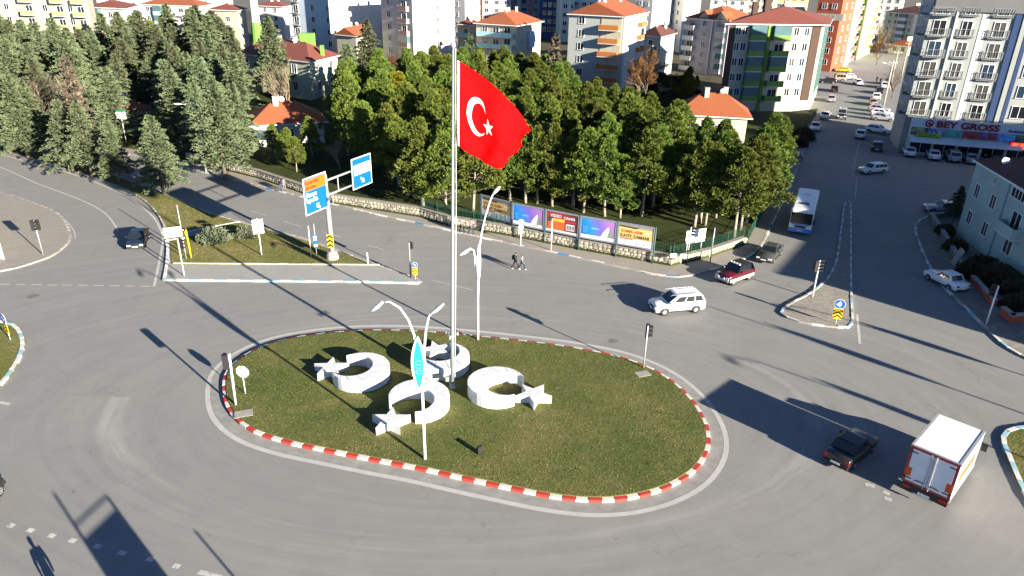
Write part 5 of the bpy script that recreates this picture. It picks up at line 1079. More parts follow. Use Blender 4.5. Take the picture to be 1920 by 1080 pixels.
building('brown-roofed low house behind the autumn tree', cornerp((32.16, 196), (36.05, 190), (41.9, 202)), 0.8, 3, 10.34*0.30, W_GREY, {0: [('b', 0.5, 3.6, {'m': W_CREAM}), W(0.5)], 1: [W(0.6)]}, ('hip', T_BR, 2.2, 0.6), name='house', cat='house')
building('far blue-grey block between white blocks', rectp((45.58, 268), (50.4, 264), 12), 2, 7, 2.9, W_STEEL, {0: [W(0.3, 1.8, pm=PANES[2]), W(0.7, 1.8, pm=PANES[2])]}, ('flat', None, 0, 0), group='far towers')
building('far tall white block with narrow windows', cornerp((49.67, 262), (54.11, 252), (62.92, 266)), 2, 8, 2.9, W_WHITE, {0: [W(0.25, 0.9), W(0.5, 0.9), W(0.75, 0.9)], 1: [W(0.2, 0.9), W(0.5, 0.9), W(0.8, 0.9)]}, ('flat', None, 0, 0), group='far towers')
building('far white block right of the flag behind the gabled block', rectp((38.11, 250), (42.98, 246), 12), 2, 8, 2.9, W_WHITE, {0: [W(0.3, 0.9), W(0.7, 0.9)]}, ('flat', None, 0, 0), group='far towers')
r_, P, hh_, rf = building('lilac and grey block with twin glazed gables', rectp((45.35, 206), (54.23, 196), 14), 0.8, 5, 13.9*0.186, W_LILAC, {0: [('b', 0.14, 3.4, {'m': W_WHITE, 'd': 1.4}), W(0.46, 1.3), ('p', 0.635, 0.3, {'m': W_WHITE, 'd': 0.3}), ('g', 0.84, 2.6, {'m': W_LILAC, 'd': 0.6})]}, ('hip', T_OR, 3.2, 0.5))
fd = Vector(P[1]) - Vector(P[0]); fl_ = fd.length; fa_ = math.atan2(fd.y, fd.x)
for x in (0.42, 0.80):
    M2 = Matrix.Rotation(fa_, 4, 'Z') @ Matrix.Translation((fl_ * x, 0, hh_))
    gm = MB().add([M2 @ Vector(q) for q in ((-2.3, -0.3, 0.1), (2.3, -0.3, 0.1), (0, -0.3, 2.3), (-2.3, 4, 0.1), (2.3, 4, 0.1), (0, 4, 2.3))], [(0, 2, 5, 3), (1, 4, 5, 2)], T_OR).build('dormer_roof', rf)
    MB().add([M2 @ Vector(q) for q in ((-2.0, -0.1, 0.1), (2.0, -0.1, 0.1), (0, -0.1, 2.05))], [(0, 1, 2)], GLZ).build('gable_glazing', gm)
building('orange and cream block behind the green corner block', rectp((82.83, 214), (88.06, 210), 14), 1, 7, 2.9, W_COR, {0: [('p', 0.5, 8.0, {'m': W_CREAM, 'd': 0.08, 'z': (13.5, 15.2)}), W(0.3, 1.2), W(0.7, 1.2)], 1: [W(0.3), W(0.7)]}, ('flat', None, 0, 0))
building('white block with pink balconies down the side street', cornerp((92.4, 222), (96.21, 220), (106.64, 240)), 1, 6, 2.9, W_WHITE, {0: [('b', 0.5, 3.2, {'m': W_PINK})], 1: [W(0.3), ('b', 0.7, 3.0, {'m': W_PINK})]}, ('flat', None, 0, 0))
building('yellow block with olive green balconies down the side street', cornerp((106.14, 246), (108.31, 240), (122.28, 262)), 2.5, 6, 2.9, W_YEL, {0: [('p', 0.5, 5.0, {'m': W_GREEN, 'd': 0.05}), ('b', 0.5, 4.4, {'m': W_GREEN})], 1: [W(0.3, 1.0), ('b', 0.75, 3.0, {'m': W_YEL})]}, ('gable', T_BR, 2.0, 0.5))
building('grey-green block with a dark red roof closing the street', cornerp((147.92, 310), (157.09, 292), (172.49, 310)), 1, 4, 10.41*0.24, W_LGREEN, {0: [W(0.12, 1.2), W(0.25, 1.2), ('g', 0.42, 3.2, {'m': W_WHITE}), W(0.58, 1.2), ('g', 0.75, 3.2, {'m': W_WHITE}), W(0.9, 1.0)]}, ('hip', T_BR, 2.6, 0.7))
building('far white house with a red roof above the street end', rectp((159.36, 345), (168.83, 340), 14), 1, 5, 2.8, W_WHITE, {0: [W(0.2), W(0.5), W(0.8)]}, ('hip', T_RED, 2.2, 0.6), group='far towers')
building('small orange-roofed hut at the street end', rectp((128.64, 262), (132.66, 256), 8), 0.3, 1, 2.6, W_WHITE, {0: [W(0.3), W(0.7)]}, ('hip', T_OR, 2.0, 0.5), name='house', cat='house')
for k, (lab, p) in enumerate((('far orange-roofed house above the lilac block', rectp((74.71, 300), (88.09, 296), 14)), ('far house with a red roof above the green block, left', rectp((97.92, 330), (108.46, 326), 14)), ('far cream house above the green block, right', rectp((116.25, 350), (128.9, 345), 14)), ('far white house with a red roof above the left cedars', rectp((-174.67, 320), (-154.63, 316), 16)), ('far pale house above the left cedars', rectp((-157.21, 340), (-132.21, 336), 16)))):
    building(lab, p, 1, 5 + (k % 2), 2.8, (W_WHITE, W_CREAM, W_YEL, W_WHITE, W_GREY)[k], {0: [W(0.15), W(0.4), W(0.6), W(0.85)]}, ('hip', (T_OR, T_RED, T_OR, T_RED, T_OR)[k], 2.4, 0.6), chim=2, group='far towers')
# houses in the park
building('low house with a wide orange roof in the park', rectp((-39.14, 107.56), (-29.63, 111.63), 8.5), 0.5, 1, 3.1, W_WHITE, {0: [('w', 0.12, 2.2, {'n': 6, 'fm': FRAMED}), W(0.5), W(0.8)], 1: [W(0.5)]}, ('hip', T_OR, 2.6, 0.7), chim=1, name='house', cat='house')
r_, P, hh_, rf = building('pale green mosque hall with a red roof behind the bare tree', cornerp((-59.09, 160), (-41.25, 148), (-38.24, 160)), 1.0, 2, 3.4, W_LGREEN, {0: [W(0.1, 1.4, h=1.7), W(0.3, 1.4, h=1.7), W(0.55, 1.4, h=1.7), W(0.8, 1.4, h=1.7)], 1: [W(0.3, 1.2, h=1.7), W(0.75, 1.2, h=1.7)]}, ('hip', T_RED, 2.8, 0.7), name='mosque', cat='mosque')
q = Vector((-44.41, 160)) - Vector(P[0]); MB().box(q.x - 1.2, q.x + 1.6, q.y - 1, q.y + 1, hh_, hh_ + 4.4, W_LIME).build('lime_stair_head', rf); MB().box(q.x + 4.2, q.x + 4.9, q.y - 6, q.y - 5.3, hh_, hh_ + 2.6, W_LIME).build('chimney', rf)
mp = (-58.85, 172)
t = thing('minaret', 'slender white minaret with a lime green foot rising behind the cedars', 'minaret', (*mp, 0))
MB().lathe([(1.5, 0), (1.5, 8.5), (1.3, 9.2), (1.15, 12.6), (1.0, 13.2)], W_LIME, 12).build('foot', t); MB().lathe([(0.98, 13.2), (0.9, 13.8), (0.82, 27), (0.8, 27.4)], W_WHITE, 14).build('shaft', t); MB().lathe([(0.85, 27.4), (1.4, 28.1), (1.4, 29.2), (1.3, 29.2), (1.3, 28.3), (0.75, 28.2)], W_WHITE, 14).build('balcony', t); MB().lathe([(0.75, 28.2), (0.75, 32), (0.9, 32.1), (0.02, 37)], W_STEEL, 12).build('spire', t)
building('house with an orange tiled roof half hidden by park pines', rectp((26.71, 118.61), (37.22, 116.55), 8.5), 0.6, 1, 3.8, W_LGREEN, {0: [W(0.25, 1.4, h=1.5), W(0.6, 1.4, h=1.5)], 1: [W(0.4)]}, ('hip', T_OR, 3.0, 0.7), name='house', cat='house')
building('small kiosk with an orange roof among the cedars', rectp((-69.77, 119.53), (-63.13, 116.11), 6.5), 0.3, 1, 2.7, W_CREAM, {0: [W(0.3), W(0.7)], 1: [W(0.5)]}, ('hip', T_OR, 1.9, 0.5), name='kiosk', cat='kiosk', chim=1)
q0, q1 = (-47.87, 62.61), (-54.53, 64.88)
building('white building corner at the far left edge of the picture', [q1, q0, (q0[0] - 6, q0[1] + 7), (q1[0] - 6, q1[1] + 7)], 0.3, 1, 4.0, W_WHITE, {0: [W(0.4)]}, ('flat', None, 0, 0), name='house', cat='house')
# ---------------------------------------------------------------- trees and plants
def leaf_mat(name, dark, mid, light, rough=0.75):
    m, t, n, l, p = node_mat(name)
    g = n.new('ShaderNodeNewGeometry'); oi = n.new('ShaderNodeObjectInfo'); pos = n.new('ShaderNodeTexCoord').outputs['Object']
    c = ramp(t, g.outputs['Random Per Island'], [(0.0, dark), (0.5, mid), (1.0, light)])
    c = mixc(t, 0.45, c, ramp(t, noise(t, pos, 0.8, 4, 0.6), [(0.3, dark), (0.5, mid), (0.72, light)]))
    hs = n.new('ShaderNodeHueSaturation'); l.new(c, hs.inputs['Color'])
    l.new(mth(t, 'ADD', mth(t, 'MULTIPLY', oi.outputs['Random'], 0.05), 0.475), hs.inputs['Hue'])
    l.new(mth(t, 'ADD', mth(t, 'MULTIPLY', oi.outputs['Random'], 0.5), 0.75), hs.inputs['Value'])
    l.new(hs.outputs[0], p.inputs['Base Color']); p.inputs['Roughness'].default_value = rough; p.inputs['Specular IOR Level'].default_value = 0.2
    return m
NEEDLE = leaf_mat('pine_needles', (0.045, 0.072, 0.012), (0.102, 0.145, 0.024), (0.21, 0.245, 0.045))
CEDARN = leaf_mat('cedar_needles', (0.042, 0.056, 0.028), (0.088, 0.112, 0.058), (0.165, 0.19, 0.10))
GOLDN = leaf_mat('golden_needles', (0.08, 0.085, 0.008), (0.17, 0.165, 0.014), (0.27, 0.23, 0.022))
CYPN = leaf_mat('cypress_scales', (0.022, 0.04, 0.012), (0.045, 0.075, 0.022), (0.075, 0.11, 0.035))
BROWNL = leaf_mat('autumn_leaves', (0.09, 0.04, 0.015), (0.17, 0.08, 0.03), (0.26, 0.14, 0.06))
GREYL = leaf_mat('juniper_scales', (0.05, 0.06, 0.035), (0.10, 0.115, 0.07), (0.17, 0.185, 0.12))
BARK = mat('bark', (0.13, 0.105, 0.08), 0.95, 0.3, 3, 0.5, 10); BARKP = mat('bark_pale', (0.28, 0.25, 0.20), 0.95, 0.25, 3, 0.4, 10); LIME_ = mat('limewash', (0.55, 0.55, 0.52), 0.9, 0.2, 3)
TWIG = mat('bare_twigs', (0.24, 0.19, 0.13), 0.95, 0.25, 2, rnd=0.2); TWIGD = mat('bare_twigs_dark', (0.13, 0.10, 0.075), 0.95, 0.25, 2, rnd=0.2)
def tuft(V, F, p, d, L, w, rnd):
    """a spray of needles: two thin crossed blades"""
    d = d.normalized(); a = d.orthogonal().normalized(); a.rotate(__import__('mathutils').Quaternion(d, rnd.uniform(0, 3.14))); b = d.cross(a)
    o = len(V); q = p + d * L
    V += [p - a * w * 0.3, p + a * w * 0.3, q + a * w * 0.5, q - a * w * 0.5, p - b * w * 0.3, p + b * w * 0.3, q + b * w * 0.5, q - b * w * 0.5]
    F += [(o, o + 1, o + 2, o + 3), (o + 4, o + 5, o + 6, o + 7)]
def blade(V, F, p, d, side, L, w):
    o = len(V); q = p + d * L; V += [p, p + d * L * 0.55 + side * w, q, p + d * L * 0.55 - side * w]; F += [(o, o + 1, o + 2, o + 3)]
def mesh_of(name, V, F, m):
    me = bpy.data.meshes.new(name); me.from_pydata([tuple(v) for v in V], [], F); me.materials.append(m); me.update(); return me
def rvec(rnd):
    while True:
        v = Vector((rnd.uniform(-1, 1), rnd.uniform(-1, 1), rnd.uniform(-1, 1)))
        if 0.05 < v.length < 1: return v.normalized()
def make_pine(seed, nm=NEEDLE, low=0.30, wide=0.27, n=88, T=72):
    rnd = random.Random(seed); Hh = 10.0; bend = Vector((rnd.uniform(-.5, .5), rnd.uniform(-.5, .5), 0))
    ax = lambda z: bend * math.sin(z / Hh * 2.2) * 0.6
    tb = MB(); zs = [0, 1.1, 2.5, 5, 7.5, 9.3]; tb.tube([ax(z) + Vector((0, 0, z)) for z in zs], [0.20, 0.17, 0.15, 0.11, 0.07, 0.03], BARKP, 7)
    V, F = [], []
    for k in range(n):
        f = (k + rnd.random()) / n; z = Hh * (low + (1.0 - low) * f ** 0.92)
        u = (z / Hh - low) / (1 - low); env = wide * Hh * (min(1.0, 0.6 + u * 2.2) * (1 - u ** 1.25) ** 0.9 + 0.04)
        a = k * 2.399 + rnd.uniform(-.5, .5); r = env * rnd.uniform(0.35, 1.12)
        c = ax(z) + Vector((r * math.cos(a), r * math.sin(a), z + rnd.uniform(-.3, .3)))
        base = ax(z) + Vector((0, 0, z - 0.25 * r - 0.2)); tb.tube([base, base.lerp(c, 0.6) + Vector((0, 0, -0.05)), c], [0.05, 0.035, 0.015], BARK, 4, False)
        cr = rnd.uniform(0.46, 0.86) * (1.1 - 0.45 * u); out = Vector((math.cos(a), math.sin(a), 0.55)).normalized()
        for _ in range(T):
            v = rvec(rnd); v = (v + out * 0.35).normalized(); p = c + Vector((v.x, v.y, v.z * 0.72)) * cr * rnd.uniform(0.45, 1.0)
            tuft(V, F, p, (v + Vector((0, 0, 0.8)) + rvec(rnd) * 0.4), rnd.uniform(0.20, 0.34), 0.13, rnd)
    return tb.mesh('trunk', True), mesh_of('crown', V, F, nm)
def make_cedar(seed, nm=CEDARN, nb=98, wide=0.30, low=0.10):
    rnd = random.Random(seed); Hh = 12.0
    tb = MB(); tb.tube([(0, 0, 0), (0.05, 0, 4), (0.0, 0.05, 8), (0, 0, 11.6)], [0.24, 0.19, 0.11, 0.02], BARK, 7)
    V, F = [], []
    for k in range(nb):
        f = (k + rnd.random()) / nb; z = Hh * (low + (0.985 - low) * f)
        u = f; Lb = wide * Hh * ((1 - u) ** 0.85 * 0.92 + 0.06) * rnd.uniform(0.55, 1.2) * (0.75 + min(0.25, u * 2))
        a = k * 2.399 + rnd.uniform(-.4, .4); d = Vector((math.cos(a), math.sin(a), 0)); sd_ = Vector((-d.y, d.x, 0))
        rise = rnd.uniform(-0.02, 0.22)
        pt = lambda s: Vector((0, 0, z)) + d * Lb * s + Vector((0, 0, Lb * (rise * s - 0.26 * s * s)))
        tb.tube([pt(0), pt(0.5), pt(0.95)], [0.05 * (1 - u) + 0.015, 0.025, 0.01], BARK, 4, False)
        m = int(24 + 50 * Lb / 3.0)
        for j in range(m):
            s = 0.12 + 0.88 * (j + rnd.random()) / m; half = (0.16 + 0.85 * math.sin(min(1, s * 1.1) * math.pi * 0.78)) * min(1.0, Lb * 0.42) * 0.8
            q = pt(s) + sd_ * rnd.uniform(-half, half) + Vector((0, 0, rnd.uniform(-0.1, 0.13)))
            dd = (d * 0.7 + sd_ * rnd.uniform(-.9, .9) + Vector((0, 0, rnd.uniform(-.15, .55)))).normalized()
            tuft(V, F, q, dd, rnd.uniform(0.26, 0.45), 0.14, rnd)
    return tb.mesh('trunk', True), mesh_of('crown', V, F, nm)
def make_bare(seed, Hh=8.0, spread=0.5, depth=5, m=TWIG, trunk=0.22, first=0.18, leaf=None, up=0.35, nbr=3):
    rnd = random.Random(seed); tb = MB(); br = MB(); V, F = [], []
    def grow(p, d, L, r, k):
        mid = p + d * L * 0.5 + rvec(rnd) * L * 0.05; q = p + d * L + rvec(rnd) * L * 0.06
        (tb if k == 0 else br).tube([p, mid, q], [r, r * 0.85, r * 0.65], BARK if k == 0 and leaf else m, 5 if k < 2 else 3, False)
        if leaf and k >= depth - 1:
            for _ in range(16): c = p.lerp(q, rnd.random()) + rvec(rnd) * 0.22; v = rvec(rnd); blade(V, F, c, v, v.orthogonal().normalized(), rnd.uniform(0.14, 0.26), 0.07)
        if k >= depth: return
        for j in range(nbr if k else nbr + 2):
            s = rnd.uniform(0.35, 1.0) if k else rnd.uniform(0.75, 1.0)
            dd = (d + rvec(rnd) * spread * 1.5 + Vector((0, 0, up))).normalized()
            grow(p.lerp(q, s), dd, L * rnd.uniform(0.58, 0.85) if k else Hh * rnd.uniform(0.28, 0.38), r * 0.55, k + 1)
    grow(Vector((0, 0, 0)), Vector((rnd.uniform(-.06, .06), rnd.uniform(-.06, .06), 1)).normalized(), Hh * first, trunk, 0)
    if leaf:
        k = br.slot(leaf); o = len(br.v); br.v += [tuple(v) for v in V]
        for f in F: br.f.append([i + o for i in f]); br.m.append(k)
    return tb.mesh('trunk'), br.mesh('crown')
def make_cypress(seed, nm=CYPN, Hh=7.0, rr=0.65, N=2600):
    rnd = random.Random(seed); tb = MB(); tb.tube([(0, 0, 0), (0, 0, Hh * 0.9)], [0.12, 0.02], BARK, 6); V, F = [], []
    for _ in range(N):
        u = rnd.random(); z = Hh * (0.06 + 0.94 * u); r = rr * math.sin(min(1, u * 1.02) ** 0.7 * math.pi) ** 0.6 * rnd.uniform(0.6, 1.08); a = rnd.uniform(0, 6.283)
        d = Vector((math.cos(a) * 0.5, math.sin(a) * 0.5, 1)); tuft(V, F, Vector((r * math.cos(a), r * math.sin(a), z)), d, 0.26, 0.12, rnd)
    return tb.mesh('trunk'), mesh_of('crown', V, F, nm)
def make_bush(seed, nm=GREYL, N=1500, rx=1.2, rz=0.75):
    rnd = random.Random(seed); tb = MB(); V, F = [], []
    for k in range(7): a = k * 0.9; tb.tube([(0, 0, 0), (rx * 0.4 * math.cos(a), rx * 0.4 * math.sin(a), rz * 0.6)], [0.04, 0.015], BARK, 4)
    lob = [(rvec(rnd), rnd.uniform(0.75, 1.15)) for _ in range(14)]
    for _ in range(N):
        v = rvec(rnd); v.z = abs(v.z); s = max(w * max(0, v.dot(l)) ** 3 for l, w in lob) * 0.4 + 0.66
        p = Vector((v.x * rx, v.y * rx, v.z * rz + 0.05)) * s * rnd.uniform(0.7, 1.0); tuft(V, F, p, v + Vector((0, 0, 0.3)) + rvec(rnd) * 0.5, rnd.uniform(0.18, 0.32), 0.1, rnd)
    return tb.mesh('trunk'), mesh_of('crown', V, F, nm)
PINES = [make_pine(s, low=l, wide=w) for s, l, w in ((1, .30, .36), (2, .22, .32), (3, .34, .40), (4, .26, .31), (5, .20, .37), (6, .32, .34))]
GOLD = [make_pine(21, GOLDN, 0.2, 0.28), make_pine(22, GOLDN, 0.25, 0.24, 50)]
CEDARS = [make_cedar(s, wide=w, low=l) for s, w, l in ((7, .40, .13), (8, .36, .17), (9, .45, .12), (10, .34, .18))]
DEADC = make_cedar(31, leaf_mat('dry_needles', (0.06, 0.05, 0.035), (0.11, 0.09, 0.065), (0.17, 0.14, 0.10)), 60, 0.22, 0.12)
BARE = [make_bare(41, 9, 0.42, 5, TWIG, 0.25, 0.16, up=0.42), make_bare(42, 6, 0.55, 5, TWIG, 0.16, 0.12), make_bare(43, 9, 0.5, 5, TWIGD, 0.22, 0.2)]
AUT = make_bare(51, 9, 0.5, 5, TWIGD, 0.25, 0.2, BROWNL, 0.4)
CYP = make_cypress(61); BUSH = [make_bush(71), make_bush(72, rx=1.0, rz=0.8), make_bush(73, leaf_mat('dark_hedge', (0.03, 0.026, 0.014), (0.065, 0.055, 0.03), (0.11, 0.09, 0.05)), 1400, 1.3, 1.1)]
def plant(name, label, cat, proto, loc, scale, rz=None, group=None, z=0.3, paintw=False, sx=1.0):
    t = thing(name, label, cat, (*loc[:2], z), rt.uniform(0, 6.28) if rz is None else rz, group); t.scale = (scale * sx, scale * sx, scale)
    link('trunk', proto[0], t); link('crown', proto[1], t)
    return t
rt = random.Random(77)
CAP = ((560, 120), (640, 100), (700, 95), (745, 90), (800, 80), (850, 62), (890, 75), (950, 85), (1050, 98), (1070, 138), (1160, 150), (1200, 165), (1260, 168), (1290, 200), (1340, 205), (1400, 215), (1450, 205), (1500, 220))
def cap(x, y, frac=1.0):
    """tallest a park tree may be so that the roofs behind it stay in view, as they do on site"""
    c = 960 + 1350 * x / (0.911 * y + 7.0); k = 0
    while k < len(CAP) - 2 and CAP[k + 1][0] < c: k += 1
    (x0, y0), (x1, y1) = CAP[k], CAP[k + 1]; v = ((y0 + (y1 - y0) * min(1, max(0, (c - x0) / (x1 - x0)))) - 540) / 1350
    return (26.5 + y * (-0.412 - 0.911 * v) / (0.911 - 0.412 * v)) * frac / 10.6
PARKP = 'pines of the park'; CEDP = 'cedars on the left'
LEAN = ('dense', 'bushy', 'slim', 'spreading', 'tall', 'rounded', 'lumpy')
placed = []
def free(x, y, d): return all((x - a) ** 2 + (y - b) ** 2 > d * d for a, b in placed)
HOUSES = [o.location for o in bpy.data.objects if o.get('category') in ('house', 'mosque', 'kiosk', 'minaret')]
# front row of the park, read off the photograph: foot of the trunk and height
FRONT = [((-19.75, 95.58), 8.5), ((-15.78, 90.67), 9.2), ((-14.52, 87.88), 8.6), ((-10.57, 80.76), 9.6), ((-7.81, 79.35), 9.4), ((-4.65, 79.15), 9.0), ((-0.45, 83.45), 9.6), ((1.41, 82.52), 8.6), ((2.81, 82.4), 9.4), ((4.55, 81.49), 9.2), ((6.89, 80.63), 9.6), ((8.03, 79.33), 9.0), ((10.37, 78.14), 9.4), ((12.08, 77.68), 6.6), ((14.58, 78.2), 9.6), ((16.37, 81.21), 10.0), ((18.17, 86.37), 10.0), ((20.12, 89.94), 10.0), ((19.91, 75.09), 9.2), ((20.8, 76.37), 8.8), ((21.23, 75.69), 8.9), ((23.07, 78.33), 8.8), ((24.44, 81.3), 8.4), ((23.45, 72.1), 9.2), ((24.76, 74.33), 9.8), ((26.18, 77.04), 9.0), ((28.54, 82.15), 9.2), ((32.33, 90.28), 9.4), ((37.42, 101.71), 9.0), ((40.09, 107.44), 8.2)]
NTH = ('first', 'second', 'third', 'fourth', 'fifth', 'sixth', 'seventh', 'eighth', 'ninth', 'tenth', 'eleventh', 'twelfth', 'thirteenth', 'fourteenth', 'fifteenth', 'sixteenth', 'seventeenth', 'eighteenth', 'nineteenth', 'twentieth')
def nth(k): return NTH[k] if k < 20 else 'twenty-' + NTH[k - 20] if k < 29 else 'last'
FRONT.sort(key=lambda e: e[0][0] / e[0][1])
for k, (p, h) in enumerate(FRONT):
    placed.append(p)
    plant('pine_tree', 'pine with a pale bare trunk, %s from the left behind the park wall' % nth(k), 'tree', PINES[k % 6], p, min(h / 10 * rt.uniform(0.92, 1.08), cap(*p)), group='front row of park pines', z=0.33, sx=rt.uniform(0.95, 1.2))
MARKS = ((-0.78, 'the far left picture edge'), (-0.68, 'the left corner pavement'), (-0.60, 'the corner signal post'), (-0.53, 'the kiosk roof'), (-0.46, 'the dark blue saloon'), (-0.40, 'the pale sign board'), (-0.33, 'the box sign'), (-0.26, 'the tall grey street lamp'), (-0.19, 'the left direction board'), (-0.135, 'the right direction board'), (-0.09, 'the bollard'), (-0.05, 'the flagpole'), (0.0, 'the flag'), (0.05, 'the left end billboard'), (0.10, 'the red billboard'), (0.15, 'the right end billboard'), (0.21, 'the white notice board'), (0.27, 'the maroon off-roader'), (0.9, 'the bus'))
def label_zone(tp, what):
    """names each tree of a grove by the landmark it stands in line with and its rank from the road"""
    bins = {}
    for t in tp: bins.setdefault(min(MARKS, key=lambda m: abs(m[0] - t.location.x / t.location.y))[1], []).append(t)
    for mk, ts in bins.items():
        ts.sort(key=lambda t: t.location.y)
        for k, t in enumerate(ts): t['label'] = '%s in line with %s, %s from the road' % (what, mk, nth(k))
def zone(poly, gap, fn, tries=2500, keep=3.0):
    xs = [p[0] for p in poly]; ys = [p[1] for p in poly]; n = 0; out = []
    for _ in range(tries):
        x, y = rt.uniform(min(xs), max(xs)), rt.uniform(min(ys), max(ys))
        if -0.385 < x / y < -0.235 and y < 120 and gap == 5.0: continue
        if inside(x, y, poly) and free(x, y, gap): placed.append((x, y)); out.append(fn(x, y, n)); n += 1
    return out
def block(label_names, pad):
    for o in bpy.data.objects:
        w = None
        if o.get('category') in label_names:
            for c in o.children:
                if c.name.split('.')[0] == 'wall':
                    vs = [c.matrix_basis @ v.co + o.location for v in c.data.vertices]
                    x0, x1 = min(v.x for v in vs), max(v.x for v in vs); y0, y1 = min(v.y for v in vs), max(v.y for v in vs)
                    x = x0
                    while x <= x1 + 0.1:
                        y = y0 - pad
                        while y <= y1 + 0.1: placed.append((x, y)); y += 2.5
                        x += 2.5
block(('house', 'mosque', 'kiosk', 'building'), 0.0)
special = [((-43.15, 136.28), 0), ((-23.77, 96.67), 0), ((26.09, 150.15), 0)]
for p, _ in special: placed.append(p)
label_zone(zone([(-25.06, 102.44), (-18.7, 93), (-6.55, 82.23), (2.43, 86.02), (15.29, 83.6), (20.3, 79.87), (27.02, 82.87), (25.55, 97.46), (25.03, 109.57), (24.42, 119.76), (25.09, 131.47), (13.75, 140.4), (1.4, 139.17), (-10.37, 132.91), (-19.04, 125.11), (-26.82, 118.11)], 5.3,
     lambda x, y, n: plant('pine_tree', 'green pine deep inside the park grove', 'tree', PINES[n % 6], (x, y), min(rt.uniform(0.84, 1.16), cap(x, y, rt.uniform(0.86, 1.0))), group='inner park pines', z=0.33)), 'inner park pine')
label_zone(zone([(-28.99, 119.95), (-19.29, 126.88), (-10.56, 135.39), (1.42, 142.97), (14.19, 145.41), (22.49, 144), (24.02, 154.87), (9.71, 161.25), (-7.73, 159.26), (-22.74, 151.05), (-31.68, 141.24)], 5.5,
     lambda x, y, n: plant('pine_tree', 'pine along the back edge of the park grove', 'tree', PINES[(n + 2) % 6], (x, y), min(rt.uniform(0.90, 1.15), cap(x, y, rt.uniform(0.86, 1.0))), group='back row of park pines', z=0.1)), 'back-row park pine')
# cedars on the left
CF = [((-68.88, 99.98), 11.5), ((-68.01, 101.28), 10.5), ((-58.56, 93.06), 9.5), ((-54.95, 90.97), 9.8), ((-42.51, 83.99), 9.6), ((-37.56, 90.92), 13.0), ((-72.97, 102.47), 12.0), ((-50.01, 88.33), 8.0)]
for k, (p, h) in enumerate(CF):
    placed.append(p); plant('cedar_tree', ('cedar on the kerbed strip, second from the left edge', 'cedar on the kerbed strip, third from the left edge', 'cedar on the strip between the two left roads', 'cedar with low boughs on the strip, right of centre', 'dark cedar standing alone at the right end of the kerbed strip', 'tall cedar with a long bare pale trunk by the park wall', 'cedar at the left edge of the picture on the kerbed strip', 'small cedar on the strip near its right end')[k], 'tree', CEDARS[k % 4], p, h / 12, group=CEDP, z=0.12)
label_zone(zone([(-88.08, 123.14), (-73.05, 116.04), (-58.4, 109.03), (-48.02, 102.84), (-42.5, 99.59), (-35.76, 95.24), (-31.58, 93.4), (-40.35, 111.25), (-47.13, 124.74), (-58.7, 147.12), (-73.35, 158.62), (-87.95, 172.23), (-108.78, 178.17), (-122.92, 176.26), (-121.6, 160.07), (-99.61, 129.1)], 5.0,
     lambda x, y, n: plant('cedar_tree', 'grey-green cedar in the dense grove on the left', 'tree', CEDARS[n % 4], (x, y), rt.uniform(0.85, 1.22), group='left cedar grove', z=0.1)), 'grove cedar')
label_zone(zone([(-129.89, 175.32), (-108.78, 178.17), (-83.25, 172.84), (-63.42, 159.8), (-74.96, 194.53), (-99.57, 208.82), (-125.46, 207.18), (-147.97, 201.27)], 6.0,
     lambda x, y, n: plant('cedar_tree', 'tall cedar at the back of the left grove', 'tree', CEDARS[(n + 1) % 4], (x, y), rt.uniform(1.0, 1.3), group='back of the left cedar grove', z=0.0)), 'tall rear cedar')
label_zone(zone([(-23.88, 93.95), (-25.06, 102.44), (-32.42, 106.68), (-36.6, 104.7), (-42.13, 114.06), (-44.54, 118.57), (-37.12, 101.51), (-29.81, 92.22)], 4.5,
     lambda x, y, n: plant('pine_tree', 'low bushy pine before the orange-roofed park house', 'tree', PINES[(n + 4) % 6], (x, y), rt.uniform(0.45, 0.6), group='low pines by the park house', z=0.33)), 'low bushy pine')
plant('cedar_tree', 'tall pointed cedar between the pale blue block and the grey block', 'tree', CEDARS[1], (-31.15, 158), 1.25); plant('cedar_tree', 'pointed cedar right of the minaret', 'tree', CEDARS[3], (-49.62, 152), 1.3); plant('cedar_tree', 'broad cedar behind the park house, left of the grey block', 'tree', CEDARS[0], (-31.48, 140), 1.0); plant('cedar_tree', 'narrow cedar left of the mosque roof', 'tree', CEDARS[3], (-56.74, 150), 1.15)
plant('golden_pine', 'large bright yellow-green pine left of the flagpole', 'tree', GOLD[0], (-17.72, 112), 1.05, z=0.2, sx=1.5); plant('golden_pine', 'small golden pine in front of the mosque wall', 'tree', GOLD[1], (-26.82, 122), 0.8, z=0.2)
plant('golden_pine', 'yellow-green pine beside the lilac block', 'tree', GOLD[0], (34.89, 150), 0.75); plant('golden_pine', 'yellow pine among the back cedars on the left', 'tree', GOLD[1], (-90.09, 172), 1.2); plant('golden_pine', 'olive pine among the back cedars left of the minaret', 'tree', GOLD[0], (-84.83, 176), 1.2)
plant('bare_tree', 'big tan leafless tree in front of the mosque hall', 'tree', BARE[0], (-40.54, 128), 1.15); plant('bare_tree', 'small leafless tree behind the right direction board', 'tree', BARE[1], (-23.79, 96.11), 0.75); plant('bare_tree', 'grey-brown leafless tree among the pines left of the flag', 'tree', BARE[2], (-17.45, 102), 0.9); plant('bare_tree', 'brown leafless tree among the cedars on the far left', 'tree', BARE[2], (-71.83, 112), 1.15); plant('bare_tree', 'tan leafless bush beside the orange-roofed park house', 'tree', BARE[1], (-42.38, 118), 0.85)
plant('bare_tree', 'tall brown leafless tree left of the kiosk', 'tree', BARE[2], (-69.8, 104), 1.25); plant('bare_tree', 'tan leafless tree among the cedars right of the kiosk', 'tree', BARE[0], (-65.7, 106), 1.2); plant('dry_spruce', 'brownish thin cedar in the left grove', 'tree', DEADC, (-60.41, 100), 1.15)
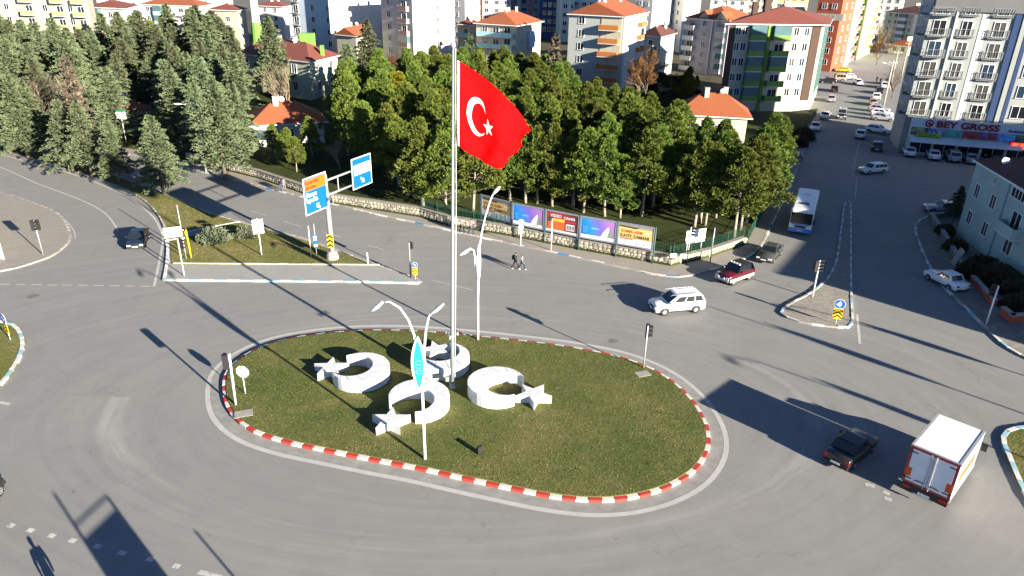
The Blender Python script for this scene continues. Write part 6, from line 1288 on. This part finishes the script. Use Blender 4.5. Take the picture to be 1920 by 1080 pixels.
plant('bare_tree', 'tan leafless tree at the end of the side street', 'tree', BARE[0], (119.73, 250), 1.3); plant('bare_tree', 'brown leafless shrub before the brown panelled wall', 'tree', BARE[1], (38.17, 143), 0.8); plant('bare_tree', 'leafless tree at the tower foot', 'tree', BARE[2], (84.23, 165), 0.8)
plant('dry_spruce', 'thin brown spruce in front of the blue towers', 'tree', DEADC, (7.24, 142), 1.2); plant('autumn_tree', 'rust-brown leafy tree beside the gabled block', 'tree', AUT, (25.29, 146), 1.15); plant('autumn_tree', 'dark reddish tree at the far end of the side street', 'tree', AUT, (107.84, 225), 0.8)
plant('cypress', 'slim dark cypress behind the inner pines', 'tree', CYP, (20.23, 118), 1.15); plant('cypress', 'small blue-green cypress left of the slim one', 'tree', CYP, (18.61, 122), 0.9); plant('cypress', 'slim cypress in the left cedar grove', 'tree', CYP, (-52.62, 112), 0.95)
plant('young_spruce', 'small dark conifer in the yard of the teal house', 'tree', CEDARS[1], (50.68, 79.2), 0.36, z=0.1); plant('dark_shrub', 'dark shrub by the side street kerb', 'shrub', BUSH[2], (48.64, 121.83), 1.5, z=0.1); plant('dark_shrub', 'second dark shrub by the side street kerb', 'shrub', BUSH[2], (46.06, 116.58), 1.2, z=0.1)
plant('juniper_bush', 'larger grey-green juniper bush on the island lawn', 'shrub', BUSH[0], (-30.41, 68.69), 1.35, z=0.14); plant('juniper_bush', 'smaller grey-green juniper bush beside the finger sign', 'shrub', BUSH[1], (-27.63, 69.94), 1.1, z=0.14)
for k, (p, s) in enumerate((((43.66, 63.1), 1.1), ((45.09, 63.82), 1.3), ((45.13, 61.68), 1.4), ((45.19, 59.77), 1.3), ((45.24, 58.41), 1.3), ((43.5, 56.17), 1.0), ((47.48, 75.09), 0.8), ((45.94, 70.17), 0.9))):
    plant('dark_shrub', ('dark hedge bush at the yard gate', 'dark hedge bush under the teal house', 'tall dark bush before the teal balcony', 'dark bush right of the yard gate', 'dark bush at the right picture edge', 'low dark bush behind the brick wall', 'dark bush at the far corner of the teal house', 'dark bush beside the leaning slab')[k], 'shrub', BUSH[2], p, s, group='yard bushes', z=0.1)

def mixed(x, y, n):
    k = rt.randrange(6); pr = (PINES[1], BARE[2], CEDARS[3], AUT, PINES[4], BARE[0])[k]
    return plant(('pine_tree', 'bare_tree', 'cedar_tree', 'autumn_tree', 'pine_tree', 'bare_tree')[k], '%s behind the park' % ('pine', 'dark leafless tree', 'cedar', 'rust-brown tree', 'bushy pine', 'tan leafless tree')[k], 'tree', pr, (x, y), min(rt.uniform(0.6, 0.95), max(0.3, cap(x, y))), group='trees among the town houses', z=0.0)
tz = zone([(-34.33, 143.8), (-23.1, 153.55), (-7.87, 162.03), (9.86, 164.08), (24.39, 157.5), (29.5, 136.75), (38.87, 134.19), (45.54, 168.93), (40.06, 198.3), (19.91, 211.52), (-10.22, 210.55), (-38.29, 199.79), (-49.18, 186.23)], 5.0, mixed)
byl = {}
for t in tz: byl.setdefault(t['label'], []).append(t)
for lb, ts in byl.items():
    ts.sort(key=lambda t: t.location.x / t.location.y)
    for k, t in enumerate(ts): t['label'] = lb + (', %s of its kind from the left' % nth(k))
for k, (p, s_) in enumerate((((28.92, 150), 1.8), ((32.61, 158), 1.6), ((33.47, 152), 2.0), ((38.55, 160), 1.7), ((38.77, 152), 1.5), ((41.79, 150), 1.4), ((23.25, 150), 1.8), ((30.47, 170), 1.8), ((37.68, 178), 1.9), ((41.34, 182), 1.7), ((36.31, 186), 1.6))):
    plant('dark_shrub', 'overgrown brown shrub in the yards behind the park, %s from the left' % nth((6, 7, 0, 10, 1, 8, 2, 9, 3, 4, 5).index(k)) if k < 11 else '', 'shrub', BUSH[2], p, s_, group='yard shrubs behind the park', z=0.0)
# grass blades on the lawns
def grass(poly, name, label, n, z, seed, cols, hmin=0.012, hmax=0.045):
    rnd = random.Random(seed); V, F = [], []; xs = [p[0] for p in poly]; ys = [p[1] for p in poly]; k = 0
    while k < n:
        x, y = rnd.uniform(min(xs), max(xs)), rnd.uniform(min(ys), max(ys))
        if not inside(x, y, poly): continue
        k += 1; a = rnd.uniform(0, 6.283); h = rnd.uniform(hmin, hmax); w = rnd.uniform(0.03, 0.06); lx, ly = rnd.uniform(-.07, .07), rnd.uniform(-.07, .07); o = len(V)
        V += [(x - w * math.cos(a), y - w * math.sin(a), z), (x + w * math.cos(a), y + w * math.sin(a), z), (x + lx, y + ly, z + h)]; F.append((o, o + 1, o + 2))
    m, t, nn, l, p = node_mat(name + '_blades'); g = nn.new('ShaderNodeNewGeometry'); pos = nn.new('ShaderNodeTexCoord').outputs['Object']
    big = noise(t, pos, 0.22, 5, 0.65, 0.5); mid = noise(t, pos, 1.1, 5, 0.7)
    c = mixc(t, ramp(t, mth(t, 'ADD', mth(t, 'MULTIPLY', big, 0.6), mth(t, 'MULTIPLY', mid, 0.4)), [(0.44, (0, 0, 0)), (0.56, (1, 1, 1))]), ramp(t, g.outputs['Random Per Island'], [(0, cols[0]), (0.6, cols[1]), (1, cols[2])]), ramp(t, g.outputs['Random Per Island'], [(0, cols[1]), (0.5, cols[2]), (1, cols[3])]))
    l.new(c, p.inputs['Base Color']); p.inputs['Roughness'].default_value = 0.8; p.inputs['Specular IOR Level'].default_value = 0.15
    me = bpy.data.meshes.new(name); me.from_pydata(V, [], F); me.materials.append(m); me.update()
    tag(link(name, me), label, 'grass', kind='stuff')
GC = ((0.060, 0.10, 0.020), (0.10, 0.145, 0.032), (0.15, 0.15, 0.052), (0.21, 0.175, 0.075))
grass(RBI, 'lawn_grass', 'short mown grass covering the roundabout lawn', 60000, 0.213, 3, GC)
grass(tl_poly[:14] + tl_poly[20:] if False else [(-31.99, 62.23), (-34.8, 68.15), (-37.28, 72.86), (-40.06, 77.2), (-42.21, 80), (-42.76, 83.54), (-34.7, 77.34), (-29.55, 74), (-22.16, 69.77), (-17.33, 66.26), (-13.83, 63.67), (-12.55, 62.8), (-23.17, 62.54)], 'island_grass', 'patchy yellowing grass on the long traffic island', 14000, 0.135, 4, ((0.11, 0.13, 0.03), (0.16, 0.165, 0.045), (0.22, 0.195, 0.08), (0.32, 0.255, 0.12)))
grass(LI, 'left_island_grass', 'grass on the kerbed island at the left edge', 3000, 0.115, 5, GC); grass(RI, 'right_island_grass', 'grass on the kerbed island at the right edge', 3000, 0.115, 6, GC)
CONCP = mat('coping_concrete', (0.25, 0.235, 0.20), 0.9, 0.2, 1.5, 0.2, 12)
# ---------------------------------------------------------------- park wall, fence, billboards
STONES_M = mat('wall_stone', (0.33, 0.305, 0.235), 0.9, 0.25, 1.2, 0.5, 14, rnd=0.4); MORTAR = mat('mortar', (0.13, 0.12, 0.10), 0.95, 0.2, 3, 0.4, 20)
rs = random.Random(9)
def stone_mesh(k):
    r = random.Random(100 + k); n = 7; ring = []
    for i in range(n):
        a = 2 * math.pi * i / n + r.uniform(-.25, .25); s = r.uniform(0.86, 1.08)
        c, d = math.cos(a), math.sin(a); q = max(abs(c), abs(d)); ring.append((0.5 * s * c / q ** 0.55, 0.5 * s * d / q ** 0.55))
    vs = [(x, 0.0, z) for x, z in ring] + [(x * 0.96, -0.05, z * 0.96) for x, z in ring] + [(x * 0.66, -0.085 + r.uniform(-.012, .012), z * 0.66) for x, z in ring]
    fs = [(i, (i + 1) % n, (i + 1) % n + n, i + n) for i in range(n)] + [(i + n, (i + 1) % n + n, (i + 1) % n + 2 * n, i + 2 * n) for i in range(n)] + [tuple(range(2 * n, 3 * n))]
    return MB().add(vs, [f[::-1] for f in fs], STONES_M).mesh('stone')
SM = [stone_mesh(k) for k in range(9)]
wpath = WB[4:15]
wall = thing('stone_wall', 'low rubble stone wall running along the park pavement', 'wall', (0, 0, 0))
slots = []; cop = []
for i in range(len(wpath) - 1):
    A, B = Vector((*wpath[i], 0)), Vector((*wpath[i + 1], 0)); d = B - A; L = d.length; d.normalize(); nrm = Vector((-d.y, d.x, 0)); ang = math.atan2(d.y, d.x)
    h = 1.12 if i < 8 else 0.85
    M0 = Matrix.Translation(A) @ Matrix.Rotation(ang, 4, 'Z')
    MB().box(-0.02, L + 0.02, 0.06, 0.5, 0.0, h, MORTAR, M0).build('wall_core', wall)
    rows = 3 if h > 1 else 2; z = 0.1
    for rw in range(rows):
        rh = (h - 0.12) / rows; x = rs.uniform(-0.1, 0.1)
        while x < L - 0.1:
            w = rs.uniform(0.3, 0.62)
            slots.append((M0 @ Matrix.Translation((x + w / 2, 0.065, 0.1 + rh * (rw + 0.5) + rs.uniform(-.03, .03))) @ Matrix.Rotation(rs.uniform(-.16, .16), 4, 'Y') @ Matrix.Diagonal((w * 1.0, rs.uniform(0.4, 0.75), rh * rs.uniform(0.92, 1.08), 1)), rs.randrange(9)))
            x += w
    n = max(1, round(L / 2.5))
    for k in range(n): MB().box(L * k / n + 0.01, L * (k + 1) / n - 0.01, -0.02, 0.56, h + 0.003, h + 0.1, CONCP, M0).build('coping_stone', wall)
slots.sort(key=lambda s: s[0].translation.length)
for M0, k in slots[:300]:
    o = link('stone', SM[k], wall); o.matrix_local = M0
mb = MB()
for M0, k in slots[300:]: mb.add([M0 @ v.co for v in SM[k].vertices], [tuple(p.vertices) for p in SM[k].polygons], STONES_M)
tag(mb.build('stones', wall), kind='stuff')
FG = mat('fence_green', (0.012, 0.055, 0.035), 0.5, 0.1); FGM = mat('fence_wire', (0.02, 0.07, 0.045), 0.5, 0.1)
def fence(name, label, pts, z, h=1.05, step=2.5):
    t = thing(name, label, 'fence', (0, 0, 0)); q = resample(pts, step); cache = {}
    for i, p in enumerate(q):
        MB().box(-0.035, 0.035, -0.035, 0.035, 0, h + 0.08, FG).build('post', t, loc=(*p, z))
        if i + 1 < len(q):
            a, b = Vector((*p, 0)), Vector((*q[i + 1], 0)); L = (b - a).length - 0.1; key = round(L, 1)
            if key not in cache:
                m = MB(); n = max(4, int(L / 0.16))
                for k in range(n + 1): x = 0.05 + L * k / n; m.box(x - 0.011, x + 0.011, -0.008, 0.008, 0.06, h, FGM)
                for zz in (0.06, 0.3, 0.55, 0.8, h - 0.03): m.box(0.05, L + 0.05, 0.009, 0.022, zz, zz + 0.022, FGM)
                cache[key] = m.mesh('wire_panel')
            link('wire_panel', cache[key], t, (*p, z), math.atan2((b - a).y, (b - a).x))
fence('mesh_fence', 'dark green wire fence standing on the park wall behind the billboards', [tuple(p) for p in offset(wpath[3:9], 0.35)], 1.24)
fence('mesh_fence', 'dark green wire fence on the wall past the park corner', [tuple(p) for p in offset(wpath[8:11], 0.35)], 0.97)
fence('mesh_fence', 'green wire fence along the shaded side street pavement', [(24.43, 70.57), (27.63, 77.49), (33.21, 89.16), (40.31, 104.32), (49.33, 124.77)], 0.3, 1.3)
def poster_mat(name, stops, sc=0.35, ang=0.0):
    m, t, n, l, p = node_mat(name); pos = n.new('ShaderNodeTexCoord').outputs['Generated']; sep = n.new('ShaderNodeSeparateXYZ'); l.new(pos, sep.inputs[0])
    f = mth(t, 'ADD', mth(t, 'MULTIPLY', sep.outputs[0], math.cos(ang)), mth(t, 'MULTIPLY', sep.outputs[2], math.sin(ang)))
    l.new(ramp(t, f, stops), p.inputs['Base Color']); p.inputs['Roughness'].default_value = 0.45; return m
PA = poster_mat('poster_cream', [(0.0, (0.62, 0.66, 0.75)), (0.3, (0.66, 0.66, 0.66)), (0.34, (0.66, 0.42, 0.14)), (0.85, (0.68, 0.46, 0.16)), (0.88, (0.30, 0.24, 0.2))], ang=R(90)); PB = poster_mat('poster_blue', [(0.0, (0.01, 0.06, 0.35)), (0.35, (0.01, 0.22, 0.72)), (0.7, (0.16, 0.12, 0.50)), (1.0, (0.35, 0.16, 0.45))], ang=R(15)); PC = poster_mat('poster_red', [(0.0, (0.30, 0.03, 0.02)), (0.5, (0.32, 0.02, 0.02)), (1.0, (0.06, 0.03, 0.04))])
DKT = mat('print_dark', (0.06, 0.05, 0.045), 0.6); ORT = mat('print_orange', (0.35, 0.13, 0.03), 0.6); PALE = mat('print_pale', (0.62, 0.62, 0.63), 0.6, 0.1, 3); PYEL = mat('print_yellow', (0.65, 0.42, 0.05), 0.6, 0.15, 3); PORA = mat('print_red_orange', (0.58, 0.12, 0.03), 0.6, 0.25, 4); PGRY = mat('print_grey', (0.20, 0.21, 0.22), 0.6, 0.2, 3); PRED = mat('print_crimson', (0.45, 0.03, 0.04), 0.6, 0.1)
BFR = mat('billboard_frame', (0.20, 0.22, 0.26), 0.5, 0.1); BPOST = mat('billboard_post', (0.05, 0.10, 0.10), 0.5, 0.1)
bp = [(-3.51, 74.45), (-0.16, 71.78), (3.23, 69.89), (6.62, 68.03), (10.15, 66.4), (13.58, 64.78)]
for i in range(5):
    a, b = Vector((*bp[i], 0)), Vector((*bp[i + 1], 0)); L = (b - a).length; ang = math.atan2((b - a).y, (b - a).x); kind = 'ABCBA'[i]
    t = thing('billboard', ('cream course-registration billboard at the left end of the row', 'blue billboard with a pyramid building, second from the left', 'red billboard with white title in the middle of the row', 'blue billboard with a pyramid building, second from the right', 'cream course-registration billboard at the right end of the row')[i], 'billboard', a, ang, 'billboards along the park wall')
    z0, z1 = 1.5, 3.72
    MB().tube([(0, 0, 0), (0, 0, z1 + 0.12)], 0.07, BPOST, 8).build('post', t, True)
    if i == 4: MB().tube([(L, 0, 0), (L, 0, z1 + 0.12)], 0.07, BPOST, 8).build('post', t, True)
    fr2 = MB().box(0.08, L - 0.08, -0.05, 0.12, z1 - 0.09, z1 + 0.05, BFR).box(0.08, L - 0.08, -0.05, 0.12, z0 - 0.05, z0 + 0.06, BFR).box(0.08, 0.18, -0.05, 0.12, z0 + 0.063, z1 - 0.093, BFR).box(L - 0.18, L - 0.08, -0.05, 0.12, z0 + 0.063, z1 - 0.093, BFR).build('frame', t)
    y = -0.01; X0, X1, Z0, Z1 = 0.2, L - 0.2, z0 + 0.08, z1 - 0.11; w, h = X1 - X0, Z1 - Z0
    po = MB().box(X0, X1, y, y + 0.04, Z0, Z1, {'A': PA, 'B': PB, 'C': PC}[kind]).build('poster', t)
    def rect_(n, m, u0, u1, v0, v1, d=0.006): return MB().box(X0 + w * u0, X0 + w * u1, y - d, y - d + 0.004, Z0 + h * v0, Z0 + h * v1, m).build(n, po)
    def poly_(n, m, pts, d=0.008): return MB().add([(X0 + w * u, y - d, Z0 + h * v) for u, v in pts], [tuple(range(len(pts)))], m).build(n, po)
    def txt_(s, m, u, v, size, wd, bold=0.012):
        me = text_mesh(s, size, m, 0, bold); o = link('lettering', me, po, (X0 + w * u, y - 0.012, Z0 + h * v), (R(90), 0, 0)); tw = max(v_.co.x for v_ in me.vertices); o.scale = (wd * w / tw, 1, 1); return o
    if kind == 'A':
        txt_('KOMEK-ASEM', ORT, 0.07, 0.62, 0.40, 0.62); txt_('KAYIT ZAMANI', DKT, 0.05, 0.38, 0.46, 0.84)
        rect_('print_band', PRED, 0.05, 0.42, 0.28, 0.33); rect_('print_tag', PALE, 0.78, 0.9, 0.68, 0.76); poly_('print_wave', DKT, [(0.0, 0.88), (0.5, 0.84), (0.6, 0.93), (0.0, 0.96)])
        for k in range(4): rect_('print_logo', (PGRY, PALE, PGRY, PYEL)[k], 0.52 + 0.11 * k, 0.57 + 0.11 * k, 0.09, 0.16)
    elif kind == 'B':
        rect_('print_band', PALE, 0.0, 1.0, 0.0, 0.17); poly_('print_building', PALE, [(0.58, 0.16), (0.66, 0.42), (0.80, 0.72), (0.84, 0.6), (0.78, 0.16)]); poly_('print_building', PGRY, [(0.78, 0.16), (0.84, 0.62), (0.995, 0.36), (0.995, 0.16)], 0.009)
        rect_('print_line', mat('print_sky', (0.12, 0.45, 0.75), 0.6), 0.30, 0.52, 0.50, 0.56)
        for k in range(4): rect_('print_line', MATS['print_sky'], 0.05, 0.18 + 0.02 * (k % 2), 0.28 + 0.09 * k, 0.30 + 0.09 * k)
        rect_('print_line', PGRY, 0.66, 0.86, 0.08, 0.11)
    else:
        txt_('VIDEO', PALE, 0.12, 0.76, 0.42, 0.36); txt_('CANSS', PALE, 0.55, 0.74, 0.36, 0.36)
        rect_('print_band', PALE, 0.0, 1.0, 0.0, 0.1); rect_('print_yellow', PYEL, 0.22, 0.58, 0.54, 0.70); rect_('print_meat', PORA, 0.04, 0.58, 0.12, 0.52); rect_('print_dark', DKT, 0.02, 0.18, 0.5, 0.72); rect_('print_band', PRED, 0.6, 0.92, 0.56, 0.66); rect_('print_fridge', PALE, 0.63, 0.9, 0.18, 0.5, 0.007)
        for k in range(3): rect_('print_door', PGRY, 0.65 + 0.085 * k, 0.72 + 0.085 * k, 0.22, 0.44, 0.01)
# white board by the corner
q0 = Vector((*(16.91, 66.34), 0)); q1 = Vector((*(19.04, 67.33), 0)); ang = heading(q0, q1); L = (q1 - q0).length
t = thing('notice_board', 'white board with faint print on two posts behind the corner fence', 'sign board', (*q0[:2], 0.35), ang)
for x in (0.3, L - 0.3): MB().tube([(x, 0.05, 0), (x, 0.05, 2.3)], 0.06, SWHITE, 8).build('post', t, True)
p = MB().box(0, L, -0.04, 0.0, 1.25, 2.6, SWHITE).build('board', t)
for k in range(4): MB().box(0.95 + k * 0.2, 1.08 + k * 0.2, -0.046, -0.041, 1.6 + 0.1 * (k % 2), 2.1, mat('faint_print', (0.55, 0.5, 0.5), 0.6)).build('print', p)
for k, px in enumerate(((15.29, 63.73), (16.24, 63.64))): tag(MB().box(-0.3, 0.3, -0.02, 0.0, -0.2, 0.2, SWHITE).build('fence_plate', None, loc=(*px, 1.4), rot=0.0), ('left small white plate hung on the corner fence', 'right small white plate hung on the corner fence')[k], 'plate', 'plates on the corner fence')
# ---------------------------------------------------------------- poles, low walls, odds and ends
b = (-41.29, 94.03)
t = thing('street_lamp', 'tall grey street lamp with one arm beside the park wall', 'street lamp', (*b, 0.1)); MB().tube([(0, 0, 0), (0, 0, 8.8)], [0.1, 0.06], WHITE, 8).build('post', t, True); MB().tube([(0, 0, 8.75), (-0.6, 0, 8.95), (-1.9, -0.2, 9.05)], [0.06, 0.05, 0.04], WHITE, 6).build('arm', t, True); lamp_head(t, (-1.7, -0.2, 9.05), (-1, -0.1, 0.02))
t = thing('sign_post', 'leaning white post at the edge of the cedar strip', 'post', (*(-59.18, 93.28), 0.1)); MB().tube([(0, 0, 0), (0, 0, 2.6)], 0.07, WHITE, 8).build('post', t, True); MB().lathe([(0.08, 0), (0.05, 0.06)], WHITE, 8, Matrix.Translation((0, 0, 2.6))).build('cap', t)
t = thing('lit_box_sign', 'small white and green box sign on a post among the cedars', 'sign', (*(-59.34, 108.95), 0.1), R(-10)); MB().tube([(0, 0, 0), (0, 0, 4.2)], 0.07, GALV, 8).build('post', t, True); MB().box(-0.7, 0.7, -0.15, 0.15, 3.9, 4.9, SWHITE).build('box', t); MB().box(-0.7, 0.7, -0.16, 0.16, 4.92, 5.25, mat('sign_green', (0.02, 0.2, 0.1), 0.5)).build('header', t)
for k, (p, h) in enumerate((((77.98, 155.61), 9.5), ((91.03, 180.48), 9.0), ((105.31, 204.05), 9.0))):
    t = thing('utility_pole', ('nearest of three pale concrete poles along the right kerb row', 'middle of three pale concrete poles along the right kerb row', 'farthest of three pale concrete poles along the right kerb row')[k], 'pole', (*p, 0), 0, 'street poles'); MB().tube([(0, 0, 0), (0, 0, h)], [0.2, 0.11], W_CREAM, 8).build('pole', t, True); MB().box(-0.9, 0.9, -0.06, 0.06, h - 0.6, h - 0.48, CONC).build('cross_arm', t)
    for x in (-0.8, 0, 0.8): MB().lathe([(0.05, 0), (0.07, 0.06), (0.03, 0.16)], SWHITE, 8, Matrix.Translation((x, 0, h - 0.47))).build('insulator', t)
    if k == 0: MB().tube([(0, 0, h - 1.2), (-1.6, 0, h - 0.6)], 0.04, GALV, 6).build('lamp_arm', t); lamp_head(t, (-1.5, 0, h - 0.62), (-1, 0, 0.1))
BRK = mat('brick_wall_red', (0.40, 0.09, 0.05), 0.85, 0.15, 4, 0.2, 20)
def low_wall(label, pts, h, m=BRK, thick=0.35, cap=True):
    t = thing('garden_wall', label, 'wall', (0, 0, 0), group='yard walls')
    for a, b in zip(pts, pts[1:]):
        A, B = Vector((*a, 0)), Vector((*b, 0)); L = (B - A).length; M0 = Matrix.Translation(A) @ Matrix.Rotation(heading(A, B), 4, 'Z')
        MB().box(0, L, 0, thick, 0.1, h, m, M0).build('wall_body', t)
        if cap: MB().box(-0.04, L + 0.04, -0.04, thick + 0.04, h + 0.002, h + 0.09, CONC, M0).build('coping', t)
low_wall('low red brick wall with a pale coping at the right edge', [(41.28, 54.94), (41.13, 53.26), (43.16, 53.54)], 0.75); low_wall('low red wall leading back to the yard gate', [(42.74, 61.93), (41.6, 56.61)], 0.65)
low_wall('grey garden wall below the teal house', [(48.5, 80.2), (46.88, 75.06), (44.11, 66.87), (42.82, 63.06)], 0.7, CONCD); low_wall('short grey garden wall beside the parked hatchback', [(48.6, 80.4), (52.56, 81.02)], 0.6, CONCD)
tag(MB().prism([(-0.5, -0.06), (0.5, -0.06), (0.5, 0.06), (-0.5, 0.06)], 0, 1.7, CONC).build('leaning_slab', None, loc=(*(43.5, 66.14), 0.1), rot=(R(18), 0, R(80))), 'pale stone slab leaning against the garden wall', 'slab')
t = thing('iron_trestle', 'dark iron trestle frame on the yard behind the brick walls', 'trestle', (*(43.95, 57.25), 0.1), R(20))
for x in (-0.9, 0.9):
    for s in (-1, 1): MB().tube([(x, s * 0.5, 0), (x, 0, 0.9)], 0.04, BLACK, 6).build('leg', t)
MB().tube([(-1.0, 0, 0.9), (1.0, 0, 0.9)], 0.04, BLACK, 6).build('beam', t)
rw = random.Random(3)
for k in range(7):
    p = Vector((30.25, 35.77)) + Vector((rw.uniform(-1.5, 2), rw.uniform(-1, 2)))
t = thing('handcart', 'dark loaded handcart parked by the side street fence', 'cart', (*(42.64, 106.68), 0.1), ST); MB().box(-0.9, 0.9, -0.4, 0.4, 0.45, 0.6, PGRY).build('bed', t); MB().box(-0.8, 0.7, -0.35, 0.35, 0.6, 1.0, mat('tarp_grey', (0.12, 0.13, 0.15), 0.8, 0.3, 4)).build('load', t)
for x in (-0.6, 0.6):
    for s in (-1, 1): MB().lathe([(0.25, -0.04), (0.25, 0.04)], TYRE, 12, Matrix.Translation((x, s * 0.45, 0.25)) @ Matrix.Rotation(R(90), 4, 'X')).build('wheel', t)
MB().tube([(-0.9, 0, 0.5), (-1.6, 0, 1.0)], 0.03, GALV, 6).build('handle', t)
for k, (p, lab) in enumerate((((66, 114.2), 'pale produce crate stand left of the market doors'), ((67.32, 123.43), 'stacked pallet bench at the market corner'))):
    t = thing('crate_stand', lab, 'stand', (*p, 0), ma, 'stands by the market')
    for j in range(3): MB().box(-1.0, 1.0, -0.4, 0.4, 0.3 + j * 0.35, 0.36 + j * 0.35, PALE).build('shelf', t)
    for x in (-0.95, 0.95): MB().box(x - 0.04, x + 0.04, -0.38, 0.38, 0, 1.2, GALV).build('side_frame', t)
# ---------------------------------------------------------------- people
SKIN = mat('skin', (0.42, 0.24, 0.16), 0.6, 0.05); HAIRM = mat('hair_dark', (0.02, 0.014, 0.01), 0.7, 0.1); SHOEW = mat('shoes_white', (0.7, 0.7, 0.7), 0.6); SHOED = mat('shoes_dark', (0.03, 0.03, 0.03), 0.6)
def person(loc, ang, label, jacket, trousers, shoes, stride=0.32, h=1.72, pack=None, z=0.004):
    t = thing('person', label, 'person', (*loc, z), ang); s = h / 1.75; st = stride
    J = {'pel': (0, 0, 0.95), 'wst': (0, 0, 1.10), 'chs': (0.02, 0, 1.32), 'nek': (0.03, 0, 1.47), 'hd0': (0.05, 0, 1.56), 'hd1': (0.06, 0, 1.68), 'hd2': (0.05, 0, 1.74)}
    E = [('pel', 'wst'), ('wst', 'chs'), ('chs', 'nek'), ('nek', 'hd0'), ('hd0', 'hd1'), ('hd1', 'hd2')]
    Rr = {'pel': 0.15, 'wst': 0.135, 'chs': 0.16, 'nek': 0.062, 'hd0': 0.085, 'hd1': 0.098, 'hd2': 0.07}
    for sd_, n in ((1, 'l'), (-1, 'r')):
        f = st * sd_
        J.update({'hp' + n: (0, 0.09 * sd_, 0.88), 'kn' + n: (f * 0.55 + 0.05, 0.09 * sd_, 0.5), 'an' + n: (f * 0.95 - (0.06 if f < 0 else 0), 0.09 * sd_, 0.09 + (0.05 if f < 0 else 0)), 'to' + n: (f * 0.95 + 0.16, 0.1 * sd_, 0.04), 'sh' + n: (0.02, 0.19 * sd_, 1.40), 'el' + n: (-f * 0.35 - 0.02, 0.25 * sd_, 1.13), 'wr' + n: (-f * 0.6 + 0.1, 0.24 * sd_, 0.90), 'ha' + n: (-f * 0.65 + 0.13, 0.24 * sd_, 0.82)})
        E += [('pel', 'hp' + n), ('hp' + n, 'kn' + n), ('kn' + n, 'an' + n), ('an' + n, 'to' + n), ('chs', 'sh' + n), ('sh' + n, 'el' + n), ('el' + n, 'wr' + n), ('wr' + n, 'ha' + n)]
        Rr.update({'hp' + n: 0.105, 'kn' + n: 0.072, 'an' + n: 0.055, 'to' + n: 0.045, 'sh' + n: 0.085, 'el' + n: 0.062, 'wr' + n: 0.046, 'ha' + n: 0.04})
    names = list(J); me = bpy.data.meshes.new('body'); me.from_pydata([Vector(J[k]) * s for k in names], [(names.index(a), names.index(b)) for a, b in E], [])
    o = bpy.data.objects.new('body', me); COL.objects.link(o); md = o.modifiers.new('s', 'SKIN'); sv2 = me.skin_vertices[0].data
    for i, k in enumerate(names): sv2[i].radius = (Rr[k] * s, Rr[k] * s); sv2[i].use_root = (k == 'pel')
    md.use_smooth_shade = True; o.modifiers.new('u', 'SUBSURF').levels = 1
    bpy.context.view_layer.update(); me2 = bpy.data.meshes.new_from_object(o.evaluated_get(bpy.context.evaluated_depsgraph_get())); bpy.data.objects.remove(o)
    me2.materials.clear()
    for m in (SKIN, jacket, trousers, shoes, HAIRM): me2.materials.append(m)
    for p in me2.polygons:
        c = p.center / s; z_ = c.z
        k = 1 if z_ > 0.93 else 2
        if z_ > 1.47: k = 0
        if z_ > 1.62 or (z_ > 1.55 and c.x < 0.03): k = 4
        if abs(c.y) > 0.19 and z_ < 1.3: k = 0 if z_ < 0.9 else 1
        if z_ < 0.12: k = 3
        p.material_index = k
    link('body', me2, t)
    if pack: MB().box(-0.30, -0.12, -0.15, 0.15, 1.02 * s, 1.42 * s, pack).build('backpack', t)
    return t
JB = mat('cloth_black', (0.015, 0.015, 0.018), 0.9); JG = mat('cloth_grey', (0.16, 0.15, 0.16), 0.9); JP = mat('cloth_mauve', (0.20, 0.12, 0.15), 0.9); JN = mat('cloth_navy', (0.02, 0.03, 0.07), 0.9); JBR = mat('cloth_brown', (0.10, 0.07, 0.05), 0.9); JJ = mat('cloth_jeans', (0.05, 0.07, 0.12), 0.9)
aw = heading((-0.03, 62.9), (1.97, 62.1))
person((0.27, 62.92), aw, 'person in black with a backpack crossing the road, left of the pair', JB, JB, SHOEW, 0.36, pack=JB); person((0.88, 62.82), aw, 'person in dark grey crossing the road, right of the pair', JG, JN, SHOEW, 0.34, 1.6)
ap = heading((-7.64, 73.7), (-3.46, 71.11))
person((-5.47, 72.47), ap, 'person in a grey coat walking by the park wall, left of the pair', JG, JB, SHOED, 0.25, z=0.12); person((-4.47, 72.03), ap, 'person in a mauve coat walking by the park wall, right of the pair', JP, JN, SHOED, 0.28, z=0.12)
person((-28.86, 86), ap + math.pi, 'person with a dark backpack on the pavement left of the direction boards', JB, JJ, SHOED, 0.2, pack=JN, z=0.12); person((-28.47, 86.26), ap + math.pi, 'person in a pale top close beside the one with the dark backpack', JG, JG, SHOED, 0.15, z=0.12)
person((92.51, 190.92), ST + math.pi, 'person in black walking in the far side street, left of two', JB, JB, SHOED, 0.3); person((92.66, 189.16), ST + math.pi, 'person in dark brown walking in the far side street, right of two', JBR, JB, SHOED, 0.3)
person((70.47, 106.89), R(200), 'person in black standing beside the market cars', JB, JB, SHOED, 0.1)
hp = Vector((*(-23.9, 27.41), 0)) - sv * 1.75
person((hp.x, hp.y), R(140), 'person standing on the near pavement just outside the picture', JB, JJ, SHOED, 0.08, 1.75)
